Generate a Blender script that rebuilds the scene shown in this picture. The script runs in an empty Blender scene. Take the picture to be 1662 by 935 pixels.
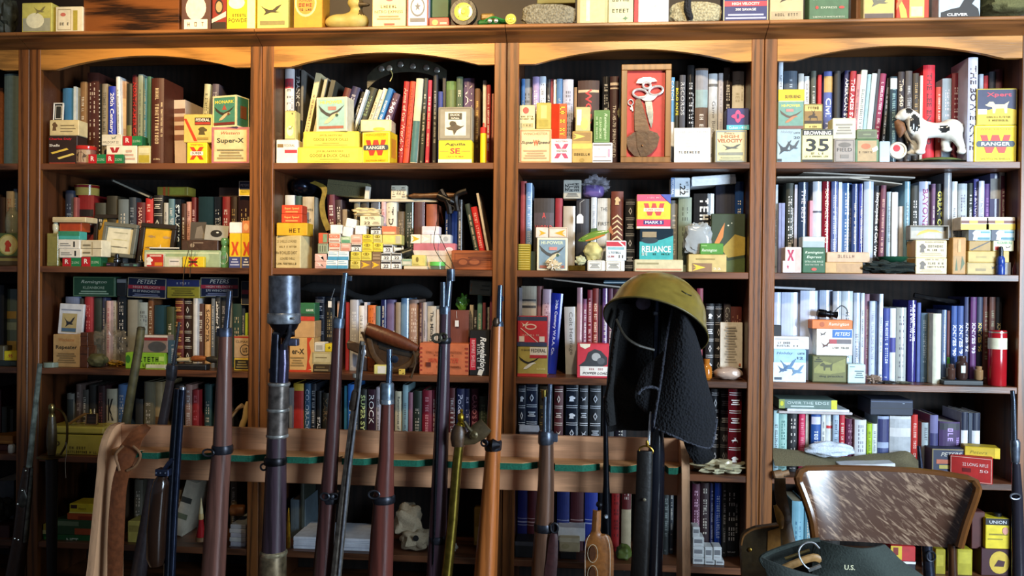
import bpy, bmesh, math, random
from mathutils import Vector, Matrix, noise
random.seed(7)
S = bpy.context.scene
C = S.collection
# ------------------------------------------------------------------ camera
F_PX, CAM_D, CAM_H = 1350.0, 3.008, 1.25
YAW, PITCH, ROLL = .0854, .0072, .01035
_R = Vector((math.cos(YAW), math.sin(YAW), 0)); _F0 = Vector((-math.sin(YAW), math.cos(YAW), 0)); _Z = Vector((0, 0, 1))
_F = _F0*math.cos(PITCH) - _Z*math.sin(PITCH); _U = _F0*math.sin(PITCH) + _Z*math.cos(PITCH)
CX = _R*math.cos(ROLL) + _U*math.sin(ROLL); CU = _U*math.cos(ROLL) - _R*math.sin(ROLL)
CAM = Vector((0, -CAM_D, CAM_H))
cd = bpy.data.cameras.new('camera'); cam = bpy.data.objects.new('camera', cd); C.objects.link(cam)
cd.sensor_width = 36; cd.lens = 36*F_PX/1662; cd.clip_start = .05
cam.matrix_world = Matrix(((CX.x, CU.x, -_F.x, CAM.x), (CX.y, CU.y, -_F.y, CAM.y), (CX.z, CU.z, -_F.z, CAM.z), (0, 0, 0, 1)))
S.camera = cam
# ------------------------------------------------------------------ light
S.view_settings.view_transform = 'Standard'; S.view_settings.look = 'None'
S.view_settings.exposure = 0.0; S.view_settings.gamma = 1
wd = bpy.data.worlds.new('room_ambient'); S.world = wd; wd.use_nodes = True
wd.node_tree.nodes['Background'].inputs[0].default_value = (.70, .80, 1, 1)
wd.node_tree.nodes['Background'].inputs[1].default_value = .155
def area(name, loc, target, sx, sy, power, col, spread=180):
    l = bpy.data.lights.new(name, 'AREA'); l.shape = 'RECTANGLE'; l.size = sx; l.size_y = sy; l.energy = power; l.color = col
    l.spread = math.radians(spread)
    o = bpy.data.objects.new(name, l); C.objects.link(o); o.location = loc
    o.rotation_euler = (Vector(target)-Vector(loc)).to_track_quat('-Z', 'Y').to_euler()
    return o
def spot(name, loc, target, power, col, deg, r=.06, blend=.8):
    l = bpy.data.lights.new(name, 'SPOT'); l.energy = power; l.color = col; l.spot_size = math.radians(deg); l.spot_blend = blend
    l.shadow_soft_size = r
    o = bpy.data.objects.new(name, l); C.objects.link(o); o.location = loc
    o.rotation_euler = (Vector(target)-Vector(loc)).to_track_quat('-Z', 'Y').to_euler()
    return o
WARM = (1, .70, .34)
area('window_daylight', (2.8, -2.9, 1.4), (.9, 0, .8), 1.3, 1.5, 150, (.68, .84, 1), 140)
spot('ceiling_spot_light_a', (-.95, -1.75, 2.8), (-1.08, 0, 2.08), 330, WARM, 70, blend=.95)
spot('ceiling_spot_light_b', (.35, -1.75, 2.8), (.38, 0, 2.0), 190, (1, .77, .48), 66, blend=1)
spot('ceiling_spot_light_c', (1.6, -1.8, 2.8), (1.6, 0, 2.05), 75, (1, .84, .62), 60, blend=1)
# ------------------------------------------------------------------ helpers
def P(px, py, Y):
    u = (px-831)/F_PX; v = (py-467.5)/F_PX
    d = _F + CX*u - CU*v
    t = (Y+CAM_D)/d.y
    return CAM + d*t
def ppm(px, Y):            # metres per pixel at that depth
    return (P(px+1, 467, Y)-P(px, 467, Y)).length
def lin(h):
    if len(h) == 3: h = ''.join(c*2 for c in h)
    o = []
    for i in (0, 2, 4):
        c = int(h[i:i+2], 16)/255
        o.append(c/12.92 if c <= .04045 else ((c+.055)/1.055)**2.4)
    return o
MATS = {}
def mat(h, kind='paper'):
    k = (h, kind)
    if k in MATS: return MATS[k]
    m = bpy.data.materials.new(kind+'_'+h); m.use_nodes = True; MATS[k] = m
    nt = m.node_tree; b = nt.nodes['Principled BSDF']; c = lin(h)
    rough, metal, sc, amt, bump = {'paper': (.55, 0, 40, .14, 0), 'cloth': (.75, 0, 120, .22, .15), 'gloss': (.16, 0, 25, .10, 0), 'ink': (.5, 0, 60, .12, 0),
        'steel': (.26, .75, 60, .3, .04), 'worn': (.36, .6, 45, .6, .12), 'brass': (.3, .95, 50, .35, .05), 'leather': (.42, 0, 70, .3, .25), 'stone': (.6, 0, 35, .5, .4),
        'wool': (.95, 0, 160, .5, 1.0), 'canvas': (.9, 0, 200, .2, .4), 'ceramic': (.12, 0, 12, .06, 0), 'plastic': (.3, 0, 20, .05, 0), 'felt': (.95, 0, 200, .3, .3),
        'leaf': (.22, .8, 200, .3, .1)}.get(kind, (.5, 0, 40, .15, 0))
    b.inputs['Roughness'].default_value = rough; b.inputs['Metallic'].default_value = metal
    tc = nt.nodes.new('ShaderNodeTexCoord'); n = nt.nodes.new('ShaderNodeTexNoise'); n.inputs['Scale'].default_value = sc; n.inputs['Detail'].default_value = 3
    oi = nt.nodes.new('ShaderNodeObjectInfo'); va = nt.nodes.new('ShaderNodeVectorMath'); va.operation = 'ADD'
    nt.links.new(tc.outputs['Object'], va.inputs[0]); nt.links.new(oi.outputs['Location'], va.inputs[1]); nt.links.new(va.outputs[0], n.inputs['Vector'])
    mr = nt.nodes.new('ShaderNodeMapRange'); mr.inputs['From Min'].default_value = .3; mr.inputs['From Max'].default_value = .7
    mr.inputs['To Min'].default_value = 1-amt; mr.inputs['To Max'].default_value = 1+amt*.6
    nt.links.new(n.outputs['Fac'], mr.inputs['Value'])
    mx = nt.nodes.new('ShaderNodeVectorMath'); mx.operation = 'SCALE'; mx.inputs[0].default_value = c
    nt.links.new(mr.outputs[0], mx.inputs['Scale']); nt.links.new(mx.outputs[0], b.inputs['Base Color'])
    if bump:
        bp = nt.nodes.new('ShaderNodeBump'); bp.inputs['Strength'].default_value = bump; bp.inputs['Distance'].default_value = .004
        nt.links.new(n.outputs['Fac'], bp.inputs['Height']); nt.links.new(bp.outputs[0], b.inputs['Normal'])
    if kind == 'wool':
        v = nt.nodes.new('ShaderNodeTexVoronoi'); v.inputs['Scale'].default_value = 130
        nt.links.new(va.outputs[0], v.inputs['Vector']); nt.links.new(v.outputs['Distance'], bp.inputs['Height'])
    if kind in ('film', 'glass'):
        b.inputs['Roughness'].default_value = .12; b.inputs['Alpha'].default_value = .2 if kind == 'film' else .5
    
    return m
def wood(h, axis='z', kind='oak', rough=.38, contrast=.45, scale=1.0):
    k = ('wood', h, axis, kind)
    if k in MATS: return MATS[k]
    m = bpy.data.materials.new(f'{kind}_wood_{h}_{axis}'); m.use_nodes = True; MATS[k] = m
    nt = m.node_tree; b = nt.nodes['Principled BSDF']; b.inputs['Roughness'].default_value = rough
    tc = nt.nodes.new('ShaderNodeTexCoord'); oi = nt.nodes.new('ShaderNodeObjectInfo')
    va = nt.nodes.new('ShaderNodeVectorMath'); va.operation = 'ADD'
    nt.links.new(tc.outputs['Object'], va.inputs[0]); nt.links.new(oi.outputs['Location'], va.inputs[1])
    mp = nt.nodes.new('ShaderNodeMapping'); s = [20*scale]*3; s['xyz'.index(axis)] = 1.3*scale; mp.inputs['Scale'].default_value = s
    nt.links.new(va.outputs[0], mp.inputs['Vector'])
    n1 = nt.nodes.new('ShaderNodeTexNoise'); n1.inputs['Scale'].default_value = 1.6; n1.inputs['Detail'].default_value = 4; n1.inputs['Distortion'].default_value = 1.2
    n2 = nt.nodes.new('ShaderNodeTexNoise'); n2.inputs['Scale'].default_value = 14; n2.inputs['Detail'].default_value = 3
    wv = nt.nodes.new('ShaderNodeTexWave'); wv.inputs['Scale'].default_value = .55; wv.inputs['Distortion'].default_value = 9; wv.inputs['Detail'].default_value = 3
    wv.inputs['Detail Scale'].default_value = 1.2
    for n in (n1, n2, wv): nt.links.new(mp.outputs[0], n.inputs['Vector'])
    a = nt.nodes.new('ShaderNodeMath'); a.operation = 'ADD'; a2 = nt.nodes.new('ShaderNodeMath'); a2.operation = 'ADD'
    nt.links.new(n1.outputs['Fac'], a.inputs[0]); nt.links.new(n2.outputs['Fac'], a.inputs[1])
    nt.links.new(a.outputs[0], a2.inputs[0]); nt.links.new(wv.outputs['Fac'], a2.inputs[1])
    cr = nt.nodes.new('ShaderNodeValToRGB'); c = lin(h)
    cr.color_ramp.elements[0].position = .33; cr.color_ramp.elements[1].position = .62
    d = [x*(1-contrast*1.25) for x in c]; l = [min(1, x*(1+contrast*.6)) for x in c]
    cr.color_ramp.elements[0].color = (*d, 1); cr.color_ramp.elements[1].color = (*l, 1)
    e = cr.color_ramp.elements.new(.47); e.color = (*c, 1)
    dv = nt.nodes.new('ShaderNodeMath'); dv.operation = 'MULTIPLY'; dv.inputs[1].default_value = .333
    nt.links.new(a2.outputs[0], dv.inputs[0]); nt.links.new(dv.outputs[0], cr.inputs[0]); nt.links.new(cr.outputs[0], b.inputs['Base Color'])
    bp = nt.nodes.new('ShaderNodeBump'); bp.inputs['Strength'].default_value = .12; bp.inputs['Distance'].default_value = .003
    nt.links.new(n2.outputs['Fac'], bp.inputs['Height']); nt.links.new(bp.outputs[0], b.inputs['Normal'])
    return m
class MB:
    """collects faces (world coordinates) for ONE mesh object"""
    def __init__(s): s.v = []; s.f = []; s.m = []; s.mats = []
    def mi(s, m):
        if m not in s.mats: s.mats.append(m)
        return s.mats.index(m)
    def add(s, vs, fs, m):
        o = len(s.v); i = s.mi(m); s.v += [Vector(v) for v in vs]
        for f in fs: s.f.append([o+j for j in f]); s.m.append(i)
    def box(s, x0, x1, y0, y1, z0, z1, m, c=.0015, T=None):
        c = min(c, (x1-x0)*.3, (y1-y0)*.3, (z1-z0)*.3)
        vs = []; idx = {}
        for a in (0, 1):
            for b in (0, 1):
                for g in (0, 1):
                    X = (x0, x1)[a]; Y = (y0, y1)[b]; Z = (z0, z1)[g]; sx = (1, -1)[a]; sy = (1, -1)[b]; sz = (1, -1)[g]
                    for k, q in enumerate(((X, Y+sy*c, Z+sz*c), (X+sx*c, Y, Z+sz*c), (X+sx*c, Y+sy*c, Z))):
                        idx[a, b, g, k] = len(vs); vs.append(Vector(q))
        fs = []
        for t in (0, 1):
            fs.append([idx[t, 0, 0, 0], idx[t, 1, 0, 0], idx[t, 1, 1, 0], idx[t, 0, 1, 0]])
            fs.append([idx[0, t, 0, 1], idx[1, t, 0, 1], idx[1, t, 1, 1], idx[0, t, 1, 1]])
            fs.append([idx[0, 0, t, 2], idx[1, 0, t, 2], idx[1, 1, t, 2], idx[0, 1, t, 2]])
        for a in (0, 1):
            for b in (0, 1):
                fs.append([idx[a, b, 0, 0], idx[a, b, 1, 0], idx[a, b, 1, 1], idx[a, b, 0, 1]])
                fs.append([idx[a, 0, b, 0], idx[a, 1, b, 0], idx[a, 1, b, 2], idx[a, 0, b, 2]])
                fs.append([idx[0, a, b, 1], idx[1, a, b, 1], idx[1, a, b, 2], idx[0, a, b, 2]])
                for g in (0, 1): fs.append([idx[a, b, g, 0], idx[a, b, g, 1], idx[a, b, g, 2]])
        if T: vs = [T @ v for v in vs]
        s.add(vs, fs, m)
    def lathe(s, base, axis, prof, m, n=20, sx=1.0):
        """prof: (radius, distance along axis); closed at both ends"""
        axis = Vector(axis).normalized(); q = Vector((0, 0, 1)).rotation_difference(axis)
        vs = []; fs = []
        for r, h in prof:
            for k in range(n):
                a = 2*math.pi*k/n; vs.append(Vector(base)+q @ Vector((r*math.cos(a)*sx, r*math.sin(a), h)))
        for i in range(len(prof)-1):
            for k in range(n): fs.append([i*n+k, i*n+(k+1) % n, (i+1)*n+(k+1) % n, (i+1)*n+k])
        fs.append(list(range(n))[::-1]); fs.append([(len(prof)-1)*n+k for k in range(n)])
        s.add(vs, fs, m)
    def tube(s, pts, rad, m, n=10, flat=1.0, closed=False):
        pts = [Vector(p) for p in pts]; N = len(pts)
        if not isinstance(rad, (list, tuple)): rad = [rad]*N
        vs = []; fs = []
        for i, p in enumerate(pts):
            if closed: t = pts[(i+1) % N]-pts[i-1]
            else: t = pts[min(i+1, N-1)]-pts[max(i-1, 0)]
            t.normalize()
            a = t.cross(Vector((0, 1, 0)))
            if a.length < .1: a = t.cross(Vector((1, 0, 0)))
            a.normalize(); b = t.cross(a)
            for k in range(n):
                w = 2*math.pi*k/n; vs.append(p+a*rad[i]*math.cos(w)+b*rad[i]*math.sin(w)*flat)
        for i in range(N if closed else N-1):
            j = (i+1) % N
            for k in range(n): fs.append([i*n+k, i*n+(k+1) % n, j*n+(k+1) % n, j*n+k])
        if not closed: fs.append(list(range(n))[::-1]); fs.append([(N-1)*n+k for k in range(n)])
        s.add(vs, fs, m)
    def poly(s, pts, y0, y1, m):
        """outline in (x,z) extruded along y"""
        n = len(pts); vs = [(x, y0, z) for x, z in pts]+[(x, y1, z) for x, z in pts]
        fs = [list(range(n)), list(range(2*n-1, n-1, -1))]+[[i, i+n, (i+1) % n+n, (i+1) % n] for i in range(n)]
        s.add(vs, fs, m)
    def grid(s, rows, m, thick=.004, back=Vector((0, 1, 0))):
        """a sheet given as rows of points, with thickness"""
        R = len(rows); K = len(rows[0]); vs = [Vector(p) for r in rows for p in r]; n = len(vs)
        vs += [v+back*thick for v in vs]; fs = []
        for i in range(R-1):
            for j in range(K-1):
                a, b, c, d = i*K+j, i*K+j+1, (i+1)*K+j+1, (i+1)*K+j
                fs.append([a, b, c, d]); fs.append([d+n, c+n, b+n, a+n])
        for i in range(R-1):
            fs.append([i*K, (i+1)*K, (i+1)*K+n, i*K+n]); fs.append([i*K+K-1, i*K+K-1+n, (i+1)*K+K-1+n, (i+1)*K+K-1])
        for j in range(K-1):
            fs.append([j, j+n, j+1+n, j+1]); o = (R-1)*K; fs.append([o+j, o+j+1, o+j+1+n, o+j+n])
        s.add(vs, fs, m)
    def build(s, name, parent=None, smooth=False, loc=None):
        if parent is None:
            if loc is None:
                xs = [v.x for v in s.v]; ys = [v.y for v in s.v]
                loc = Vector(((min(xs)+max(xs))/2, (min(ys)+max(ys))/2, min(v.z for v in s.v)))
            o0 = Vector(loc)
        else: o0 = parent.matrix_world.translation if parent.parent is None else parent.parent.location
        o0 = parent['_o'] if parent is not None else o0
        o0 = Vector(o0)
        me = bpy.data.meshes.new(name); me.from_pydata([tuple(v-o0) for v in s.v], [], s.f)
        for m in s.mats: me.materials.append(m)
        me.polygons.foreach_set('material_index', s.m)
        if smooth:
            me.polygons.foreach_set('use_smooth', [True]*len(s.f))
            try: me.set_sharp_from_angle(angle=math.radians(38))
            except Exception: pass
        o = bpy.data.objects.new(name, me); C.objects.link(o)
        if name.endswith('_print'): o['kind'] = 'stuff'
        o['_o'] = tuple(o0)
        if parent is None: o.location = o0
        else: o.parent = parent
        return o
def empty(name, loc):
    o = bpy.data.objects.new(name, None); C.objects.link(o); o.location = loc; o['_o'] = tuple(loc); o.empty_display_size = .05
    return o
LABELS = {}
def tag(o, label, cat, group=None):
    o['label'] = label; o['category'] = cat
    if group: o['group'] = group
    LABELS.setdefault(label, []).append(o.name)
    w = len(label.split())
    if w < 4 or w > 16: print('LABELLEN', w, label)
    return o
TX = {}
def text_geo(t, style=''):
    k = (t, style)
    if k in TX: return TX[k]
    cu = bpy.data.curves.new('t', 'FONT'); cu.body = t; cu.resolution_u = 2
    if 'b' in style: cu.offset = .022
    if 'i' in style: cu.shear = .3
    ob = bpy.data.objects.new('t', cu); me = ob.to_mesh()
    vs = [(v.co.x, v.co.y) for v in me.vertices]; fs = [list(p.vertices) for p in me.polygons]
    ob.to_mesh_clear(); bpy.data.objects.remove(ob); bpy.data.curves.remove(cu)
    if not vs: vs = [(0, 0)]
    x0 = min(v[0] for v in vs); x1 = max(v[0] for v in vs); y0 = min(v[1] for v in vs); y1 = max(v[1] for v in vs)
    w = max(x1-x0, 1e-4); h = max(y1-y0, 1e-4)
    TX[k] = ([((x-x0)/w-.5, (y-y0)/h-.5) for x, y in vs], fs, w/h)
    return TX[k]
SHAPES = {
 'wings': [(-.5, .5), (-.42, .2), (-.2, -.02), (-.06, -.1), (.08, -.02), (.16, .02), (.34, .2), (.5, .46), (.22, .2), (.1, .14), (-.04, .06), (-.2, .14), (-.36, .32)],
 'body': [(-.3, -.42), (-.12, -.4), (.06, -.24), (.2, -.06), (.3, .04), (.42, .04), (.32, .14), (.22, .12), (.06, .04), (-.1, -.12), (-.24, -.28)],
 'bird': [(-.5, .38), (-.25, .12), (-.08, .02), (.1, .04), (.28, .3), (.5, .45), (.33, .08), (.22, -.1), (.4, -.16), (.24, -.22), (0, -.2), (-.16, -.3), (-.34, -.42), (-.24, -.18), (-.3, .05)],
 'duck': [(-.5, .05), (-.3, .1), (-.1, .3), (.0, .5), (.1, .25), (.3, .15), (.5, .2), (.3, .02), (.1, -.12), (-.05, -.45), (-.12, -.12), (-.35, -.08)],
 'dog': [(-.5, .12), (-.38, .2), (-.32, .32), (-.16, .32), (-.08, .16), (.3, .16), (.5, .34), (.43, .08), (.42, -.4), (.32, -.4), (.28, -.1), (-.04, -.12), (-.08, -.4), (-.18, -.4), (-.2, -.02), (-.36, .02)],
 'head': [(-.4, -.5), (-.3, 0), (-.45, .2), (-.2, .45), (.1, .5), (.3, .3), (.5, .15), (.45, -.05), (.2, -.1), (.3, -.5)],
 'deer': [(-.5, -.1), (-.3, .05), (-.1, .1), (-.02, .25), (-.2, .5), (0, .32), (.15, .5), (.08, .25), (.2, .15), (.1, .05), (.35, -.02), (.4, -.5), (.3, -.15), (-.2, -.15), (-.3, -.5), (-.32, -.15)],
 'star': [(0, .5), (.12, .16), (.48, .16), (.19, -.06), (.3, -.42), (0, -.2), (-.3, -.42), (-.19, -.06), (-.48, .16), (-.12, .16)],
 'arrow': [(-.5, .5), (.5, 0), (-.5, -.5), (-.2, -.05), (-.5, 0), (-.2, .05)],
 'shell': [(-.5, -.15), (-.4, -.3), (.5, .15), (.4, .3)],
 'fish': [(-.5, 0), (-.3, .14), (0, .2), (.28, .06), (.5, .22), (.42, 0), (.5, -.22), (.28, -.06), (0, -.2), (-.3, -.14)],
}
def ops_of(spec): return [o.split() for o in spec.split(';') if o.strip()]
def printed(spec, w, h, put, kind='ink', curve=False):
    """flat print on a face of w x h metres; put(u,v,layer) -> world point"""
    mb = MB(); L = 1
    def emit(pts, fs, c): mb.add([put(u, v, L) for u, v in pts], fs, mat(c, kind))
    def rect(u0, v0, u1, v1, c):
        k = 5 if curve else 1
        pts = [(u0+(u1-u0)*i/k, v) for v in (v0, v1) for i in range(k+1)]
        emit(pts, [[i, i+1, i+k+2, i+k+1] for i in range(k)], c)
    for t in ops_of(spec):
        o = t[0]
        if o == 'r': rect(*map(float, t[1:5]), t[5])
        elif o == 'l':
            u0, v0, u1, v1, th = map(float, t[1:6]); tv = th*w/h; c = t[6]
            rect(u0, v0, u1, v0+tv, c); rect(u0, v1-tv, u1, v1, c); rect(u0, v0+tv, u0+th, v1-tv, c); rect(u1-th, v0+tv, u1, v1-tv, c)
        elif o == 'e':
            u, v, ru, rv = map(float, t[1:5]); n = 20
            emit([(u+ru*math.cos(2*math.pi*i/n), v+rv*math.sin(2*math.pi*i/n)) for i in range(n)], [list(range(n))], t[5])
        elif o == 'p':
            pts = [tuple(map(float, q.split(','))) for q in t[2:]]; emit(pts, [list(range(len(pts)))], t[1])
        elif o in SHAPES:
            u, v, su, sv = map(float, t[1:5]); pts = [(u+x*su, v+y*sv) for x, y in SHAPES[o]]; emit(pts, [list(range(len(pts)))], t[5])
        elif o[0] in 'gG':       # lettering too small to read: rows of letter-like marks
            u, v, hh, ww = map(float, t[1:5]); c = t[5]; pts = []; fs = []
            L_ = ww*(w if o[0] == 'g' else h); H_ = hh*(h if o[0] == 'g' else w); k = max(3, int(L_/max(H_*.85, .0012))); rr = random.Random(int(u*97+v*991+ww*77+k))
            for i in range(k):
                if i and rr.random() < .16: continue
                a = -.5+(i+.12)/k; b = -.5+(i+.8)/k; st = (b-a)*.34; kind_ = rr.choice('hoelt')
                R_ = {'h': [(a, -.5, a+st, .5), (b-st, -.5, b, .5), (a, -.1, b, .1)], 'o': [(a, -.5, a+st, .5), (b-st, -.5, b, .5), (a, .32, b, .5), (a, -.5, b, -.32)], 'e': [(a, -.5, a+st, .5), (a, .32, b, .5), (a, -.08, b, .1), (a, -.5, b, -.32)],
                      'l': [(a, -.5, a+st, .5), (a, -.5, b, -.32)], 't': [((a+b-st)/2, -.5, (a+b+st)/2, .5), (a, .32, b, .5)]}[kind_]
                for x0, y0, x1, y1 in R_:
                    q = [(x0, y0), (x1, y0), (x1, y1), (x0, y1)]; fs.append(list(range(len(pts), len(pts)+4)))
                    pts += [(u+x*ww, v+y*hh) if o[0] == 'g' else (u+y*hh, v-x*ww) for x, y in q]
            emit(pts, fs, c)
        elif o[0] in 'tV':
            u, v, hh, ww = map(float, t[1:5]); c = t[5]; s = ' '.join(t[6:]); vs, fs, asp = text_geo(s, o[1:])
            if o[0] == 't': emit([(u+x*ww, v+y*hh) for x, y in vs], fs, c)
            else: emit([(u+y*hh, v-x*ww) for x, y in vs], fs, c)
        L += 1
    return mb
# ------------------------------------------------------------------ bookcase geometry
W = .914; XS = -2.113; HP = .0448
ZS = {1: 1.684, 2: 1.2926, 3: .9042, 4: .5686, 5: .2388}
DEPTH = .33
ZTOP = P(620, 43, -.07).z; ZCROWN = P(620, 54, -.07).z; ZARCH = 2.0397
ZS[0] = ZTOP
ROWN = {0: 'on top of', 1: 'top shelf', 2: 'second shelf', 3: 'third shelf', 4: 'fourth shelf', 5: 'bottom shelf'}
COLN = {0: 'cut-off left bookcase', 1: 'leftmost full bookcase', 2: 'second full bookcase', 3: 'third full bookcase', 4: 'rightmost bookcase'}
def seam(k): return XS+W*k
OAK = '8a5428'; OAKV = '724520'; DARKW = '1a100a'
def bookcase(c):
    x0 = seam(c-1); x1 = seam(c)
    if c == 0: lbl = 'cut-off oak bookcase at the left edge of the photo'
    else: lbl = {1: 'oak bookcase with arched top, leftmost complete one', 2: 'oak bookcase with arched top, second complete one from left', 3: 'oak bookcase with arched top behind the hanging helmet', 4: 'oak bookcase with arched top behind the oak chair'}[c]
    r = empty('bookcase', ((x0+x1)/2, DEPTH/2, 0)); tag(r, lbl, 'bookcase', 'row of oak bookcases')
    g = .0012
    for a, b, na in ((x0+g, x0+HP, 'stile'), (x1-HP, x1-g, 'stile')):
        m = MB(); m.box(a, b, 0, .02, .0, ZCROWN-.001, wood(OAKV, 'z'), .002); m.build('stile', r)
    for a, b in ((x0+g, x0+HP-.004), (x1-HP+.004, x1-g)):
        m = MB(); m.box(a, b, .02, DEPTH, 0, ZCROWN-.001, wood('4a2a16', 'z')); m.build('side_panel', r)
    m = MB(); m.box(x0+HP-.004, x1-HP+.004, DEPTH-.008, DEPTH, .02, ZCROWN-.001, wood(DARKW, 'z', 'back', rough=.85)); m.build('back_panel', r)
    for i in range(1, 6):
        m = MB(); z = ZS[i]; m.box(x0+HP-.004, x1-HP+.004, .004, DEPTH-.008, z-.024, z, wood('663f28', 'x'), .002); m.build('shelf', r)
    m = MB(); m.box(x0+HP-.004, x1-HP+.004, .004, DEPTH-.008, .05, .07, wood('6a4022', 'x'), .002); m.build('shelf', r)
    m = MB(); m.box(x0+HP-.004, x1-HP+.004, .012, .03, .0, .05, wood('6a4022', 'x'), .002); m.build('plinth', r)
    # arched valance
    a, b = x0+HP, x1-HP; z1 = ZCROWN-.001; pts = [(a, z1), (a, ZARCH), (a+.06, ZARCH), (a+.075, ZARCH+.004)]; n = 24
    for i in range(n+1):
        t = i/n; pts.append((a+.085+(b-a-.17)*t, ZARCH+.006+.043*math.sin(math.pi*t)**.85))
    pts += [(b-.075, ZARCH+.004), (b-.06, ZARCH), (b, ZARCH), (b, z1)]
    m = MB(); m.poly(pts, .001, .02, wood('b07a38', 'x', 'valance', contrast=.3)); m.build('valance', r)
    def extr(prof, material, name):
        n = len(prof); vs = [(x, y, z) for x in (x0+g, x1-g) for y, z in prof]
        m = MB(); m.add(vs, [list(range(n)), list(range(2*n-1, n-1, -1))]+[[k, k+n, (k+1) % n+n, (k+1) % n] for k in range(n)], material); m.build(name, r)
    extr([(DEPTH, ZTOP), (-.073, ZTOP), (-.076, ZTOP-.003), (-.076, ZTOP-.010), (-.073, ZTOP-.013), (-.0005, ZTOP-.013), (-.0005, ZCROWN), (DEPTH, ZCROWN)], wood('8a5a30', 'x', 'crown', contrast=.3), 'top_board')
    extr([(-.066, ZTOP-.0135), (-.058, ZTOP-.021), (-.036, ZTOP-.027), (-.018, ZTOP-.037), (-.0008, ZTOP-.045), (-.0008, ZTOP-.0135)], wood('7a4c28', 'x', 'crown', contrast=.3), 'crown_moulding')
    return r
for c in range(0, 5): bookcase(c)
def structure(name, mb):
    o = mb.build(name); o['kind'] = 'structure'; return o
m = MB(); m.box(-5, 5, -6, .6, -.05, 0, wood('5a3c22', 'x', rough=.35)); structure('floor', m)
m = MB(); m.box(-5, 5, DEPTH+.005, DEPTH+.1, 0, 3, mat('2a1e16', 'paper')); structure('wall_back', m)
m = MB(); m.box(-5, 5, -6, DEPTH+.1, 3.0, 3.1, mat('c8bca8', 'paper')); structure('ceiling', m)
# ------------------------------------------------------------------ shelf filling
CTX = {}
BOOKS = []          # (col,row,xcentre,obj,colour,title,size)
TOPS = []
def bay(c, r, ox, oy, s, Y=.12, by=.03):
    CTX.update(c=c, r=r, ox=ox, oy=oy, s=s, Y=Y, by=by, z=ZS[r]); TOPS.clear()
def px(x): return CTX['ox']+x*CTX['s']
def py(y): return CTX['oy']+y*CTX['s']
def where():
    return ('on top of ' if CTX['r'] == 0 else ROWN[CTX['r']]+', ')+COLN[CTX['c']]
NAMED = [('black', '101014'), ('charcoal', '33343a'), ('grey', '808488'), ('light grey', 'b0b4b8'), ('white', 'e0e2e4'), ('cream', 'e0d8b8'), ('tan', 'b09878'), ('brown', '6a4830'), ('dark brown', '38241a'),
 ('dark red', '6a1a20'), ('red', 'b82428'), ('orange', 'd8682c'), ('yellow', 'd8c038'), ('olive', '5a5a30'), ('green', '5a8a48'), ('dark green', '24402e'), ('teal', '4a8a8a'), ('light blue', '90b4d0'), ('blue', '3a68b0'),
 ('navy', '1c2448'), ('dark blue', '28388a'), ('purple', '5a3a78'), ('lilac', '9a90b8'), ('pink', 'c88090'), ('plum', '6a2a48'), ('slate blue', '5a6a90'), ('pale blue', 'bcc8e0'), ('grey green', '7a8878')]
def cname(h):
    r = [int((h if len(h) == 6 else ''.join(c*2 for c in h))[i:i+2], 16) for i in (0, 2, 4)]
    return min(NAMED, key=lambda n: sum((int(n[1][i*2:i*2+2], 16)-r[i])**2 for i in range(3)))[0]
KEEP = set('''20th Century W.R.A.|NORTH AMERICA|Arms of the World-1911|FOREIGN FIREARMS|1940 GUNS|NAVY|The .45-70 SPRINGFIELD|WORLD|BOLO KNIFE|RECORDS|Game Bird Carving|Civil War|AMERICAN SWORDS|THE AMES SWORD CO|THE LEE ENFIELD|THE BOWIE KNIFE|STALKING|Doves and Dove Shooting|IT DON'T S|A WORLD|CARTRIDGES FOR SMALL ARMS PATENTS|BAYONETS|GREAT COMBAT H|Encyclopedia of Civil War|The BAYONET|SHOOTER|Labrador Sh|SUPER SYSTEM|STALK AND|ROCK|Remembrances of Days Past|Poker W|CARO'S BOOK OF|COLORADO|Colt Heritage|20th Century W.R.A. Co.|SMALL ARMS|The Military Arm|THE SPORTING LIFE|KNIVES '90|KNIVES '91|KNIVES '92|KNIVES '93|KNIVES '95|KNIVES '96|KNIVES '97|CATCH|FRANK C|The .450|THE FIRST|RANDALL KNIVES|THE BEST|HAVEN|MARK|Colorado'''.split('|'))
def inside():
    c = CTX['c']; return (seam(c-1)+HP+.0006 if c else -9, seam(c)-HP-.0006) if CTX['r'] else (-9, 9)
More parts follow.
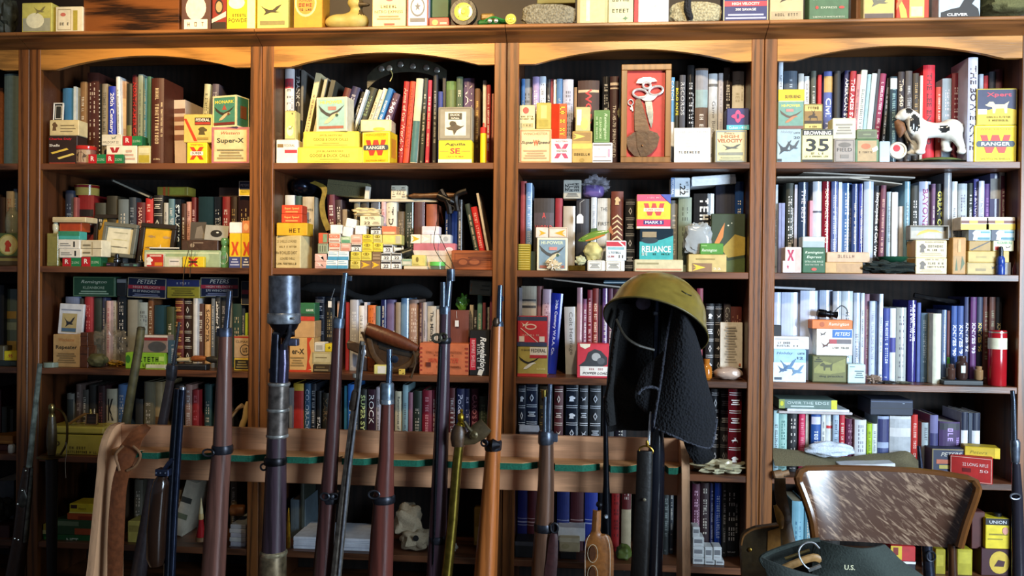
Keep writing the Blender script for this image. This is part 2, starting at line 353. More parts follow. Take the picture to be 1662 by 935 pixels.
def books(spec):
    for line in spec.strip().split('\n'):
        line = line.strip()
        if not line: continue
        head, _, title = line.partition('|')
        t = head.split(); x0, x1, yt = map(float, t[:3]); col = t[3]; kw = {}
        for k in t[4:]:
            a, _, b = k.partition('='); kw[a] = b
        l = float(kw.get('l', 0)); Y = float(kw.get('y', CTX['Y'])); z0 = CTX['z']
        rnd = random.Random(int(x0*7+yt+CTX['c']*1000+CTX['r']*77))
        if 'y' not in kw: Y += rnd.uniform(-.012, .012)
        s = ppm(px(x0), Y)*CTX['s']
        A = P(px((x0+x1)/2), py(yt), Y); w = max(.005, (x1-x0)*s*.97); H = A.z-z0
        if H < .04: print('BOOK LOW', line, H)
        ang = math.atan2(l*s, H); h = H/math.cos(ang) - (w*abs(math.sin(ang)) if l else 0)
        w *= math.cos(ang); d = min(float(kw.get('d', rnd.uniform(.14, .17))), DEPTH-.012-Y)
        if 'bx' in kw: Y0 = Y
        flat = 'f' in kw or w < .012; bul = 0 if flat else min(.006, w*.16); t_ = .0022 if not flat else .0008
        T0 = Matrix.Rotation(ang, 4, 'Y'); lift = w/2*abs(math.sin(ang))
        base = Vector((A.x-l*s, Y, z0+lift+.0004)); lo, hi = inside(); ex = h*abs(math.sin(ang))
        base.x += max(0, lo-(base.x-w/2-(ex if l < 0 else 0))) - max(0, base.x+w/2+(ex if l > 0 else 0)-hi)
        T = Matrix.Translation(base) @ T0
        kind = 'gloss' if 'g' in kw else ('cloth' if 'c' in kw else 'paper')
        m = MB(); n = 6 if not flat else 1
        out = [(-w/2, d), (-w/2, bul)]+[(-w/2+w*i/n, bul-bul*(1-(2*i/n-1)**2)) for i in range(1, n)]+[(w/2, bul), (w/2, d)]
        inn = [(max(-w/2+t_, min(w/2-t_, x)), (y+t_ if 0 < i < len(out)-1 else y)) for i, (x, y) in enumerate(out)]
        N = len(out); vs = []
        for z in (0, h):
            for q in (out, inn): vs += [T @ Vector((x, y, z)) for x, y in q]
        fs = []
        for i in range(N-1):
            fs.append([i, i+1, 2*N+i+1, 2*N+i]); fs.append([N+i+1, N+i, 3*N+i, 3*N+i+1])
            fs.append([2*N+i, 2*N+i+1, 3*N+i+1, 3*N+i]); fs.append([i+1, i, N+i, N+i+1])
        fs.append([0, 2*N, 3*N, N]); fs.append([N-1, 2*N-1, 4*N-1, 3*N-1])
        m.add(vs, fs, mat(col, kind)); ob = m.build('leather_volume' if 'o' in kw else 'booklet' if flat else 'jacketed_book' if 'g' in kw else 'book')
        pg = MB(); e = .004 if not flat else .0004; pg.box(-w/2+t_*1.05, w/2-t_*1.05, bul+t_*1.1, d-e, e, h-e, mat(rnd.choice(['d8ccb0', 'e0d8c4', 'c8b898']), 'paper'), .0004, T)
        pg.build('page_block', ob)
        ops = []
        if 'b' in kw:
            for q in kw['b'].split('/'):
                v0, v1, cc = q.split(','); ops.append(f'r .02 {v0} .98 {v1} {cc}')
        if 'o' in kw:      # ornate bands
            cc = kw['o']
            for v in (.05, .075, .27, .295, .49, .515, .71, .735, .925, .95): ops.append(f'r .06 {v} .94 {v+.007} {cc}')
            for v in (.16, .39, .61, .83):
                k_ = rnd.choice('abc')
                if k_ == 'a': ops += [f'{rnd.choice(["bird","duck","deer","head"])} .5 {v} .55 .07 {cc}']
                elif k_ == 'b': ops += [f'r {.5-q} {v+.03-.024*e_} {.5+q} {v+.042-.024*e_} {cc}' for e_, q in enumerate((.3, .22, .32))]
                else: ops += [f'p {cc} .5,{v+.05} .68,{v} .5,{v-.05} .32,{v}', f'p {col} .5,{v+.03} .6,{v} .5,{v-.03} .4,{v}']
        if 'k' in kw:      # spiral binding marks
            for i in range(18): ops.append(f'e .5 {.06+i*.05} .3 .008 {kw["k"]}')
        ttl = ''
        if title:
            title = title.strip(); tc, _, ttl = title.partition(' ')
            v0, v1 = map(float, kw.get('v', '.12,.92').split(','))
            up = 't' in kw; plain = ttl.lstrip('!')
            if plain not in KEEP:
                hh = min(.42, float(kw.get('h', .42))); ops.append(f'G .5 {(v0+v1)/2+.02} {hh} {(v1-v0)*rnd.uniform(.7, .95)} {tc}')
                if w > .02 and rnd.random() < .6: ops.append(f'G .86 {(v0+v1)/2} .12 {(v1-v0)*.5} {tc}')
                if w > .014: ops.append(f'g .5 .06 .018 .6 {tc}')
                ttl = ''
            elif not up:
                _, _, asp = text_geo(plain, 'b' if 'B' in kw else '')
                hh = float(kw.get('h', .62)); ln = min((v1-v0), hh*w*asp*1.5/h)
                ops.append(f'V{"b" if "B" in kw else ""} .5 {v1-ln/2} {hh} {ln} {tc} {plain}')
            else:
                ws = plain.split(); k = len(ws); hh = min(.7*w*.4/h, .8*(v1-v0)/k)
                for i, q in enumerate(ws): ops.append(f't .5 {v1-(i+.5)*(v1-v0)/k} {hh} {min(.84,.17*len(q))} {tc} {q}')
        elif 'p' not in kw and 'o' not in kw and w > .012 and rnd.random() < .75:
            # small unreadable publisher lettering: thin printed rules
            tc = 'd8d0c0' if sum(lin(col)) < .9 else '4a4650'
            ops.append(f'G .5 {rnd.uniform(.5, .62)} {rnd.uniform(.3, .45)} {rnd.uniform(.4, .65)} {tc}'); ops.append(f'g .5 .07 .02 .6 {tc}')
        if ops:
            def put(u, v, L):
                x = (u-.5)*w; y = bul*(2*u-1)**2 if not flat else 0
                return T @ Vector((x, y-.0003*L-.0002, v*h))
            q = printed(';'.join(ops), w, h, put, curve=not flat)
            q.build('spine_print', ob)
        size = 'thin' if w < .014 else ('thick' if w > .034 else ('tall' if H > .29 else 'slim' if w < .02 else 'medium'))
        BOOKS.append((CTX['c'], CTX['r'], A.x-l*s/2, ob, cname(col), ttl, size))
        TOPS.append((base.x-w/2, base.x+w/2, Y, A.z))
def snapz(x0, x1, zb, Y):
    best = CTX['z']; bd = abs(zb-best)
    for a, b, yy, zt in TOPS:
        if min(b, x1)-max(a, x0) > .2*min(x1-x0, b-a) and abs(zt-zb) < bd: best = zt; bd = abs(zt-zb)
    if bd > .03: print('SNAP', CTX['c'], CTX['r'], round(bd, 3), 'x', round(x0, 2), 'z', round(zb, 3)); return zb
    return best+.0003
def box(x0, x1, yt, yb, col, label, spec='', D=.06, Y=None, rot=0, roll=0, name='cartridge_box', cat='box', kind='paper', group=None, side=None, free=False, top=None, full=False, tilt=0):
    Y = CTX['by'] if Y is None else Y
    a = P(px(x0), py((yt+yb)/2), Y); b = P(px(x1), py((yt+yb)/2), Y); zt = P(px((x0+x1)/2), py(yt), Y).z; zb = P(px((x0+x1)/2), py(yb), Y).z
    if not free: zb = snapz(a.x, b.x, zb, Y)
    w = b.x-a.x; h = zt-zb; lo, hi = inside()
    if Y > -.005 and w < hi-lo: sh = max(0, lo-a.x)-max(0, b.x-hi); a.x += sh; b.x += sh
    cx = (a.x+b.x)/2
    D = min(D, DEPTH-.01-Y)
    T = Matrix.Translation((cx, Y, zb)) @ Matrix.Translation((0, D/2, 0)) @ Matrix.Rotation(math.radians(rot), 4, 'Z') @ Matrix.Translation((0, -D/2, 0))
    if tilt: T = T @ Matrix.Rotation(math.radians(-tilt), 4, 'X')
    if roll: T = T @ Matrix.Translation((0, 0, h/2)) @ Matrix.Rotation(math.radians(roll), 4, 'Y') @ Matrix.Translation((0, 0, -h/2))
    m = MB(); m.box(-w/2, w/2, 0, D, 0, h, mat(col, kind), min(.002, w*.05), T); o = m.build(name)
    # tuck flap seen on the top
    if h > .03 and D > .03 and kind in ('paper', 'gloss'):
        f = MB(); f.box(-w/2+.003, w/2-.003, .003, D*.8, h, h+.0007, mat(top or col, kind), .0002, T); f.build('tuck_flap', o)
    if spec:
        q = printed(spec, w, h, lambda u, v, L: T @ Vector(((u-.5)*w, -.0003*L-.0001, v*h))); q.build('panel_print', o)
    if side:
        sp, sgn = side
        q = printed(sp, D, h, lambda u, v, L: T @ Vector((sgn*(w/2+.0003*L+.0001), (u*D if sgn > 0 else (1-u)*D), v*h))); q.build('side_print', o)
    tag(o, label if full else label+', '+where(), cat, group)
    TOPS.append((a.x, b.x, Y, zt))
    o['_T'] = [x for r in T for x in r]; o['_w'] = w; o['_h'] = h
    return o
def round_(x0, x1, yt, yb, col, label, prof, parts=(), Y=None, name='jar', cat='jar', kind='ceramic', free=False, spec='', full=False):
    """lathe things; prof in fractions of half width and height; parts: (name, prof, colour, kind)"""
    Y = CTX['by']+.03 if Y is None else Y
    a = P(px(x0), py((yt+yb)/2), Y); b = P(px(x1), py((yt+yb)/2), Y); zt = P(px((x0+x1)/2), py(yt), Y).z; zb = P(px((x0+x1)/2), py(yb), Y).z
    if not free: zb = snapz(a.x, b.x, zb, Y)
    r = (b.x-a.x)/2; h = zt-zb; base = Vector(((a.x+b.x)/2, Y, zb))
    m = MB(); m.lathe(base, (0, 0, 1), [(p*r, q*h) for p, q in prof], mat(col, kind)); o = m.build(name, smooth=True)
    for n, pr, c2, k2 in parts:
        q = MB(); q.lathe(base, (0, 0, 1), [(p*r, v*h) for p, v in pr], mat(c2, k2)); q.build(n, o, smooth=True)
    if spec:
        def put(u, v, L):
            an = (u-.5)*2.4; R = r*1.0+.0005*L; return base+Vector((R*math.sin(an), -R*math.cos(an), v*h))
        printed(spec, 2*r, h, put, curve=True).build('wrap_print', o)
    tag(o, label if full else label+', '+where(), cat); TOPS.append((a.x, b.x, Y, zt))
    return o
CYL = [(.96, 0), (1, .02), (1, .98), (.96, 1)]
def blob(x0, x1, yt, yb, col, label, D=.06, Y=None, amp=.12, freq=2.5, seed=0, name='stone', cat='stone', kind='stone', free=False, sq=1.0, full=False, n=20):
    Y = CTX['by']+D/2 if Y is None else Y+D/2
    a = P(px(x0), py((yt+yb)/2), Y); b = P(px(x1), py((yt+yb)/2), Y); zt = P(px((x0+x1)/2), py(yt), Y).z; zb = P(px((x0+x1)/2), py(yb), Y).z
    if not free: zb = snapz(a.x, b.x, zb, Y)
    rx = (b.x-a.x)/2; rz = (zt-zb)/2; c = Vector(((a.x+b.x)/2, Y, (zt+zb)/2)); R = n; K = int(n*1.5); vs = []; fs = []
    def pw(x, e): return math.copysign(abs(x)**e, x)
    for i in range(R+1):
        th = math.pi*i/R
        for k in range(K):
            ph = 2*math.pi*k/K; d = Vector((pw(math.sin(th), sq)*pw(math.cos(ph), sq), pw(math.sin(th), sq)*pw(math.sin(ph), sq), pw(math.cos(th), sq)))
            q = 1+amp*noise.noise(d*freq+Vector((seed*3.1, seed, 0)))*2-amp*.5
            v = c+Vector((d.x*rx*q, d.y*D/2*q, d.z*rz*q)); v.z = max(v.z, zb+.0004); vs.append(v)
    for i in range(R):
        for k in range(K): fs.append([i*K+k, (i+1)*K+k, (i+1)*K+(k+1) % K, i*K+(k+1) % K])
    m = MB(); m.add(vs, fs, mat(col, kind)); o = m.build(name, smooth=True)
    tag(o, label if full else label+', '+where(), cat); TOPS.append((a.x, b.x, Y, zt))
    return o
def frame(x0, x1, yt, yb, col, matc, label, spec='', fw=.1, Y=.08, roll=0, tilt=8, D=.02, name='framed_picture', glass=False, kind='paper', rot=0):
    a = P(px(x0), py((yt+yb)/2), Y); b = P(px(x1), py((yt+yb)/2), Y); zt = P(px((x0+x1)/2), py(yt), Y).z; zb = P(px((x0+x1)/2), py(yb), Y).z
    zb = snapz(a.x, b.x, zb, Y); w = b.x-a.x; h = zt-zb; t = fw*w
    T = Matrix.Translation(((a.x+b.x)/2, Y, zb+.002)) @ Matrix.Rotation(math.radians(rot), 4, 'Z') @ Matrix.Rotation(math.radians(-tilt), 4, 'X')
    if roll: T = T @ Matrix.Translation((0, 0, h/2)) @ Matrix.Rotation(math.radians(roll), 4, 'Y') @ Matrix.Translation((0, 0, -h/2))
    m = MB(); m.box(-w/2+t*.5, w/2-t*.5, D*.5, D, t*.5, h-t*.5, mat(matc, 'paper'), .0005, T); o = m.build(name)
    M = wood(col, 'z', 'frame', contrast=.15) if kind == 'wood' else mat(col, kind)
    for q in ((-w/2, w/2, 0, t), (-w/2, w/2, h-t, h), (-w/2, -w/2+t, t, h-t), (w/2-t, w/2, t, h-t)):
        r = MB(); r.box(q[0], q[1], 0, D, q[2], q[3], M, .002, T); r.build('frame_rail', o)
    iw, ih = w-2*t, h-2*t
    put = lambda u, v, L: T @ Vector(((u-.5)*iw, D*.5-.0003*L, t+v*ih))
    if spec: printed(spec, iw, ih, put).build('mounted_print', o)
    tag(o, label+', '+where(), 'frame'); TOPS.append((a.x, b.x, Y, zt))
    o['_T'] = [x for r in T for x in r]
    return o, T, iw, ih, t
def wire(name, label, pts, Y, wpx, col, cat, kind='steel', full=True, closed=False, smooth=True):
    p = [P(x, y, Y if not isinstance(Y, (list, tuple)) else Y[i]) for i, (x, y) in enumerate(pts)]
    if smooth: p = curve(p)
    m = MB(); m.tube(p, wpx*ppm(pts[0][0], -.1)/2, mat(col, kind), 6); o = m.build(name, smooth=True); return tag(o, label if full else label+', '+where(), cat)
def curve(p, k=5):
    out = []; N = len(p)
    for i in range(N-1):
        a, b, c, d = p[max(i-1, 0)], p[i], p[i+1], p[min(i+2, N-1)]
        for j in range(k):
            t = j/k; out.append(.5*((2*b)+(c-a)*t+(2*a-5*b+4*c-d)*t*t+(3*b-a-3*c+d)*t**3))
    out.append(p[-1]); return out
# ------------------------------------------------------------------ print recipes
def fine(v0, v1, n, c, u0=.15, u1=.85):
    o = ''
    for i in range(n):
        v = v0+(v1-v0)*(i+.5)/n; hh = (v1-v0)/n*.28; ind = .05*((i*7) % 3)
        o += f'r {u0+ind} {v-hh} {u1-ind} {v+hh} {c};'
    return o
RANGER = 'l .03 .03 .97 .97 .012 e8e0a0;t .5 .9 .07 .75 c88a20 WINCHESTER;p c83828 .14,.74 .3,.74 .36,.5 .42,.74 .58,.74 .64,.5 .7,.74 .86,.74 .72,.26 .58,.26 .5,.46 .42,.26 .28,.26;r .1 .42 .9 .58 3c4a58;e .1 .5 .05 .08 3c4a58;e .9 .5 .05 .08 3c4a58;tb .5 .5 .1 .68 f0ece0 RANGER;t .5 .1 .05 .7 6a5a10 SHOTGUN SHELLS'
HIPOWER = 'l .02 .02 .98 .98 .03 ece4c8;r .07 .06 .93 .94 9cc8c8;tb .5 .85 .1 .72 e0d848 HI-POWER;r .1 .08 .9 .16 a86858;wings .5 .48 .84 .6 4a4a48;body .48 .46 .7 .55 d8cca8;e .68 .47 .05 .045 3a5a48;r .4 .62 .66 .72 d08880'
XBOX = 'p c83040 .15,.82 .35,.82 .5,.6 .65,.82 .85,.82 .66,.5 .85,.18 .65,.18 .5,.4 .35,.18 .15,.18 .34,.5;r .2 .42 .8 .58 f4f0e8;t .5 .5 .08 .5 333'
def xbox(txt, c='c83040'): return f'p {c} .15,.8 .35,.8 .5,.6 .65,.8 .85,.8 .66,.5 .85,.2 .65,.2 .5,.4 .35,.2 .15,.2 .34,.5;r .18 .41 .82 .59 f6f0e4;tb .5 .5 .1 .5 282420 {txt};t .5 .9 .07 .6 b06040 WESTERN'
SUPERX = 'l .0 .0 1 1 .05 b06a78;l .05 .05 .95 .95 .02 c88a70;ti .5 .84 .08 .5 b05840 Western;tb .5 .62 .17 .72 3c4638 Super-X;'+fine(.12, .42, 4, '9a8a60')
RG = 'r 0 0 .48 1 b82028;r .48 0 1 1 1f7a48;tb .24 .55 .5 .2 f0e8e0 R;t .72 .45 .25 .4 c8e0c8 22 LONG'
REMG = 'l .02 .03 .98 .97 .012 7a9a70;ti .5 .72 .2 .6 d8e0c8 Remington;t .5 .45 .13 .5 c8d8b8 KLEANBORE;'+fine(.1, .32, 2, 'a8c0a0')
PETERS = 'l .01 .02 .99 .98 .015 b8b090;ti .5 .8 .2 .5 e8e4d8 PETERS;r .02 .44 .98 .62 b83040;t .5 .53 .11 .7 f0d8c8 HIGH VELOCITY;t .5 .34 .11 .7 e8e4e0 %s;'+fine(.06, .22, 2, '8a8ca8')
N22 = 'l .02 .03 .98 .97 .02 333;r .06 .66 .94 .9 303034;tb .5 .36 .4 .6 26262a .22'
ARROW = 'r 0 0 1 1 8a6a4c;arrow .48 .5 .85 .8 f0b828'
ARROWW = 'r 0 0 1 1 e8dcd0;arrow .48 .5 .85 .8 f0a828'
def lines(c='6a6458', n=5): return fine(.15, .85, n, c)
# ================================================================== TOP OF THE CASES
bay(0, 0, 0, 0, .2527, by=-.04)
blob(0, 95, -40, 205, '3a3c30', 'dark mossy lump', D=.1, name='rock', amp=.2, seed=3)
bay(1, 0, 0, 0, .2527, by=-.05)
box(140, 332, 18, 208, 'c8c060', 'square yellow tin with a pale landscape print', 'r .04 .55 .96 .95 d0c868;r .04 .08 .96 .5 a8a890;e .45 .42 .3 .25 f0ecc8;bird .6 .75 .4 .3 8a8050', name='tin', cat='tin')
box(357, 530, 42, 205, 'e4dcc0', 'cream carton with red seal and gold stripe', 'e .28 .7 .1 .07 c87060;l .08 .12 .58 .9 .02 a89878;g .33 .35 .1 .36 5a5448;r .66 .1 .82 .85 b0a040')
o = box(535, 1150, -60, 192, '7a4420', 'brown wooden chest with dark grain', D=.2, name='wooden_chest', cat='chest', Y=-.04)
o.data.materials[0] = wood('6a3c18', 'x', 'chest', contrast=.7)
box(1165, 1352, -70, 188, '5a3c34', 'maroon box with white bird print', 'e .5 .55 .35 .3 e8d8c8;r .1 .05 .9 .28 efe4d4;g .5 .16 .1 .6 a89078')
box(1362, 1452, -50, 187, '8a2418', 'red and black powder tin', 'e .5 .62 .3 .2 2a2018;e .5 .62 .22 .14 c89868;r .0 .0 1 .22 2a2018;p d8d0c0 .0,.2 1,.36 1,.5 .0,.3', name='tin', cat='tin')
box(1456, 1640, -60, 187, 'f0d020', 'bright yellow smokeless powder tin', 'e .35 .7 .28 .16 e8e4d0;g .45 .38 .07 .5 3a3410;t .45 .25 .1 .75 2a2410 POWDER;r .72 0 1 1 f4ecb0', name='tin', cat='tin')
bay(2, 0, 400, 0, .26474, by=-.05)
box(65, 255, -70, 165, 'e8dc70', 'pale yellow box with flying duck', 't .4 .92 .1 .6 5a4a20 HIGH;t .4 .78 .09 .7 5a4a20 VELOCITY;bird .45 .48 .7 .3 3a3020;r .1 .12 .9 .22 8a8050')
box(290, 465, -60, 163, 'd89020', 'amber can with round red emblem', 'e .42 .68 .38 .36 e8d890;e .42 .68 .32 .3 c88a28;t .42 .74 .07 .45 3a2010 POWDER;g .42 .62 .09 .5 a03018;g .42 .5 .06 .45 3a2010', name='can', cat='can', D=.09)
# decoy
def decoy(c, px0):
    pass
box(772, 975, -90, 158, 'e8dca0', 'cream carton with red seal reading nitro express', 'e .52 .72 .14 .1 c04048;g .5 .5 .07 .5 4a3c28;t .5 .38 .07 .85 4a3c28 NITRO EXPRESS;'+fine(.18, .3, 2, '8a7a50')+'r .36 .06 .68 .11 b03028')
box(985, 1115, -60, 155, 'c8ccd8', 'pale blue carton with round ship emblem in red border', 'l 0 0 1 1 .06 c03038;e .5 .56 .34 .26 5a6070;e .5 .56 .28 .21 c8ccd8;star .5 .56 .3 .25 4a5060;r .15 .16 .85 .26 5a5c68', Y=-.045)
box(1128, 1240, -70, 108, '1c4a2c', 'dark green box above a small red box', '', Y=-.01, free=True)
box(1120, 1240, 108, 152, 'd0584a', 'small red box beside toy tractor wheel', 'e .3 .5 .16 .3 e0a860;r .55 .3 .9 .5 e8b0a0')
bay(3, 0, 820, 0, .26474, by=-.05)
box(195, 430, -60, 20, '8a8448', 'olive box behind the toy tractor', '', Y=.1, free=True)
box(440, 630, -90, 130, 'b8a878', 'clear cellophane wrapped tan carton', 'r .1 .05 .9 .95 c8bc90;r .3 .1 .42 .95 e8e0c0', kind='gloss')
box(632, 785, -80, 130, 'dcd8a8', 'pale box with curved powder lettering', 'g .5 .66 .1 .7 3a3c30;g .5 .36 .1 .7 3a3c30;duck .7 .15 .25 .14 4a7a58')
box(790, 815, -70, 130, 'b83038', 'narrow red box edge between two cartons')
box(816, 1002, -70, 128, 'f6f4f0', 'bright white carton with faint duck sketch', 'bird .5 .5 .3 .15 b0b0b8;bird .8 .62 .2 .12 b8b8c0')
box(1335, 1615, -60, 120, '2c3468', 'navy box with red band reading high velocity savage', 'l .01 .02 .99 .98 .02 c8c088;ti .5 .8 .14 .42 f0ece0 PETERS;r .03 .5 .97 .66 c83848;tb .5 .58 .09 .6 f4dcd0 HIGH VELOCITY;tb .5 .4 .08 .45 f0ece4 300 SAVAGE;'+fine(.08, .28, 2, 'a8acc8', .06, .94))
bay(4, 0, 1230, 0, .25993, by=-.05)
box(75, 285, -80, 112, 'c8b890', 'tan carton with flying duck in cellophane', 'bird .5 .7 .6 .35 4a4030;r .05 .08 .95 .3 a89878;g .5 .2 .08 .7 5a4c38', kind='gloss')
box(320, 568, -80, 108, '4a6a4c', 'green box reading extra length load', 'g .5 .86 .06 .8 c8d0b8;t .5 .66 .07 .8 d0d8c0 EXTRA LENGTH LOAD;t .5 .4 .06 .4 c8d0b8 EXPRESS;e .2 .4 .04 .05 b84038;e .82 .4 .07 .04 b84038;g .5 .12 .05 .8 c8d0b8')
box(615, 660, -80, 105, '7a5030', 'brown wooden box edge beside green carton', '', Y=-.02)
box(660, 855, -80, 103, 'b8a878', 'buff carton with flying mallard print', 'r .04 .22 .96 .98 d0b868;bird .5 .6 .75 .5 6a6858;r .04 .06 .96 .2 5a4c48')
box(865, 1070, -80, 100, 'c03820', 'red and yellow striped carton', 'p e8c050 .0,.9 .3,.3 .35,.0 .15,.0;r .4 .0 .85 .98 e8c868;r .45 .1 .8 .4 f0e8a0;p e87040 .0,.5 .3,.95 .4,.95 .0,.3')
box(1130, 1390, -90, 97, 'b8c8d4', 'pale blue card with black crow', 'p 20242a .05,.0 .05,.2 .3,.3 .5,.35 .62,.6 .95,.95 1,.8 .8,.45 .95,.3 1,.0;tb .45 .13 .08 .5 f0f0f0 CLEVER', Y=-.05)
blob(1395, 1700, -60, 92, '6a6840', 'olive canvas bundle', D=.14, name='canvas_bundle', cat='bundle', kind='canvas', amp=.1, sq=.5)
# ================================================================== ROW 1
bay(0, 1, 0, 80, .2527)
books('''-60 -2 240 8a5030 c
0 18 250 b06838 c''')
box(22, 40, 158, 728, 'd8cc98', 'cream page edges', name='x') if False else None
books('20 120 158 5a6a64 g y=.03 b=.0,1,5c6c66 p')
bay(1, 1, 0, 80, .2527, by=.03)
books('''397 472 250 4078a8 g p
473 489 240 c8d4d8
490 511 300 5a6a80
512 553 208 8a6a48 g
556 632 150 4a2a24 g |c8b8a8 SHOTGUNS
637 650 222 1c1a18 k=e0e0dc
652 690 222 8c8474 |2a2620 DOUBLE GUNS
692 742 238 2038b0 B |f0f0ff !20th Century W.R.A.
743 768 175 e4e8ea l=-15
772 810 205 b09078 g b=.1,.35,a83028/.45,.8,c8b090 p
812 846 220 2a2c22 b=.1,.5,6a6a3a p
848 883 165 5a1018 B |c82828 NORTH AMERICA
885 916 160 98a8a0 g
918 943 180 4a88b0 g
945 967 175 4a7a6a g
968 1050 185 4a2014 y=.035 d=.16 h=.28 |d0b890 Hunting Arms Through Four Centuries of Craft
1312 1350 222 b8b898 l=28 |333 Game Guns
1362 1405 222 5a5060 l=22 |ccc Deer''')
frame(338, 404, 345, 455, 'e0e0dc', '282828', 'small white edged frame above the tan animal carton', 'l .1 .1 .9 .9 .08 d8d8d4', Y=.10, tilt=0) if False else None
box(310, 495, 555, 727, '30201c', 'black shell carton with red script and yellow shells', 'tb .42 .88 .09 .78 d02838 Charles Daly;tb .22 .66 .09 .36 e8e4dc Shells;shell .4 .46 .62 .35 e0c050;shell .62 .28 .6 .36 e8d070;r .05 .0 .95 .06 a84030', D=.065)
box(318, 505, 455, 555, 'd8c898', 'tan carton with small brown animal', 'head .18 .6 .2 .55 6a5038;r .38 .62 .85 .68 7a6a48;r .38 .42 .9 .48 8a7a58;r .38 .25 .8 .3 8a7a58', D=.06)
frame(338, 402, 345, 455, 'dcdcd8', '2a2c2a', 'small white photo frame on the tan carton', 'l .1 .1 .9 .9 .08 d8d8d4', Y=.07, tilt=3, D=.008)
round_(497, 610, 625, 727, '8a5a50', 'round tin with red lid and figure print', CYL, [('lid', [(1.03, .8), (1.05, .82), (1.05, .98), (.95, 1.0)], 'c83028', 'gloss')], name='round_tin', cat='tin', spec='r .1 .1 .9 .75 a89078;head .5 .4 .5 .5 4a3830', kind='gloss')
box(682, 878, 618, 727, 'ece4d4', 'white carton with dark red cross', 'p a82830 .12,.9 .24,.9 .28,.7 .32,.9 .44,.9 .34,.55 .44,.2 .12,.2 .22,.55;r .1 .48 .46 .62 f0e8d8;'+fine(.2, .8, 3, 'c8a898', .55, .95), D=.05, Y=.04)
box(652, 782, 548, 615, 'dcd8c8', 'white box reading wildcat', 't .45 .3 .2 .8 3a3c38 WILDCAT 22;bird .6 .7 .3 .4 6a7a70', D=.05, Y=.04)
box(790, 912, 557, 617, '20603c', 'red and green rimfire box above the white carton', RG, D=.045, Y=.04)
box(568, 680, 675, 727, '20603c', 'red and green rimfire box beside the red lidded tin', RG, D=.012, Y=.02)
box(682, 793, 675, 727, '20603c', 'red and green rimfire box below the dark red cross', RG, D=.012, Y=.02)
box(885, 965, 620, 727, 'c8c090', 'pale carton with yellow window beside thick brown book', 'r .08 .1 .92 .5 b0a038;r .1 .6 .9 .9 d8d4b0', D=.05, Y=.04)
books('1116 1190 325 c8b4a4 l=-10 g b=.55,.62,7a4a38/.68,.75,8a5a48/.8,.87,6a4438/.4,.48,7a5040 p f')
box(1200, 1328, 600, 727, 'f0d428', 'small yellow carton with red X', xbox('SUPER', 'c84020'), D=.06)
box(1180, 1358, 418, 600, 'd8b860', 'gold carton with red diagonal stripe and frog', 'p c84020 .0,.85 .1,.85 .5,.05 .38,.05;r .4 .62 .98 .88 302820;tb .69 .8 .1 .5 f0e8d8 FEDERAL;r .42 .64 .96 .72 b03828;head .68 .42 .35 .28 5a4c28;r .5 .1 .9 .18 a88a40', D=.075)
box(1360, 1600, 500, 722, 'dcc898', 'cream shell carton with marbled pink border', SUPERX, D=.08)
box(1368, 1545, 297, 498, '3a7058', 'green shell carton with flying mallard', 'l 0 0 1 1 .06 e0d8a8;r .06 .07 .94 .94 4a8874;tb .5 .8 .1 .8 e8d84c MONARK;p b05040 .4,.55 .5,.72 .6,.55;wings .5 .42 .84 .5 40382c;body .48 .4 .7 .45 c8b890;e .68 .41 .05 .04 7a4a30;r .06 .07 .94 .15 7a3028', D=.075, rot=-14, side=('l 0 0 1 1 .06 e0d8a8;r .3 .3 .8 .7 7a4a30', 1))
bay(2, 1, 430, 80, .24067)
books('''80 140 132 dcdce2 g b=.8,.9,b03848 |5a5a66 SHIPS
140 170 132 e8e4d4
172 200 132 2a2620 |b8a880 GUNNER
205 242 132 16161c |d8d8dc FRANK C
246 262 140 6a6a68 l=5
345 380 158 dcd0a4 l=120 f
405 425 190 b8b098 l=125 f
448 480 205 4a4a40 l=130 f
540 588 255 5a2420 l=150 |e8d8c0 HUNTING
592 650 245 2a2a55 l=160 |c8c8d8 RIFLES
655 680 285 2a2a28 l=162 |ddd DOWN EAST
683 702 270 dfe3e4 l=168
708 768 250 2e3228 l=175 |88a070 MAUSER
770 798 268 cfc4a4 l=180 |222 ARMY MUSKETS
800 832 260 dfe6ea l=180
835 870 258 2f78b8 l=180 B |f4f4f4 BIBLE GUN
873 920 290 5a3c50 l=178 B |f0e0f0 1940 GUNS
938 976 215 9c1c20 l=45 |e8c8b8 Arms of the World-1911
980 1016 215 d8442a l=48 |6a1210 FOREIGN FIREARMS
1020 1068 195 dcd4bc l=40 g b=.05,.52,3f7078 p
1072 1100 195 2c3430 l=28 |c8c8c0 Shotguns by Keith
1102 1128 208 b83050 l=18
1136 1164 172 22222a l=4 |aaa OLD GUNS
1168 1198 285 2a3a8a
1200 1220 190 26262e
1222 1290 215 6a8a5a g b=.3,.5,8aa070/.6,.9,5a7048 p
1292 1334 185 5a6a58 g
1338 1412 195 6a5a80 g |e8e4ee NAVY
1416 1450 265 6a4a30 |d0b060 Shooting Sports
1470 1494 210 d0ccc8 l=-3
1496 1522 240 a02830 |eee 44
1525 1543 300 9c5040''')
box(68, 212, 610, 752, 'f0ece6', 'white carton with small red band', 't .62 .76 .1 .5 4a3c34 FEDERAL;r .4 .45 .98 .58 c03848;r .06 .68 .34 .82 8a7048', D=.06)
box(133, 208, 415, 612, 'd8cc80', 'cream card box with small bird', 'l .03 .02 .97 .98 .04 8a8a70;e .5 .3 .3 .18 e8ecc8;bird .5 .4 .5 .2 8a9a50;e .7 .9 .08 .03 6a6a48', D=.05)
JB = 'r .06 .08 .94 .92 f0e058;t .5 .74 .16 .42 4a4010 JIM BLAKEMORE;t .5 .5 .18 .62 4a4010 GOOSE & DUCK CALLS;r .35 .26 .65 .29 9a8a30;r .2 .14 .8 .16 9a8a30'
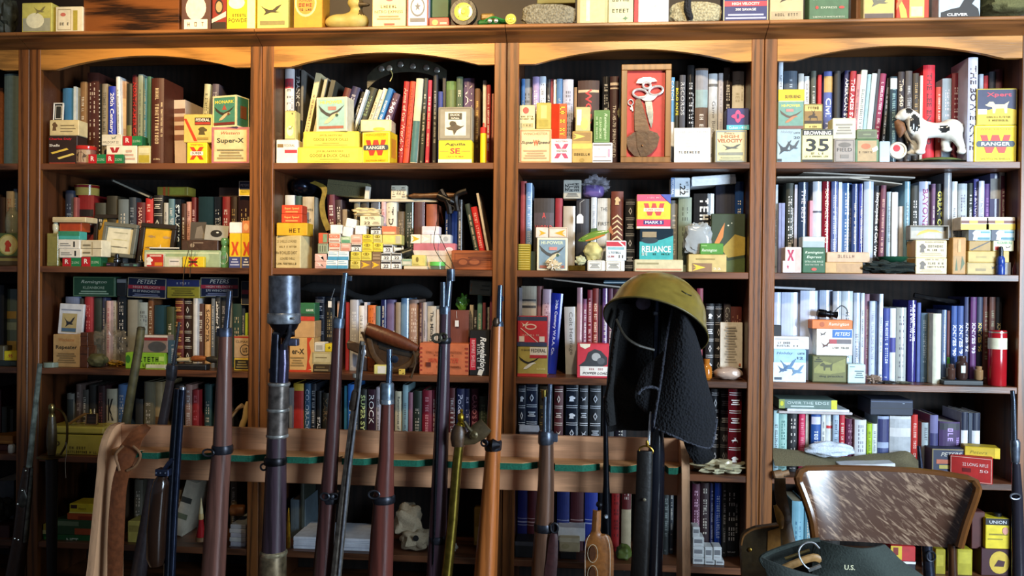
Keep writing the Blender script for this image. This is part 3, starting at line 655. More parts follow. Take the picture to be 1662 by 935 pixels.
box(220, 655, 662, 764, 'ecd84c', 'flat yellow duck call box, lower of two', JB, D=.075, Y=.028)
box(258, 632, 555, 662, 'ecd84c', 'flat yellow duck call box, upper of two', JB, D=.07)
box(347, 566, 322, 552, 'e4dcc0', 'cream carton with blue duck picture on yellow boxes', HIPOWER, D=.065, rot=-8)
box(660, 856, 555, 766, 'f0c418', 'yellow shotgun carton with red W under clear box', RANGER, D=.078, rot=-8, side=('r .2 .2 .8 .8 d88a20', 1))
box(645, 853, 475, 555, 'c8c4a0', 'frosted clear box on the yellow carton', 'r .06 .1 .94 .9 d0ccac;e .6 .2 .2 .15 c8b840', D=.07, kind='gloss')
box(1170, 1395, 614, 764, 'ecd428', 'yellow cartridge box with red SE letters', 'tb .5 .82 .15 .62 4a4420 Aguila;tb .5 .54 .24 .3 c03038 SE;r .04 .5 .3 .56 d8a838;r .7 .5 .96 .56 d8a838;g .5 .3 .06 .5 b08030;r 0 0 1 .18 f4eccc', D=.06)
box(1168, 1398, 390, 613, '8e8a7c', 'grey duck call box with duck drawing', 'l .03 .03 .97 .97 .03 6a665a;r .2 .14 .82 .86 e0dcc8;r .3 .62 .7 .82 3a3830;tb .5 .76 .06 .28 e8e4d8 DUCK;tb .5 .67 .05 .24 e8e4d8 CALL;duck .5 .35 .55 .45 4a4034;e .42 .5 .08 .08 3a342c', D=.055)
round_(1452, 1495, 530, 757, 'ecd020', 'yellow tube with red cap', CYL, [('cap', [(1.04, .84), (1.04, 1.0), (.9, 1.01)], 'd03428', 'plastic'), ('nozzle', [(.3, 1.0), (.25, 1.12), (.1, 1.14)], 'd03428', 'plastic')], name='tube', cat='tube', kind='plastic', Y=.05)
bay(3, 1, 820, 80, .24669)
books('''90 112 195 3a70b0
113 178 195 9c9c9c |333 GUN PARTS
180 224 180 9a8ab8 |fff Winter
226 268 178 c8d4e0 |556 Rifle
275 299 198 2a2a2e B |eee The Four
300 319 198 8a2a40
320 337 200 d8d8dc
339 378 195 5a80b0 g
380 450 198 b8bcd0 g |556 OLD GUNS
455 474 250 8a6a48
477 622 205 3a2020 B v=.3,.9 h=.3 b=.86,.89,c8b090 |c03038 WORLD
640 688 180 222226 g |ddd Southern Rod
690 752 178 3a1a20 h=.34 v=.1,.68 b=.86,.875,d8c8b8/.9,.93,d8c8b8 |e8e0d8 !The .45-70 SPRINGFIELD
1087 1117 185 5a98c8 b=.0,.5,e4e8ec v=.5,.96 |f4f4f4 CATCH
1119 1146 210 2a2a20 B |e8d820 BOLO KNIFE
1149 1188 170 5a5a60 g |ccc RECORDS
1200 1246 105 1c1c1e g |e8e8e8 Art of the Sword
1252 1338 125 6a5648 g b=.78,.98,8a8a90/.6,.78,8aa0a0 v=.1,.55 h=.3 |d8ccc0 Guns in Their Glory
1340 1402 160 c4c8cc v=.1,.7 h=.5 b=.86,.89,666 |5a5a60 Game Bird Carving
1405 1437 158 ccc8cc |889 Shots
1440 1498 120 2a2220 g
1501 1588 145 e6e2d4 g h=.3 v=.6,.95 |b0a890 MUNICA''')
box(85, 300, 525, 747, 'e4c898', 'tan carton with orange border and red double letter', 'l .03 .03 .97 .97 .04 d09060;t .5 .86 .07 .75 a86a48 WINCHESTER;tbi .27 .6 .11 .4 4a4c44 Super;tbi .76 .6 .11 .4 4a4c44 Speed;tb .52 .6 .18 .16 c85038 W;'+fine(.12, .4, 4, 'b89870'), D=.08)
box(88, 190, 368, 524, 'dcd0a0', 'cream box with red seal', 'e .42 .78 .2 .14 c05048;g .5 .52 .07 .8 6a5c40;g .5 .42 .07 .85 6a5c40;r .1 .06 .9 .24 b8a878;g .5 .15 .07 .5 4a4030', D=.06)
box(205, 302, 352, 524, 'b8a850', 'olive yellow box with pale label', 'r .3 .4 .7 .9 d8cc78;r .2 .1 .8 .35 a89840', D=.06)
box(302, 438, 590, 747, 'f0e8ea', 'white carton with large pink X', xbox('WESTERN', 'b84868'), D=.06)
box(302, 405, 358, 588, 'b83418', 'tall red box with vertical yellow script', 'r .52 .0 .98 1 c85a28;G .72 .5 .3 .85 ecc830', D=.055, kind='gloss')
box(440, 572, 540, 747, 'c0a058', 'gold box with yellow arrow', 'r .05 .7 .95 .97 9a7a48;arrow .35 .84 .6 .2 ecd860;r .0 .45 1 .62 d8c060;g .5 .28 .08 .8 6a5428;e .5 .1 .12 .06 a88840', D=.065)
box(462, 560, 380, 540, 'c8c088', 'pale yellow plastic box with white sticker', 'r .1 .25 .4 .9 ecebdc;e .6 .3 .25 .25 dcd870', D=.05, kind='gloss')
box(572, 705, 615, 747, 'ece8e6', 'white box with dotted edge', 'r .05 .86 .95 .92 6a6460;t .32 .7 .08 .2 c89090 CAL;r .78 .3 .88 .7 c8a0b8;r .1 .3 .7 .34 b89898;r .05 .1 .95 .15 7a7470', D=.06)
box(582, 688, 400, 614, '5a8444', 'tall green box with white vertical lettering', 'Vi .72 .5 .24 .8 d8e8c0 Remington;V .42 .45 .14 .65 c8dca8 KLEANBORE;G .2 .45 .12 .7 c8dca8;l .03 .02 .97 .98 .03 88a868', D=.055)
blob(738, 762, 388, 455, 'dcd0a0', 'small ivory ornament', name='ornament', cat='ornament', kind='ceramic', D=.02, free=True, amp=.2, Y=.1, n=10)
KF = frame(762, 1092, 100, 747, '8a6236', 'c03a34', 'wooden display case with red lining and knuckle knife', '', fw=.12, Y=.03, tilt=0, D=.035, name='display_case', kind='wood')
box(1380, 1590, 530, 737, 'ccc498', 'buff carton with flying bird and scalloped edge', 'l .02 .02 .98 .98 .05 8a9090;t .45 .9 .06 .3 8a4830 Peters;tb .47 .8 .09 .55 b06840 HIGH;tb .47 .67 .11 .78 a85838 VELOCITY;bird .52 .48 .6 .22 5a5c58;r .12 .24 .88 .32 8a8c80;'+fine(.06, .2, 2, 'a8a888'), D=.07)
box(1462, 1608, 388, 528, '30346c', 'navy box with pink emblem and cyan band', 'r 0 0 1 .22 58b8c8;t .5 .1 .12 .8 f0f0f0 Cuban - 410;e .5 .62 .14 .3 d04878;e .5 .62 .3 .12 c84070;e .5 .62 .06 .12 30346c', D=.06)
box(1112, 1352, 512, 742, 'f2f2f0', 'white certificate card with signature', 't .5 .87 .07 .9 8a8c8a SCHEECHOUTRUMA;'+fine(.42, .78, 4, 'c8c8c4')+'g .42 .3 .08 .6 5a5c60', D=.004, Y=.022, tilt=5, name='certificate_card', cat='card')
bay(4, 1, 1230, 80, .25993)
books('''132 160 72 c8d4e0 g
166 250 135 3a4858 h=.2 |aab8c8 HUNTER
255 290 152 c8c8c4 g
293 325 168 d8dce0 g
335 367 135 4a5048 |c8c8c0 MODERN GUNS
376 400 160 b02028
415 472 138 4a5a9a B v=.1,.72 b=.78,.95,b8985a |c8d0f0 Civil War
480 520 135 1a1a1e
545 580 132 1c2050 l=25 B |f4f4f4 AMERICAN SWORDS
582 619 135 a01828 l=30 B |f4ece8 THE AMES SWORD CO
622 647 155 c88080 l=36
650 688 128 d0dcd4 l=44 g
690 714 155 98b8c8 l=45
716 748 150 c0ccd0 l=50 g
751 767 125 33343a l=52
769 806 150 8a2850 l=58 |f0d8e0 The Red Book of Swords
808 828 180 1a1a1a l=40 |ddd Sword Lore
830 873 170 3a4c58 g b=.86,.98,dce4e8 |8aa A Guide
879 920 140 2a2024 B |c8b8a0 The .450
925 968 135 4a4444 B |bbb The .400
972 1010 150 3a3026 |b89860 Stalk
1015 1033 165 d8d0c0
1036 1112 98 d02030 B h=.4 |5a101a !THE LEE ENFIELD
1116 1153 235 c04838
1156 1214 182 a8bccc g |eef The Untold Story
1216 1267 148 7a2034 B h=.4 |f0e0e0 The Great Book of RIDERS
1270 1308 200 8a5a40 g
1318 1380 50 c4c8e0 g y=.035 B |2a2030 THE BOWIE KNIFE
1386 1411 155 9aa4b0
1413 1441 165 c03038
1449 1490 140 2a2c38
1493 1545 125 5a2430 |ccb Arms
1549 1603 125 5a2a34''')
box(120, 270, 497, 692, 'a0b8c4', 'pale blue carton with rising geese and number 20', 'ti .4 .9 .1 .5 7a8490 Holiday;g .82 .88 .05 .26 4a5560;tb .82 .74 .08 .26 4a5560 20;bird .3 .45 .6 .5 3a424a;bird .68 .5 .5 .4 4a525a;r .02 .04 .2 .12 3a4048', D=.07)
box(128, 285, 320, 497, 'd8d0a8', 'open carton with blue duck picture and yellow flap', 'r .0 .06 1 .96 6a9488;tb .5 .82 .1 .75 d8d458 HI-POWER;wings .5 .42 .9 .5 5a4a40;body .48 .4 .7 .45 b07a58;r .3 .6 .6 .7 b88078;r .0 .0 1 .1 7a5048', D=.07)
box(128, 292, 250, 320, 'd8b828', 'yellow open lid flap reading silver bend', 'tb .55 .35 .28 .6 3a3010 SILVER BEND', D=.004, Y=.034)
box(275, 470, 500, 693, 'e0dca0', 'cream powder box with huge black 35', 'l 0 0 1 1 .02 5a5a40;r .02 .82 .98 .98 1c1c1c;tb .5 .89 .12 .86 f0ece0 BROWNING;tb .5 .53 .38 .74 1c1c1c 35;g .5 .28 .06 .4 3a3a30;g .5 .19 .05 .8 4a4a40;r .02 .01 .98 .1 2a2a28', D=.07)
box(287, 405, 342, 498, 'c8b468', 'buff box with stag picture', 'l .02 .02 .98 .98 .03 4a4028;r .05 .25 .95 .72 8a6a34;deer .5 .52 .6 .5 3a2a18;g .5 .84 .1 .6 5a4a20;r .05 .22 .95 .34 3a2c20;g .5 .1 .06 .4 5a4a20', D=.06)
box(475, 608, 560, 694, '98908a', 'grey carton reading field in oval', 'l .06 .05 .94 .95 .03 5a5450;e .5 .75 .3 .1 6a645e;t .5 .55 .14 .7 3a3634 FIELD;r .3 .2 .7 .35 7a746e', D=.065)
box(466, 612, 430, 560, 'c8c4b0', 'off-white carton with small print', fine(.2, .75, 4, '8a867a'), D=.06)
box(608, 756, 562, 694, '5a7a58', 'green framed tan carton with white sticker', 'r .1 .06 .9 .94 a89068;e .45 .7 .2 .12 b06840;g .45 .45 .08 .6 5a4830;p f0f0f0 .7,.6 .92,.72 .96,.55 .76,.45', D=.065)
box(617, 745, 500, 562, '6a7a58', 'dull green long box on framed carton', 'r .08 .2 .92 .8 5a6048;r .3 .4 .7 .55 7a8464', D=.06)
box(760, 826, 575, 698, 'a8c0d0', 'clear blue plastic box', 'r .1 .1 .9 .25 e8f0f8', D=.04, kind='gloss', name='plastic_box')
box(1380, 1645, 475, 695, 'ecd418', 'bright yellow carton with large red W beside tall lilac book', RANGER, D=.085)
box(1397, 1650, 245, 475, 'c0b048', 'navy and yellow carton with pointing dog', 'r .02 .4 .98 .97 303654;p d8bc30 .02,.4 .3,.42 .6,.5 .98,.42 .98,.03 .02,.03;tb .55 .82 .14 .62 c8384c Xpert;dog .5 .5 .6 .44 d8cca0;r .03 .3 .25 .44 eceae0;g .55 .22 .05 .6 8a7820;g .55 .13 .05 .5 8a7820', D=.08)
# ================================================================== ROW 2
bay(0, 2, 0, 270, .2527)
books('''-70 -5 180 3a2a20
-2 30 200 4a3424
35 82 160 c8b898 v=.3,.95 |c86838 Outdoor
84 108 145 6a7a8a g''')
box(-60, 118, 578, 640, '4a3a20', 'dark wooden plinth under round olive tin', 'r .3 .5 .98 .8 8a7a40', D=.08, name='plinth_box')
box(-60, 120, 430, 578, '4a5a30', 'olive tin with red figure in oval', 'e .62 .5 .35 .46 a89a50;e .62 .5 .3 .4 c8b878;head .62 .45 .26 .5 b03820', D=.07, name='tin', cat='tin')
round_(40, 120, 265, 428, '9aa08a', 'cloudy glass jar on olive tin', [(.7, 0), (.95, .1), (1, .5), (.8, .8), (.5, .9), (.5, 1)], kind='glass', Y=.07)
bay(1, 2, 0, 270, .2527)
books('''415 468 155 2a3348 |8a9ab0 Guns
470 494 200 8a4a4a
496 600 185 7a1a1c b=.2,.3,1a1414/.45,.55,1a1414/.7,.8,1a1414/.33,.36,d8c8b0/.58,.61,d8c8b0 p y=.13
605 675 235 3a3c34
680 750 190 2c2a20 p
755 822 212 6a7478 g
825 870 200 2a3440 |9aa4b0 WILD FOWL
873 928 232 5a1a20 B h=.4 |d8b0a0 HAVEN
932 980 205 b82a28 b=.0,.35,d8d4d0 |f0c0b0 Quail
983 1045 185 141416 o=d8d4c4
1050 1078 235 b0b0a8
1081 1117 210 5a7c88 |ddd THE MEN
1119 1160 212 1a2026 B g |d8e8f0 STALKING
1165 1192 240 4a2c20
1196 1228 228 c89890 |5a2a2a The Shotgun Trap
1229 1258 200 5a1418 |caa Hunt
1270 1366 195 1c3034 g b=.55,.58,3a5a5a p
1371 1420 195 16181c g |aaa Tales
1426 1474 195 7a1a1e |ddd Birds
1479 1521 195 2a1812 |a89060 Sport
1526 1606 195 2a1812 g |a89060 Guns''')
round_(490, 628, 122, 185, 'b8a050', 'round brass-coloured tin with red top', CYL, [('lid', [(1.02, .72), (1.02, .95), (.9, 1)], '7a1a18', 'gloss')], name='round_tin', cat='tin', Y=.18, kind='gloss')
box(700, 985, 135, 152, '1c1c1a', 'thin black magazine sloping down onto the books', 'r .05 .2 .95 .8 8a8a80', roll=23, free=True, D=.14, Y=.12, name='magazine', cat='magazine')
box(1008, 1205, 132, 197, '8a8030', 'olive box with orange stripes lying on books', 'r .2 .0 .28 1 b85828;r .36 0 .4 1 b85828;r .42 .1 .9 .9 9a9a38', D=.07, Y=.14)
box(1405, 1606, 135, 197, '4a342a', 'dark brown box lying on leather books', '', D=.08, Y=.14)
box(1535, 1612, 95, 190, '2c3458', 'navy and yellow box at right pillar', 'l .0 .0 1 1 .05 e0dcd0;r .05 .05 .95 .42 d8c030;t .5 .3 .18 .7 3a3420 VELOCITY;t .5 .72 .16 .7 e0dce8 PETERS', D=.01, Y=.1, free=True)
box(300, 372, 430, 635, 'b0a860', 'olive glass oil bottle, square', 'r .1 .1 .9 .9 8a8448', D=.06, kind='glass', name='oil_bottle', cat='bottle')
round_(340, 378, 362, 430, 'c8c8b0', 'small clear glass stopper on square bottle', [(.8, 0), (.8, .2), (1, .4), (1, .8), (.6, 1)], name='glass_stopper', cat='stopper', kind='ceramic', Y=.06)
box(402, 518, 588, 642, '20603c', 'red and green rimfire box below the white boxes', RG, D=.05)
box(378, 518, 530, 587, 'e8e4d8', 'white rimfire box, second from bottom of stack', 'r .1 .5 .5 .6 6a6a68;r .1 .3 .6 .4 8a8a88;r .72 .2 .8 .8 3a3a3a', D=.05)
box(372, 510, 470, 530, 'e8e4d8', 'white rimfire box under the teal box', 'r .1 .5 .5 .6 6a6a68;r .1 .3 .6 .4 8a8a88;r .72 .2 .8 .8 3a3a3a', D=.05)
box(375, 510, 418, 470, '48aca4', 'small teal box on white boxes', 'r 0 .45 1 1 3a8a68', D=.05)
box(380, 522, 360, 420, 'b04a22', 'orange box on teal box', 'r .1 .2 .9 .8 a84020', D=.06, Y=.05)
box(335, 550, 325, 362, 'd0c098', 'flat cream box lid at the top of the stack', 'r .02 .3 .9 .4 b8a880', D=.08, Y=.04)
box(524, 645, 582, 642, '20603c', 'red and green rimfire box under cream pair', RG, D=.05)
box(522, 668, 475, 582, 'e4dcc0', 'pair of cream boxes stacked as one', 'r .0 .49 1 .52 8a8268;r .06 .65 .45 .75 8a8268;r .52 .1 .56 .9 a89a78;r .06 .2 .45 .3 8a8268', D=.05, rot=-10)
frame(560, 785, 300, 500, '2a2018', 'b08838', 'tall dark framed mount with yellow lining at the back', 'fish .35 .6 .4 .3 8a6a38', Y=.10, roll=-3, fw=.12) if False else None
frame(590, 790, 310, 642, '241c16', 'b89030', 'dark framed yellow mount standing behind the grey one', 'e .5 .5 .3 .2 8a7040', Y=.105, tilt=4, fw=.12)
frame(645, 862, 365, 605, '6a6c62', 'dcdac4', 'grey framed mount with three pale fishing flies', 'fish .5 .78 .6 .12 a8a890;fish .5 .52 .62 .14 c8c49c;fish .5 .24 .7 .14 7a786a', Y=.075, roll=5, tilt=6, fw=.11)
frame(880, 1110, 368, 640, '241c18', 'd8a820', 'dark framed mount with yellow lining and white flies', 'fish .25 .75 .3 .2 a88858;fish .8 .75 .3 .22 b89868;fish .3 .42 .5 .16 8a7048;star .62 .42 .2 .25 e8e0d0', Y=.085, roll=4, tilt=6, fw=.12)
for i, (a, b, t, c) in enumerate(((732, 770, 562, '141416'), (890, 918, 572, '1c1c20'))):
    round_(a, b, t, 642, c, ['black glossy eyepiece beside grey frame', 'small black eyepiece beside dark frame'][i], [(.8, 0), (.8, .3), (1, .35), (1, .6), (.7, .68), (.7, .95), (.5, 1)], [('ring', [(1.02, .42), (1.02, .5)], '8a8a90', 'steel')], name='eyepiece', cat='eyepiece', kind='plastic')
box(680, 735, 618, 642, '20202a', 'small black buckle box beside eyepiece', 'r .1 .4 .5 .6 8a5a80', D=.03)
box(775, 885, 622, 642, '2a3038', 'flat black pouch between the eyepieces', 'r .2 .3 .5 .8 4a6a70;r .75 .2 .95 .7 5a8a7a', D=.03)
box(925, 1415, 540, 647, '98ac8a', 'long pale green box at shelf front', 'e .78 .6 .08 .4 a8bc98;r .02 .8 .98 .9 c8d4b0', D=.05, Y=.045)
box(925, 1050, 560, 647, 'c8c4b0', 'white and red box with eagle head', 'r .15 .04 1 .94 c03028;head .28 .45 .36 .6 f0ece4;r .55 .1 .95 .35 d8882c;r .3 .78 .9 .88 e8c8b8', D=.018, Y=.024)
box(1052, 1165, 580, 647, 'c8d0b8', 'small pale green box with grey label', 'r .3 .15 .9 .8 e0dcd8;r .35 .5 .85 .6 8a8a88', D=.018, Y=.024)
box(1172, 1310, 580, 647, 'e0c428', 'small yellow box with red X behind string', 'p c03828 .25,.9 .4,.9 .5,.65 .6,.9 .75,.9 .58,.5 .75,.1 .6,.1 .5,.35 .4,.1 .25,.1 .42,.5;r .3 .42 .7 .58 3a2a18', D=.018, Y=.024)
box(960, 1152, 520, 537, '18181a', 'black pocket knife with white edge on the long box', 'r 0 .6 1 1 d8d8d4', D=.02, Y=.05, name='pocket_knife', cat='knife')
box(1165, 1400, 475, 540, '4a362c', 'dark brown leather box on long green box', 'r .3 .7 .6 .8 8a7868;e .3 .5 .06 .2 9a8a78', D=.04, Y=.05, kind='leather')
box(1222, 1318, 355, 478, '3a3430', 'dark portrait photograph', 'p 6a625a .3,.1 .4,.7 .7,.8 .9,.3 .9,.1', D=.003, Y=.06, name='photograph', cat='photo', tilt=8, rot=10)
box(1312, 1462, 377, 478, '9a9a94', 'pale photograph with black oval', 'e .5 .45 .25 .24 1c1c1c;e .55 .52 .06 .05 d8d8d0', D=.003, Y=.055, name='photograph', cat='photo', tilt=8, roll=3)
round_(1420, 1470, 460, 645, '5a8a5a', 'green glass bottle with white label', [(.9, 0), (1, .04), (1, .62), (.75, .72), (1, .8), (1, .92), (.7, 1)], name='green_bottle', cat='bottle', kind='gloss', spec='e .5 .34 .5 .22 e0e4d8;r .35 .28 .65 .4 6a7a68')
box(1472, 1606, 430, 647, 'e0b818', 'yellow and blue shell carton with red cross', 'r 0 0 1 .32 3c4478;r .55 0 .6 1 a88a20;p c84820 .1,.75 .2,.75 .28,.6 .36,.75 .46,.75 .36,.55 .46,.36 .36,.36 .28,.5 .2,.36 .1,.36 .2,.55;p c84820 .66,.75 .76,.75 .84,.6 .92,.75 1,.75 1,.36 .92,.36 .84,.5 .76,.36 .66,.36 .76,.55;'+fine(.05, .28, 3, 'a8acc8', .05, .5)+fine(.05, .28, 3, 'd0d4e8', .66, .98), D=.07)
box(1472, 1552, 360, 432, 'f0e4e4', 'small white box on the yellow and blue carton', '', D=.05)
box(1555, 1606, 350, 432, 'd88858', 'small orange patterned box at right pillar', 'e .5 .5 .3 .3 e8b888', D=.05)
bay(2, 2, 430, 270, .24067)
books('''130 196 195 c0c8d0 p
205 247 200 2c4a4a p
250 330 205 b4ae9c b=.0,.0,333 t v=.3,.9 |333 Doves and Dove Shooting
415 468 190 5a2030 l=-25 B |eee BANTAM
470 518 225 3a2a30 l=-20 B |ddd UNKNOWN
521 553 290 9a9088 l=-8
600 640 235 6a6a60
642 700 240 33302c
712 778 235 555a66 g
785 814 240 c8a8b0 |a04060 The Vanishing
816 887 238 ccc8bc B h=.5 |2a2826 IT DON'T S
889 944 305 5a5044 t |a09078 Trails West
946 1004 240 3a4440 g |aaa HUNTERS
1006 1075 240 6a2028 g b=.5,1,4a3034 p
1086 1160 255 8a4a34 p
1216 1238 300 1a2a5a g
1240 1258 300 1c2c60 g
1260 1278 300 1a2a5a g
1280 1297 300 1c3064 g
1301 1330 225 4a4644 g
1345 1378 250 2a3a34 l=-95
1385 1426 270 c01820 l=-85 B |f0c0c0 illegible
1424 1440 180 c8c0b4 l=-100 f''')
box(565, 1160, 222, 242, 'c4bca8', 'long pale wooden board lying across books', '', D=.03, Y=.11, name='wooden_board', cat='board')
box(850, 955, 128, 222, 'ccc8b4', 'cream small-bore box standing on the board', 't .5 .5 .3 .3 4a4844 22;'+fine(.1, .9, 5, '8a867a', .06, .3)+fine(.1, .9, 5, '8a867a', .7, .94), D=.03, Y=.11)
box(674, 704, 135, 222, 'c8c8c0', 'narrow white card leaning on the board', '', D=.02, Y=.11, roll=5)
box(415, 690, 100, 205, '55543a', 'flat olive canvas pouch', 'r .05 .7 .95 .72 3a3a28', D=.05, Y=.14, kind='canvas', free=True, name='canvas_pouch', cat='pouch', roll=6)
blob(180, 350, 80, 205, '1c2230', 'dark blue steel helmet', D=.14, Y=.12, name='helmet', cat='helmet', kind='steel', free=True, amp=.02)
m = MB()
pp = [P(px(x), py(y), yy) for x, y, yy in ((320, 105, .10), (400, 150, .09), (385, 250, .08), (395, 340, .07), (430, 430, .06))]
rows = [[v+Vector((t*.010, 0, t*.004)) for t in (-1, 0, 1)] for v in curve(pp)]
m.grid(rows, mat('7a6a28', 'leather'), .003); tag(m.build('leather_strap', smooth=True), 'olive gold leather strap hanging down, second shelf, second full bookcase', 'strap')
# black iron mould and its wooden handle
m = MB(); A_ = P(px(1200), py(230), .08); m.lathe(P(px(1165), py(195), .08), (1, 0, -.45), [(.012, 0), (.016, .02), (.012, .04), (.016, .055), (.008, .07)], mat('1a1614', 'worn'))
IR = m.build('iron_tool', smooth=True)
for cx_, cy_, r_ in ((1260, 285, .010), (1265, 232, .007)):
    q = MB(); cc = P(px(cx_), py(cy_), .075); q.tube([cc+Vector((r_*math.cos(a*.5236), 0, r_*math.sin(a*.5236))) for a in range(12)], .003, mat('2a2826', 'worn'), 6, closed=True); q.build('ring', IR, smooth=True)
q = MB(); q.tube(curve([P(px(1185), py(160), .08), P(px(1235), py(250), .08), P(px(1250), py(320), .08)]), [.012]*11, mat('1c1816', 'worn'), 8); q.build('frame_arm', IR, smooth=True)
q = MB(); q.tube(curve([P(px(1360), py(165), .08), P(px(1290), py(200), .08), P(px(1300), py(300), .08)]), [.011]*11, mat('1c1816', 'worn'), 8); q.build('frame_arm', IR, smooth=True)
q = MB(); q.lathe(P(px(970), py(200), .10), (1, 0, .02), [(.004, 0), (.010, .02), (.008, .06), (.011, .1), (.009, .16), (.006, .19)], mat('5a3a20', 'leather')); q.build('handle', IR, smooth=True)
tag(IR, 'black iron tool with rings and wooden handle, second shelf, second full bookcase', 'tool')
box(78, 266, 468, 688, 'd0c090', 'large tan shot carton with printed text lines', 't .45 .83 .08 .8 6a5c38 25 SHELLS LOADED;g .5 .66 .06 .7 7a6c48;t .45 .48 .09 .85 5a4c30 No 8 CHILLED SHOT;t .5 .3 .07 .6 6a5c38 LOADED SHELLS;g .45 .14 .06 .8 6a5c38', D=.08, rot=-14)
box(78, 285, 382, 466, 'd8a824', 'mustard yellow box on the tan shot carton', 'g .6 .4 .35 .4 6a4a10', D=.07)
box(110, 250, 320, 382, 'c84422', 'lower of two red boxes on the mustard box', 'tb .5 .6 .3 .7 f0b868 Super Speed;r .2 .15 .8 .3 e8a058', D=.06)
box(112, 250, 262, 320, 'cc4426', 'upper of two red boxes on the mustard box', 'tb .5 .6 .3 .7 f0b868 Super Speed;r .2 .15 .8 .3 e8a058', D=.06)
# the wall of small rimfire boxes
G22 = 'small rimfire boxes stacked on the second shelf'
BLUEW = 'r 0 0 1 .4 4a98c4;r .1 .6 .9 .68 8ab0c8;r .1 .8 .7 .86 8ab0c8'
YEL = 'e .5 .75 .3 .18 8a7a28;e .35 .75 .05 .1 e8d048;e .65 .75 .05 .1 e8d048;r .1 .2 .9 .3 b0a040;r .1 .4 .8 .46 b0a040'
REDP = 'r .06 .5 .94 .92 d86848;t .5 .7 .25 .7 f0dcd0 PETERS;r .1 .15 .9 .25 a87060'
smalls = [
 (335, 415, 642, 690, 'd8b0a8', 'pink crumpled rimfire box, lowest at left', 'p f0dcd8 .1,.9 .6,.6 .3,.5 .8,.2;r .1 .2 .8 .3 b88888'), (335, 415, 590, 640, 'd8b0a8', 'pink crumpled rimfire box, second at left', 'p f0dcd8 .2,.9 .7,.7 .4,.4 .8,.1'),
 (356, 424, 520, 590, '98a48c', 'grey green rimfire box with black bars', 'l .05 .05 .95 .95 .04 5a6a58;r .2 .2 .28 .8 4a5048;r .45 .2 .53 .8 4a5048;r .7 .2 .78 .8 4a5048'), (362, 422, 450, 520, 'b86040', 'red and green striped rimfire box', 'r 0 0 .45 1 c85838;r .5 .1 .95 .9 7a9a78'),
 (412, 487, 632, 690, 'e8f0f4', 'blue and white rimfire box, lower left of four', BLUEW), (489, 557, 632, 690, 'e8f0f4', 'blue and white rimfire box, lower right of four', BLUEW),
 (424, 491, 573, 632, 'e8f0f4', 'blue and white rimfire box, upper left of four', BLUEW), (493, 563, 573, 632, 'e8f0f4', 'blue and white rimfire box, upper right of four', BLUEW),
 (430, 508, 515, 573, 'd8c8bc', 'red lettered rimfire box on the blue ones', REDP), (428, 508, 455, 515, 'd8c8bc', 'red lettered rimfire box under white box', REDP),
 (510, 578, 520, 573, 'd8b0a4', 'faded pink rimfire box beside black numbered box', 'r .1 .1 .9 .4 c88878;r .2 .6 .8 .8 e8c8bc'), (510, 580, 475, 520, 'a8c0a0', 'pale green rimfire box in the wall', 'r .1 .1 .9 .5 5a9a78;r .2 .6 .8 .8 c8d8c0'),
 (440, 520, 395, 455, 'f2eee8', 'plain white box at upper left of wall', ''), (575, 643, 637, 690, 'dccc68', 'yellow rimfire box at the bottom row', YEL),
 (645, 715, 637, 690, '8a6a4c', 'brown rimfire box with yellow arrow, left of pair', ARROW), (717, 778, 637, 690, '8a6a4c', 'brown rimfire box with yellow arrow, right of pair', ARROW),
 (780, 848, 637, 690, 'ecece8', 'white numbered 22 box, bottom row left', N22), (850, 920, 637, 690, 'ecece8', 'white numbered 22 box, bottom row right', N22),
 (577, 646, 577, 636, 'dccc50', 'yellow rimfire box in second row, left', YEL), (648, 718, 577, 636, 'dccc50', 'yellow rimfire box in second row, right', YEL), (722, 782, 577, 636, '7a6248', 'brown rimfire box in second row', 'r .1 .2 .9 .35 a89070;r .1 .55 .9 .7 a89070'),
 (783, 850, 585, 636, 'ecece8', 'white numbered 22 box, second row left', N22), (852, 920, 585, 636, 'ecece8', 'white numbered 22 box, second row right', N22),
 (580, 652, 525, 577, 'ecece8', 'white numbered 22 box in third row', N22), (655, 726, 517, 577, 'e4d040', 'bright yellow rimfire box in third row, left', YEL), (728, 794, 517, 577, 'e4d040', 'bright yellow rimfire box in third row, right', YEL),
 (796, 860, 528, 584, 'e4e4e8', 'white and grey numbered box beside spool', N22), (580, 654, 462, 523, 'd8b0a0', 'faded orange rimfire box in fourth row', 'r .1 .2 .9 .5 c89080;r .2 .65 .8 .8 e8d0c4'),
 (656, 727, 460, 516, 'e4cc38', 'yellow rimfire box in fourth row, left', YEL), (729, 788, 460, 516, 'd8d080', 'pale yellow rimfire box in fourth row, right', YEL), (790, 920, 462, 526, 'd0c470', 'long yellow clear-topped box in fourth row', 'r .05 .2 .65 .9 dcd070;r .7 .1 .95 .9 b8b498'),
 (607, 678, 400, 460, 'eef0f0', 'plain white box standing between gaps', ''), (712, 783, 414, 459, 'ecece8', 'white numbered 22 box on top row', N22), (789, 885, 405, 460, 'c88860', 'orange topped cellophane packet', 'r 0 .4 1 1 d07050;r .1 .1 .9 .35 e0c090'),
 (922, 990, 624, 672, 'a8b49c', 'grey green small box beside cream box', 'r .1 .2 .9 .6 c8c8b8;r .1 .75 .9 .9 7aa890'), (990, 1082, 600, 672, 'd0c470', 'cream yellow box with brown mark', 'e .4 .6 .1 .25 7a6a30;r .1 .1 .5 .2 a89a50'),
]
for q in smalls:
    if q[0] == 922: box(935, 1095, 672, 694, 'd0c0a4', 'flat cream card box on the shelf edge', 'r .05 .3 .95 .7 dccdb4', D=.05)
    box(*q[:5], q[5], q[6], D=.055, group=G22, Y=.034)
box(524, 590, 410, 474, 'eef0ee', 'tilted white box, lower of two', '', roll=8, D=.05, Y=.036, group=G22, free=True)
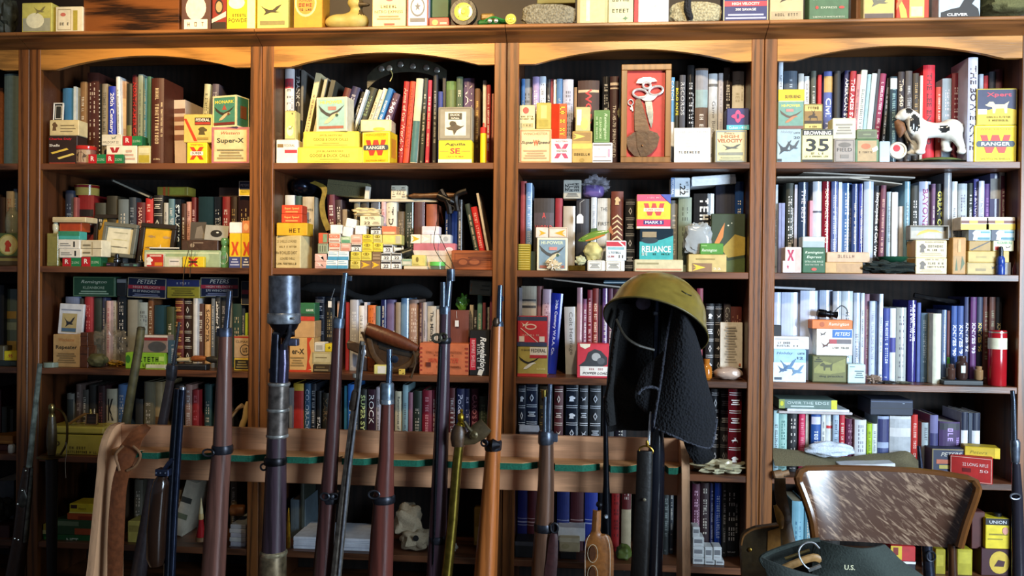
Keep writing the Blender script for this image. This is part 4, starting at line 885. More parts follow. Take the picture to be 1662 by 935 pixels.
box(545, 612, 354, 412, 'eef0f0', 'tilted white box, upper of two', '', roll=10, D=.05, Y=.036, group=G22, free=True)
box(640, 780, 336, 402, 'e0d8b8', 'cream box reading 22 under folded paper bag', 'g .5 .8 .25 .5 5a4a38;tb .35 .3 .3 .3 5a4a38 22;'+fine(.15, .45, 2, 'a89a80', .6, .95), D=.05, Y=.036, free=True)
blob(592, 785, 280, 338, 'd8c8a0', 'folded cream paper bag', D=.07, Y=.04, name='paper_bag', cat='bag', kind='paper', amp=.2, sq=.6, seed=5, free=True)
m = MB(); m.lathe(P(px(868), py(560), .045), (1, .5, .1), [(.011, 0), (.011, .004), (.006, .005), (.006, .03), (.011, .031), (.011, .035)], mat('d0ccc0', 'paper')); tag(m.build('thread_spool', smooth=True), 'small white spool lying on its side, second shelf, second full bookcase', 'spool')
m = MB(); m.lathe(P(px(925), py(595), .05), (1, .1, .35), [(.013, 0), (.0165, .003), (.0165, .04), (.013, .043)], mat('3a3c38', 'worn')); tag(m.build('film_canister', smooth=True), 'dark tilted film canister, second shelf, second full bookcase', 'canister')
box(1000, 1285, 600, 690, 'c8b8a8', 'clear pouch of pale contents', 'r .05 .1 .95 .9 d0c0b4', D=.05, Y=.06, name='plastic_pouch', cat='pouch', kind='gloss')
box(1000, 1285, 520, 600, 'b86a78', 'maroon header card of clear pouch', 'r 0 0 1 .4 d0c0b8;e .85 .4 .1 .3 e8c8cc', D=.045, Y=.06, name='header_card', cat='card')
box(985, 1050, 460, 518, 'e8dcd0', 'white box with orange arrow, left', ARROWW, D=.05, Y=.06, group=G22)
box(1052, 1116, 460, 518, 'e8d8d0', 'white box with pale arrow, right', 'arrow .5 .5 .8 .8 f4f0ec', D=.05, Y=.06, group=G22)
box(1118, 1182, 462, 518, 'eceeee', 'white box behind the thin wire', '', D=.05, Y=.06, group=G22)
box(1186, 1252, 462, 518, 'c8ccd0', 'grey white box with crest', 'e .5 .5 .25 .3 a0a4a8', D=.05, Y=.06, group=G22)
box(1057, 1175, 405, 460, 'dcd0dc', 'pink and white box standing above arrow boxes', 'r .06 .1 .94 .5 e8e4ec;r .1 .25 .9 .3 a8b0c8', D=.05, Y=.06, group=G22)
round_(1115, 1215, 645, 694, '6a7a5a', 'small jar with bright green lid', [(.95, 0), (1, .05), (1, .55)], [('lid', [(1.05, .5), (1.05, 1), (.9, 1.02)], '68c860', 'plastic')], name='jar', kind='glass')
o = box(1258, 1540, 568, 702, '8a4424', 'carved reddish wooden box', 'l .08 .15 .98 .85 .012 6a3018;e .28 .4 .14 .2 6a3018;e .28 .4 .1 .14 94502c;e .55 .42 .16 .2 6a3018;e .55 .42 .12 .14 94502c;r .4 .62 .95 .66 6a3018;r .4 .5 .95 .53 6a3018', D=.07, name='wooden_box')
o.data.materials[0] = wood('94502c', 'x', 'carved')
wire('wire_loop', 'thin bent wire hanging over the small boxes of the second full bookcase', [(P_[0], P_[1]) for P_ in ((710, 355), (704, 395), (715, 420), (735, 438), (733, 425), (712, 380))], .02, 1.2, '6a6458', 'wire')
bay(3, 2, 820, 270, .24669)
books('''95 134 98 a04040 b=.0,.95,a84848 p
138 178 110 88a8d0 g |e4ecf8 Wilderness Hunter
187 325 210 2e2a2e t v=.5,.85 b=.1,.3,3a3236/.62,.8,443c44 |d04848 A WORLD
330 378 210 8a2030 p
382 462 262 b8b0a4 g
468 562 215 2c2e38 p
566 604 205 c0ccd8 g |889 Safari
606 695 210 c4c4c0 t v=.55,.95 |333 THE FIRST
698 780 165 6a3020 y=.1 b=.0,.01,6a3020 p
790 858 215 141418 y=.1 o=c8c8cc
865 1085 240 2a2428 p
1091 1135 225 8a8a88 g
1141 1230 205 7a8878 |4a5448 TALL
1241 1378 180 242426 g t v=.3,.95 b=.0,.02,b0a890 |d8d8d4 HUNTING DANGER THE BIG
1386 1535 125 1a2038 B t v=.25,.6 |f4f4f4 CARTRIDGES FOR SMALL ARMS PATENTS
1541 1598 100 1c3a70 g''')
# tiger stripes on one spine
tb_ = [b for b in BOOKS if b[:2] == (3, 2)][8]
sp = ';'.join(f'p e0c8a0 .08,{.06+i*.065} .5,{.1+i*.065} .92,{.05+i*.065} .92,{.065+i*.065} .5,{.125+i*.065} .1,{.075+i*.065}' for i in range(10))+';head .5 .88 .5 .1 d8b888'
def onbook(bk, sp):
    o = bk[3]; bb = [v.co for v in o.data.vertices]; x0 = min(v.x for v in bb); x1 = max(v.x for v in bb); y0 = min(v.y for v in bb); h = max(v.z for v in bb); L0 = Vector(o['_o'])
    q = printed(sp, x1-x0, h, lambda u, v, L: L0+Vector((x0+u*(x1-x0), y0+.005*(2*u-1)**2-.0003*L-.0002, v*h)), curve=True); q.build('spine_print', o)
onbook(tb_, sp)
box(80, 163, 512, 682, '9a8428', 'ribbed brass coloured box', ';'.join(f'r .06 {.05+i*.09} .94 {.08+i*.09} c8b458' for i in range(11)), D=.05, kind='gloss')
box(168, 200, 560, 682, '2c3a30', 'dark green narrow box beside brass box', '', D=.05, Y=.05)
box(208, 410, 470, 682, 'e0d8c0', 'cream and blue carton with duck and shell ornament', HIPOWER.replace('9cc8c8', '8098a8').replace('e0d848', 'd8e0c0'), D=.06)
box(200, 282, 402, 470, 'd8ccc0', 'crumpled box with gold arrow, left', 'arrow .55 .45 .6 .6 e0a828', D=.05)
box(286, 410, 402, 470, 'dcccbc', 'box with gold arrow pointing left', 'arrow .6 .45 -.6 .7 e0a828;l .02 .04 .98 .96 .03 b89880', D=.05)
blob(270, 370, 615, 682, 'd8c8a8', 'cream carved ear-shaped shell', D=.02, Y=.005, name='shell_ornament', cat='ornament', amp=.35, freq=5, kind='ceramic')
box(382, 500, 90, 225, 'a8a8a0', 'grey 22 box lying on dark book', 'Vb .2 .6 .2 .4 2a2a2c 22;G .45 .6 .25 .5 3a3a3c;G .75 .6 .25 .5 3a3a3c;'+fine(.1, .3, 3, '5a5a58'), D=.08, Y=.12)
blob(508, 650, 125, 212, '6a5a98', 'purple plastic wrapped cap', D=.1, Y=.11, name='plastic_bundle', cat='bundle', kind='plastic', sq=.6, amp=.05)
blob(500, 690, 60, 190, 'c8c8d8', 'crumpled clear plastic wrapper', D=.12, Y=.10, name='plastic_wrapper', cat='wrapper', kind='film', amp=.3, freq=4, free=True, seed=2)
m = MB(); a = P(px(492), py(345), .085); w_, h_ = .012, .017
m.poly([(a.x-w_, a.z-h_), (a.x+w_, a.z-h_), (a.x+w_, a.z+h_*.5), (a.x+w_*.4, a.z+h_), (a.x-w_*.4, a.z+h_), (a.x-w_, a.z+h_*.5)], .084, .085, mat('f0f0f0', 'paper')); o = m.build('price_tag')
q = MB(); q.tube([P(px(492), py(320), .0845), P(px(492), py(240), .085), P(px(520), py(220), .09)], .0006, mat('e8e8e8', 'paper'), 5); q.build('string', o)
tag(o, 'white price tag on string against dark book, second shelf, third full bookcase', 'tag')
box(415, 525, 652, 684, '8a6a28', 'oval brass stand under stone', '', D=.05, name='brass_stand', cat='stand', kind='brass')
blob(462, 530, 585, 655, 'b8b890', 'small pale arrowhead stone on brass stand', D=.02, amp=.2, seed=4)
box(540, 656, 620, 686, 'ece8dc', 'white two-panel ammunition box, left', 'l .05 .1 .8 .9 .02 8a867a;'+fine(.25, .75, 4, '7a766c', .15, .7), D=.05)
box(660, 785, 620, 686, 'ece8dc', 'white two-panel ammunition box, right', 'l .05 .1 .8 .9 .02 8a867a;'+fine(.25, .75, 4, '7a766c', .15, .7), D=.05)
box(662, 796, 490, 622, 'e4e8ec', 'white and red box with blue edge above white ammunition box', 'r .03 .72 .97 .95 c83848;p f0ecec .6,.95 .7,.95 .95,.72 .85,.72;r .1 .55 .9 .68 8ab8c0;g .5 .4 .1 .7 3a6a70;g .3 .2 .09 .4 b03848;t .75 .2 .15 .2 222 11', D=.05)
blob(515, 640, 495, 625, 'b8ae70', 'pear-shaped yellow green flint stone', D=.03, amp=.12, seed=8, Y=.035, free=True)
# painted fish
m = MB(); A_ = P(px(480), py(490), .05); B_ = P(px(700), py(420), .05); ax = (B_-A_); Lf = ax.length
m.tube([A_+ax*t for t in (0, .06, .15, .3, .45, .6, .75, .86, .92)], [.001, .006, .010, .0145, .016, .014, .009, .005, .004], mat('6a8a38', 'gloss'), 12, .5); FI = m.build('carved_fish', smooth=True)
q = MB(); n_ = Vector((-ax.z, 0, ax.x)).normalized(); q.grid([[A_+ax*.9-n_*.003, A_+ax*.9+n_*.003], [A_+ax*1.02-n_*.02, A_+ax*1.02+n_*.018]], mat('a86030', 'paper'), .002); q.build('tail_fin', FI)
q = MB(); q.grid([[A_+ax*.4+n_*.013, A_+ax*.45+n_*.028], [A_+ax*.62+n_*.011, A_+ax*.62+n_*.024]], mat('3a5a28', 'paper'), .002); q.build('dorsal_fin', FI)
q = MB(); q.tube([A_+ax*t-n_*.009+Vector((0, -.005, 0)) for t in (.2, .4, .6, .78)], [.002, .005, .005, .002], mat('c87a38', 'gloss'), 8, .5); q.build('belly', FI, smooth=True)
q = MB(); q.lathe(A_+ax*.1+Vector((0, -.004, .002)), (0, -1, 0), [(.0018, 0), (.0012, .0012)], mat('141414', 'gloss'), 8); q.build('eye', FI)
tag(FI, 'green and orange painted wooden fish, second shelf, third full bookcase', 'fish')
box(850, 1170, 615, 690, 'd0c49c', 'flat cream tray box under teal packet', 'r .03 .1 .97 .25 c88868;r .05 .6 .5 .75 9a9068', D=.09, Y=.025)
box(884, 1105, 410, 614, '20303c', 'teal and black photo paper packet', 'r 0 0 1 .58 38a8a8;p 38a8a8 .4,.58 1,.58 1,.78 .7,.66;e .3 .62 .25 .1 24343c;r .08 .72 .5 .9 9a8868;tb .5 .34 .2 .86 f0f4f0 RELIANCE;g .2 .18 .1 .28 e0f0e8;g .65 .18 .06 .5 1a5a5c', D=.05, kind='gloss')
box(866, 1088, 185, 410, 'e8c430', 'yellow and pink carton with red W reading mark 5', 'r 0 .8 1 1 d05878;r .02 .27 .98 .8 ecc838;p c84848 .2,.74 .34,.74 .4,.5 .46,.74 .56,.74 .62,.5 .68,.74 .82,.74 .7,.38 .58,.38 .5,.55 .44,.38 .32,.38;r .2 .5 .8 .6 f0e4c0;t .5 .55 .05 .5 a84040 SUPER SPEED;r 0 .06 1 .27 d03858;r .2 .12 .8 .24 3a3474;tb .5 .18 .08 .5 f0ecf4 MARK 5;p 4a5ab0 .7,1 1,1 1,.72;g .5 .9 .04 .4 f0c8d0;r 0 0 1 .06 f0e8d8', D=.05, Y=.032)
box(1090, 1215, 75, 207, 'c0ccd8', 'blue and white 22 box standing on grey green book', 'r .0 0 .2 1 5a78a8;Vb .62 .4 .3 .6 1c1c20 .22;V .1 .5 .12 .8 e0e8f0 FEDERAL;G .85 .5 .14 .6 6a7078', D=.06, Y=.1)
box(1228, 1518, 60, 122, 'dfe6ee', 'white flat box tilted on dark books', 'r .0 .0 1 .7 f0f4f8', D=.12, Y=.10, roll=-4, free=True)
blob(1175, 1360, 370, 590, '9aa0a4', 'silvery plastic bag of parts', D=.05, Y=.04, name='plastic_bag', cat='bag', kind='gloss', amp=.12, freq=4, sq=.6, free=True)
box(1205, 1456, 580, 692, 'c8b070', 'tan carton with brown arrow label', 'r .1 .02 .62 .5 8a6848;arrow .28 .26 .34 .4 ecc838;t .75 .2 .1 .2 f0e8d8 22;r .2 .7 .7 .78 9a8448', D=.055)
box(1282, 1435, 508, 580, '4a8a2c', 'bright green box on tan carton', 'ti .4 .35 .35 .65 e8f0d8 Remington;r .05 .75 .3 .85 8ab868', D=.05)
box(1375, 1598, 312, 692, '2c3c24', 'dark green painted picture book facing out', 'p c87a38 .1,.5 .3,.75 .4,.85 .35,.6 .2,.45;p a89038 .3,.4 .7,.65 1,.6 1,.3 .5,.25;e .5 .8 .03 .012 d8d8c0;e .6 .84 .02 .01 d8d8c0;p 4a5a28 0,.0 0,.3 .5,.2 1,.25 1,0', D=.02, Y=.075, name='picture_book', cat='book')
bay(4, 2, 1230, 270, .25993, Y=.1)
books('''106 128 115 9aa8b8 g
132 149 230 7a80a8
151 170 230 8088b0
179 229 105 242a22 B |f4f4f4 UNDERHAMMER GUNS
231 248 115 a8a8b8
256 318 100 2a3850 g h=.4 |dde THE BEST
326 344 215 d88898
346 404 95 c0c8d4 g b=.66,.68,445 p
406 459 95 7a1828 g h=.4 |f0d8c0 !RANDALL KNIVES
462 504 95 5a6898 g |c8d0e8 Daggers
506 527 100 dce4ee g
529 590 105 4a6a98 g h=.4 |dde THE MILITARY EDGE OF AMERICA
592 630 110 3a4a78 g
636 664 110 4a50a0 g
666 727 95 b4c0d4 g p
730 772 120 1c2028 l=18 B |eee Encyclopedia of Civil War
773 805 118 6a3848 l=14 |d8a898 THE LAST KNIFE
808 839 160 90a8b8 g
841 878 162 dce0e6 g
886 914 250 c8c0b8
920 954 95 7aa0b0 g
961 1008 120 2a2c28 B |f4f4f4 Ling or die
1011 1085 95 b4bcd4 B g h=.45 |8a2a70 BAYONETS
1089 1112 110 6a4a6a
1116 1160 110 14161a B |d8e070 GREAT COMBAT H
1168 1214 40 8a8c90 g p
1216 1250 95 d4d9dc g
1256 1312 108 a8b0b4 |557 British Cut
1316 1346 105 1c2420 B |eee BALLOT
1351 1382 80 3a3a80 B |ddf The BAYONET
1384 1418 92 c4c8dc g
1421 1450 110 5a3a7a |b8c Edge
1456 1532 45 7278a0 g b=.75,.95,c8c8c4 p
1536 1562 60 5a2034
1566 1604 38 b0b0ac g |777 Swords''')
for i, (a, b, t, bb, rl, c) in enumerate(((118, 700, 62, 74, 0, 'b8b0a4'), (280, 985, 48, 58, 3, 'a8a49c'), (560, 905, 86, 94, 7, 'c0b8a8'))):
    box(a, b, t, bb, c, ['loose grey sheet lying flat on tall books, left', 'loose grey folder lying on tall books, uppermost', 'loose sheet drooping to the right on tall books'][i], '', roll=rl, D=.16, Y=.1, free=True, name='paper_sheet', cat='paper')
box(170, 272, 505, 662, 'ecdcd8', 'pink and white carton with crimson cross', 'p a8284c .12,.9 .26,.9 .34,.75 .42,.9 .56,.9 .42,.68 .56,.46 .42,.46 .34,.62 .26,.46 .12,.46 .26,.68;r .64 .05 .95 .95 d8b0a8', D=.06)
box(155, 220, 590, 662, 'ece4e8', 'tiny white box with crimson cross', 'star .5 .5 .3 .5 a82848', D=.015, Y=.012)
box(280, 422, 508, 662, '2a5a3a', 'green shell carton reading express', 'ti .5 .8 .13 .8 e0ecd8 Remington;ti .5 .62 .13 .65 e0ecd8 Express;t .5 .45 .07 .8 d0e0c8 EXTRA LONG RANGE;g .5 .33 .06 .8 c0d0b8;e .5 .15 .12 .06 c84838', D=.065)
box(278, 418, 440, 508, 'a8b8bc', 'clear plastic tray on green carton', 'r .05 .6 .95 .95 dce8ec', D=.05, kind='gloss')
box(420, 655, 600, 667, 'c09c68', 'tan two-tone box, lower of two', 'r .3 .1 .98 .9 b08a5c', D=.06)
box(430, 700, 537, 600, 'c8a888', 'pinkish tan box, upper of two', 'g .45 .6 .3 .4 8a6a50', D=.06)
blob(640, 1000, 588, 692, '1c2622', 'black green crumpled cloth pouch', D=.1, Y=-.01, name='cloth_pouch', cat='pouch', kind='canvas', amp=.3, freq=3, seed=11)
round_(740, 935, 565, 600, '1c4a34', 'shallow green glass dish on the cloth pouch', [(.6, 0), (.9, .5), (1, 1), (.9, .95), (.5, .5)], name='glass_dish', cat='dish', kind='gloss', free=True)
box(975, 1180, 572, 683, 'd8c8a0', 'lower of two cream boxes with woodcock drawing', 'head .22 .55 .22 .5 5a4c3a;g .64 .66 .14 .5 5a4c3a;g .64 .45 .11 .55 5a4c3a;'+fine(.1, .3, 2, 'a8946c')+'g .6 .9 .08 .6 8a7850', D=.065, rot=6, side=('r .05 .05 .95 .95 b88848', -1))
box(975, 1180, 462, 572, 'd8c8a0', 'upper of two cream boxes with woodcock drawing', 'head .22 .55 .22 .5 5a4c3a;g .64 .66 .14 .5 5a4c3a;g .64 .45 .11 .55 5a4c3a;'+fine(.1, .3, 2, 'a8946c')+'g .6 .9 .08 .6 8a7850', D=.065, rot=6, side=('r .05 .05 .95 .95 b88848', -1))
frame(950, 1195, 372, 462, '8a8478', 'b0aca0', 'glass fronted box with banana-shaped yellow lure', 'p d8a830 .2,.25 .3,.6 .5,.8 .75,.75 .95,.45 .8,.55 .55,.6 .38,.45;r .4 .05 .7 .35 c8c0b4', Y=.04, tilt=0, fw=.03, D=.04)
box(1215, 1300, 445, 682, 'b88848', 'tall tan box with green leaf print', 'r .1 .05 .9 .5 a88040;p 4a5a28 .2,.1 .3,.45 .4,.1;p 4a5a28 .6,.1 .7,.5 .9,.3;r .4 .6 .6 .95 c89a58', D=.06)
box(1305, 1488, 600, 684, 'bca468', 'lower tan box with small duck', 'r .3 .3 .65 .5 8a7440;bird .9 .6 .15 .4 4a4a48;l .03 .06 .97 .94 .01 9a8448', D=.06)
box(1312, 1570, 530, 600, 'c4a860', 'long mustard box under picture boxes', 'r .2 .4 .45 .55 a08840;r .6 .4 .8 .55 a08840', D=.06)
box(1318, 1455, 465, 530, 'a8884c', 'brown box with dark diagonal band', 'p 3a3430 .05,.1 .9,.95 1,.95 .15,.05', D=.055)
box(1470, 1600, 465, 530, 'dcd8b0', 'white box with red and green lettering', 'tb .55 .8 .25 .7 3a8a58 KLEANBORE;r .08 .1 .35 .45 c84038;bird .7 .4 .3 .3 3a3028', D=.055)
box(1316, 1455, 396, 466, 'b8ccd4', 'blue box with white dog, left of pair', 'r .0 0 .3 1 3a4050;head .35 .5 .4 .9 dce4e8;r .55 .7 .95 .85 4a90a8;r .4 .1 .95 .3 3a7888', D=.055)
box(1462, 1610, 396, 466, 'b8ccd4', 'blue box with white dog, right of pair', 'r .0 0 .3 1 3a4050;head .35 .5 .4 .9 dce4e8;r .55 .7 .95 .85 4a90a8;r .4 .1 .95 .3 3a7888', D=.055)
SHELF2 = 'r 0 .0 1 .45 e8cc48;r .02 .5 .98 .72 6a3420;r .3 .48 .6 .74 e8a838;r .1 .78 .9 .86 e8c8b8'
box(1268, 1443, 317, 396, 'e8dcc8', 'cream and yellow carton with brown band, left of pair', SHELF2, D=.07)
box(1446, 1628, 317, 396, 'e8dcc8', 'cream and yellow carton with brown band, right of pair', SHELF2, D=.07)
round_(1490, 1542, 500, 682, '1c3a8a', 'blue plastic oil bottle with black cap', [(.95, 0), (1, .03), (1, .3), (.85, .35), (1, .4), (.95, .58), (.6, .66)], [('cap', [(.62, .64), (.62, .85), (.5, .98), (.2, 1)], '14141c', 'plastic')], name='oil_bottle', cat='bottle', kind='plastic', Y=.02)
box(1543, 1580, 600, 682, 'd8dce0', 'white narrow box behind blue bottle', '', D=.03, Y=.05)
round_(1590, 1636, 450, 682, '6a2a20', 'reddish glass bottle with white stick', [(.9, 0), (1, .05), (1, .15), (.5, .35), (.4, .45)], [('stick', [(.16, .4), (.16, .9), (.3, .92), (.2, 1)], 'd8d8d8', 'plastic')], name='glass_bottle', cat='bottle', kind='gloss', Y=.04)
# ================================================================== ROW 3
bay(0, 3, 0, 435, .2527)
books('''-60 -20 100 1c2430
-18 22 110 18202c
26 104 135 5a6a60 g b=.1,.3,a88a40/.45,.55,8a9a88/.6,.7,a88a40 p''')
box(-60, 105, 595, 655, '26302c', 'dark box under yellow price box', 'r .8 .2 .98 .8 3a4a48', D=.06)
box(25, 105, 535, 592, 'd8c020', 'small yellow price box', 'tb .5 .5 .35 .4 b03020 .95', D=.05)
box(-60, 24, 500, 595, '5a5038', 'brown box beside yellow price box', '', D=.05)
box(-60, 72, 475, 530, 'd8d4c0', 'white box on brown boxes', 'r .1 .3 .8 .5 a8a490', D=.05) if False else None
bay(1, 3, 0, 435, .2527)
books('''415 503 185 6a7898
506 535 195 33383a
539 592 185 a03038 |d88 Grouse
595 650 190 2a3530 p
656 679 190 3a4060
681 710 212 d0b0b0 B |a02040 JUNGLE TALES
711 745 210 a8a498 |444 OF AFRICA
748 810 180 1a2026 g h=.4 |ccc THE ROMANCE OF HUNTING
815 880 205 8a8a80 g
883 945 222 90a0a8 t v=.5,.9 |334 THE OLD MAN
950 984 195 6a4428
986 1065 240 22404e g
1067 1116 250 3a4428
1122 1179 195 5a1a14 o=c8a060
1182 1236 195 2a1412 o=c8c8c0
1240 1267 195 c8c8c8
1270 1310 230 4a2c20
1315 1352 235 c8a070 B |3a2010 SHOOTER
1356 1380 195 6a7078 g
1382 1414 180 2a2c2e B |eee Labrador Sh
1418 1454 170 383c40 g |aab Retrievers
1456 1488 190 8a9098 g
1492 1550 230 2a4a50
1553 1573 240 2a3a52
1575 1591 290 a0b830''')
box(467, 740, 55, 186, '2a5038', 'long green box lying on books', REMG, D=.06, Y=.115)
box(748, 812, 66, 182, '26282a', 'black end of a box between long boxes', 'r .05 .75 .95 .95 8a8c90', D=.06, Y=.12)
box(818, 1068, 62, 192, '1c2440', 'navy box with red band, thirty thirty, left of two', PETERS % '30-30 WINCHESTER', D=.06, Y=.115, roll=2)
box(1072, 1282, 75, 182, 'c0a830', 'blue and yellow box between two navy boxes', 'r 0 .62 1 1 2c3468;'+fine(.1, .55, 4, '7a6a20')+'g .5 .8 .1 .4 c8ccdc', D=.06, Y=.115)
box(1286, 1535, 60, 188, '1c2440', 'navy box with red band, right of two', PETERS % '270 WINCHESTER', D=.06, Y=.115)
box(1548, 1606, 80, 212, '1c2030', 'dark navy box at right pillar', 'l .03 .03 .97 .97 .04 a8a080;r .1 .45 .95 .62 a82c3c', D=.06, Y=.115)
box(340, 515, 428, 634, 'c09c68', 'tan shell carton reading repeater', 't .5 .84 .1 .6 b06a38 Winchester;tb .5 .6 .15 .78 3a3428 Repeater;'+fine(.12, .45, 5, '8a7048'), D=.075)
box(372, 530, 230, 428, 'd4dae4', 'white and blue card with dark duck photo', 'r .15 .06 .75 .68 b8a878;bird .45 .4 .45 .4 2a2c34;r .16 .08 .74 .2 4a6a88;r .1 .78 .9 .82 8a94a8', D=.012, Y=.05, tilt=4, name='greeting_card', cat='card', roll=2)
box(510, 565, 502, 640, '5a3420', 'brown leather pouch box beside tan carton', 'r .1 .6 .9 .66 3a2014', D=.06, kind='leather', name='leather_pouch', cat='pouch')
box(516, 562, 415, 502, '5a3420', 'brown leather cup standing on pouch box', 'r 0 .7 1 .76 3a2014', D=.045, kind='leather', name='leather_cup', cat='cup')
round_(285, 375, 605, 642, '8a9888', 'flat round pale green tin on shelf edge', CYL, name='round_tin', cat='tin', kind='gloss', Y=.03)
blob(556, 692, 545, 645, '5a5a38', 'greenish river stone', D=.06, amp=.1, seed=21, Y=.02)
blob(568, 830, 362, 640, 'a8a090', 'clear plastic bag with yellow contents', D=.08, Y=.06, name='plastic_bag', cat='bag', kind='film', amp=.3, freq=2.4, seed=6, free=True)
blob(690, 790, 590, 645, 'b8902c', 'yellow nuggets inside the clear bag', D=.04, Y=.08, name='nugget', cat='nugget', kind='gloss', amp=.3, freq=4, seed=9)
box(805, 1060, 546, 622, '86bc30', 'lime green box with dark print', 'g .55 .6 .3 .6 2c4818;g .6 .25 .2 .6 3a5a20;e .07 .6 .06 .25 3a7a28;r .85 .5 .98 .8 b8dc70', D=.05)
box(910, 1076, 432, 548, '8a7a74', 'clear case with grey mouse-shaped object', 'r 0 .88 1 1 d8d4d0;r .0 .7 1 .86 8a2a2c;e .6 .35 .35 .3 4a4c50', D=.05, Y=.04, kind='gloss', name='clear_case', cat='case')
box(1078, 1122, 465, 605, '3a5870', 'blue paperback standing beside clear case', 'G .7 .5 .3 .7 e0e4e8', D=.02, Y=.04, name='paperback', cat='paperback')
box(935, 1060, 622, 642, 'c8ccb0', 'flat pale booklet on shelf front', 'r .0 .0 1 .3 8aa840', D=.06, Y=.015, name='booklet', cat='booklet')
m = MB(); m.lathe(P(px(1140), py(590), .04), (1, 0, .04), [(.006, 0), (.009, .01), (.0075, .03), (.009, .05)], mat('c8b890', 'ceramic')); o = m.build('hunting_knife', smooth=True)
q = MB(); q.lathe(P(px(1235), py(583), .04), (1, 0, .04), [(.009, 0), (.0125, .01), (.011, .04), (.008, .055)], mat('8a4a20', 'leather')); q.build('grip', o, smooth=True)
q = MB(); q.lathe(P(px(1330), py(585), .04), (1, 0, -.06), [(.008, 0), (.014, .02), (.010, .05), (.002, .08)], mat('2a2620', 'leather')); q.build('sheath', o, smooth=True)
tag(o, 'small knife with ivory and amber grip lying on the third shelf, leftmost full bookcase', 'knife')
box(1130, 1322, 618, 652, '18181a', 'flat black knife sheath on shelf front', 'r .02 .7 .98 .85 3a3a3c', D=.04, Y=.02, kind='leather', name='knife_sheath', cat='sheath')
box(1502, 1606, 580, 662, 'c8a838', 'small yellow and black box under red edged carton', 'r .08 .12 .92 .88 2a2418;'+fine(.2, .8, 3, '8a7a48', .15, .85), D=.05)
box(1502, 1606, 440, 580, 'b89870', 'tan carton with red edge and US circle', 'r 0 .93 1 1 a83020;t .5 .76 .11 .75 3a342c CLIMAX;e .7 .38 .32 .26 3a342c;e .7 .38 .27 .22 b89870;tb .7 .38 .22 .3 2a2620 US', D=.065)
bay(2, 3, 430, 435, .24067)
books('''336 400 195 141a28 g o=8a94a8
403 470 200 16181c t v=.3,.8 |8a8060 THE LIFE HIGHLANDS
486 515 225 b89888
545 571 230 a02a30 d=.14
572 630 215 a8a8b0 g |ddd The American
633 668 255 d8d4d0 |555 Great Shooters
670 690 232 c8c4cc
693 745 252 d06a28 t v=.7,.95 |8a3010 OUT
748 778 258 5a7a80 b=.1,.3,7a9a48 p
781 815 215 1a2050 g
819 878 215 6a5a80 b=.0,.56,d8dce0 p
881 915 232 8a7a68
918 968 205 6888a8 g p
971 1035 215 a08070 |e8d8c8 Sporting
1040 1064 235 4a2a2a |c8a890 Guns
1066 1090 232 b0a8a8
1092 1155 258 b8b0a0 B h=.45 |333 The Military Arm
1158 1176 280 c8c0b8
1250 1375 285 7a4a40 g p y=.07 d=.05
1381 1405 250 b0a898
1407 1432 285 2a2a30 |ddd BIG GAME
1434 1465 185 5a8a80
1470 1489 235 6a2a38
1491 1514 265 a0a0a0
1517 1535 190 6a2a40''')
box(165, 330, 470, 708, 'd4a868', 'tan carton with torn red border reading R-X', 'p c84020 .72,1 .92,1 .8,.85 .88,.6 .8,.3 .9,.1 .6,.02 .7,.08 .74,.4 .72,.7;r .0 .0 .9 .06 c84020;tb .36 .6 .16 .5 2c261c er-X;'+fine(.15, .45, 4, '9a7a48', .05, .6), D=.08)
box(200, 335, 357, 470, 'c89c68', 'plain tan carton behind the bazooka tube', '', D=.08)
box(232, 335, 237, 357, '2c6a44', 'green and red box behind the bazooka tube', 'r 0 0 1 .25 c84030;r 0 .25 1 .42 2a4a34;tb .7 .6 .14 .5 d8e8d8 HAWK', D=.06)
box(320, 440, 652, 710, '3a2c18', 'dark brown box at bottom of small stack', 'r .1 .2 .9 .4 8a7a58;r .2 .55 .7 .75 6a5a38', D=.05)
box(315, 445, 565, 650, 'b8a878', 'buff box in small stack', 'r .1 .2 .95 .85 c8bc90;r .2 .5 .8 .58 8a7c58', D=.05)
box(332, 402, 502, 565, 'd8d4c8', 'white box on buff box', 'r .2 .2 .8 .7 b0aca0', D=.05)
box(405, 453, 512, 565, 'dcc428', 'yellow box on buff box', 'star .6 .5 .5 .5 6a5a18', D=.05)
m = MB(); pts = [P(px(x), py(y), .17) for x, y in ((245, 140), (320, 130), (430, 135), (520, 150), (620, 190), (720, 205), (820, 175), (930, 150), (1030, 150), (1125, 185))]
m.tube(curve(pts), [r*.0085 for r in [.6, .8, 1.2, 1.8, 2.2, 2.5, 2.5, 2.4, 2.4, 2.3, 2.2, 2.1, 2, 1.9, 1.8, 1.7, 1.6, 1.6, 1.5, 1.4, 1.4, 1.4, 1.4, 1.4, 1.4, 1.4, 1.5, 1.6, 1.8, 2, 2.2, 2.5, 2.8, 3, 3, 3, 3, 3, 3, 2.9, 2.8, 2.6, 2.4, 2.1, 1.7, 1.0]], mat('0c0c0e', 'canvas'), 12, .8)
tag(m.build('gun_sleeve', smooth=True), 'black cloth gun sleeve lying across the books, third shelf, second full bookcase', 'sleeve')
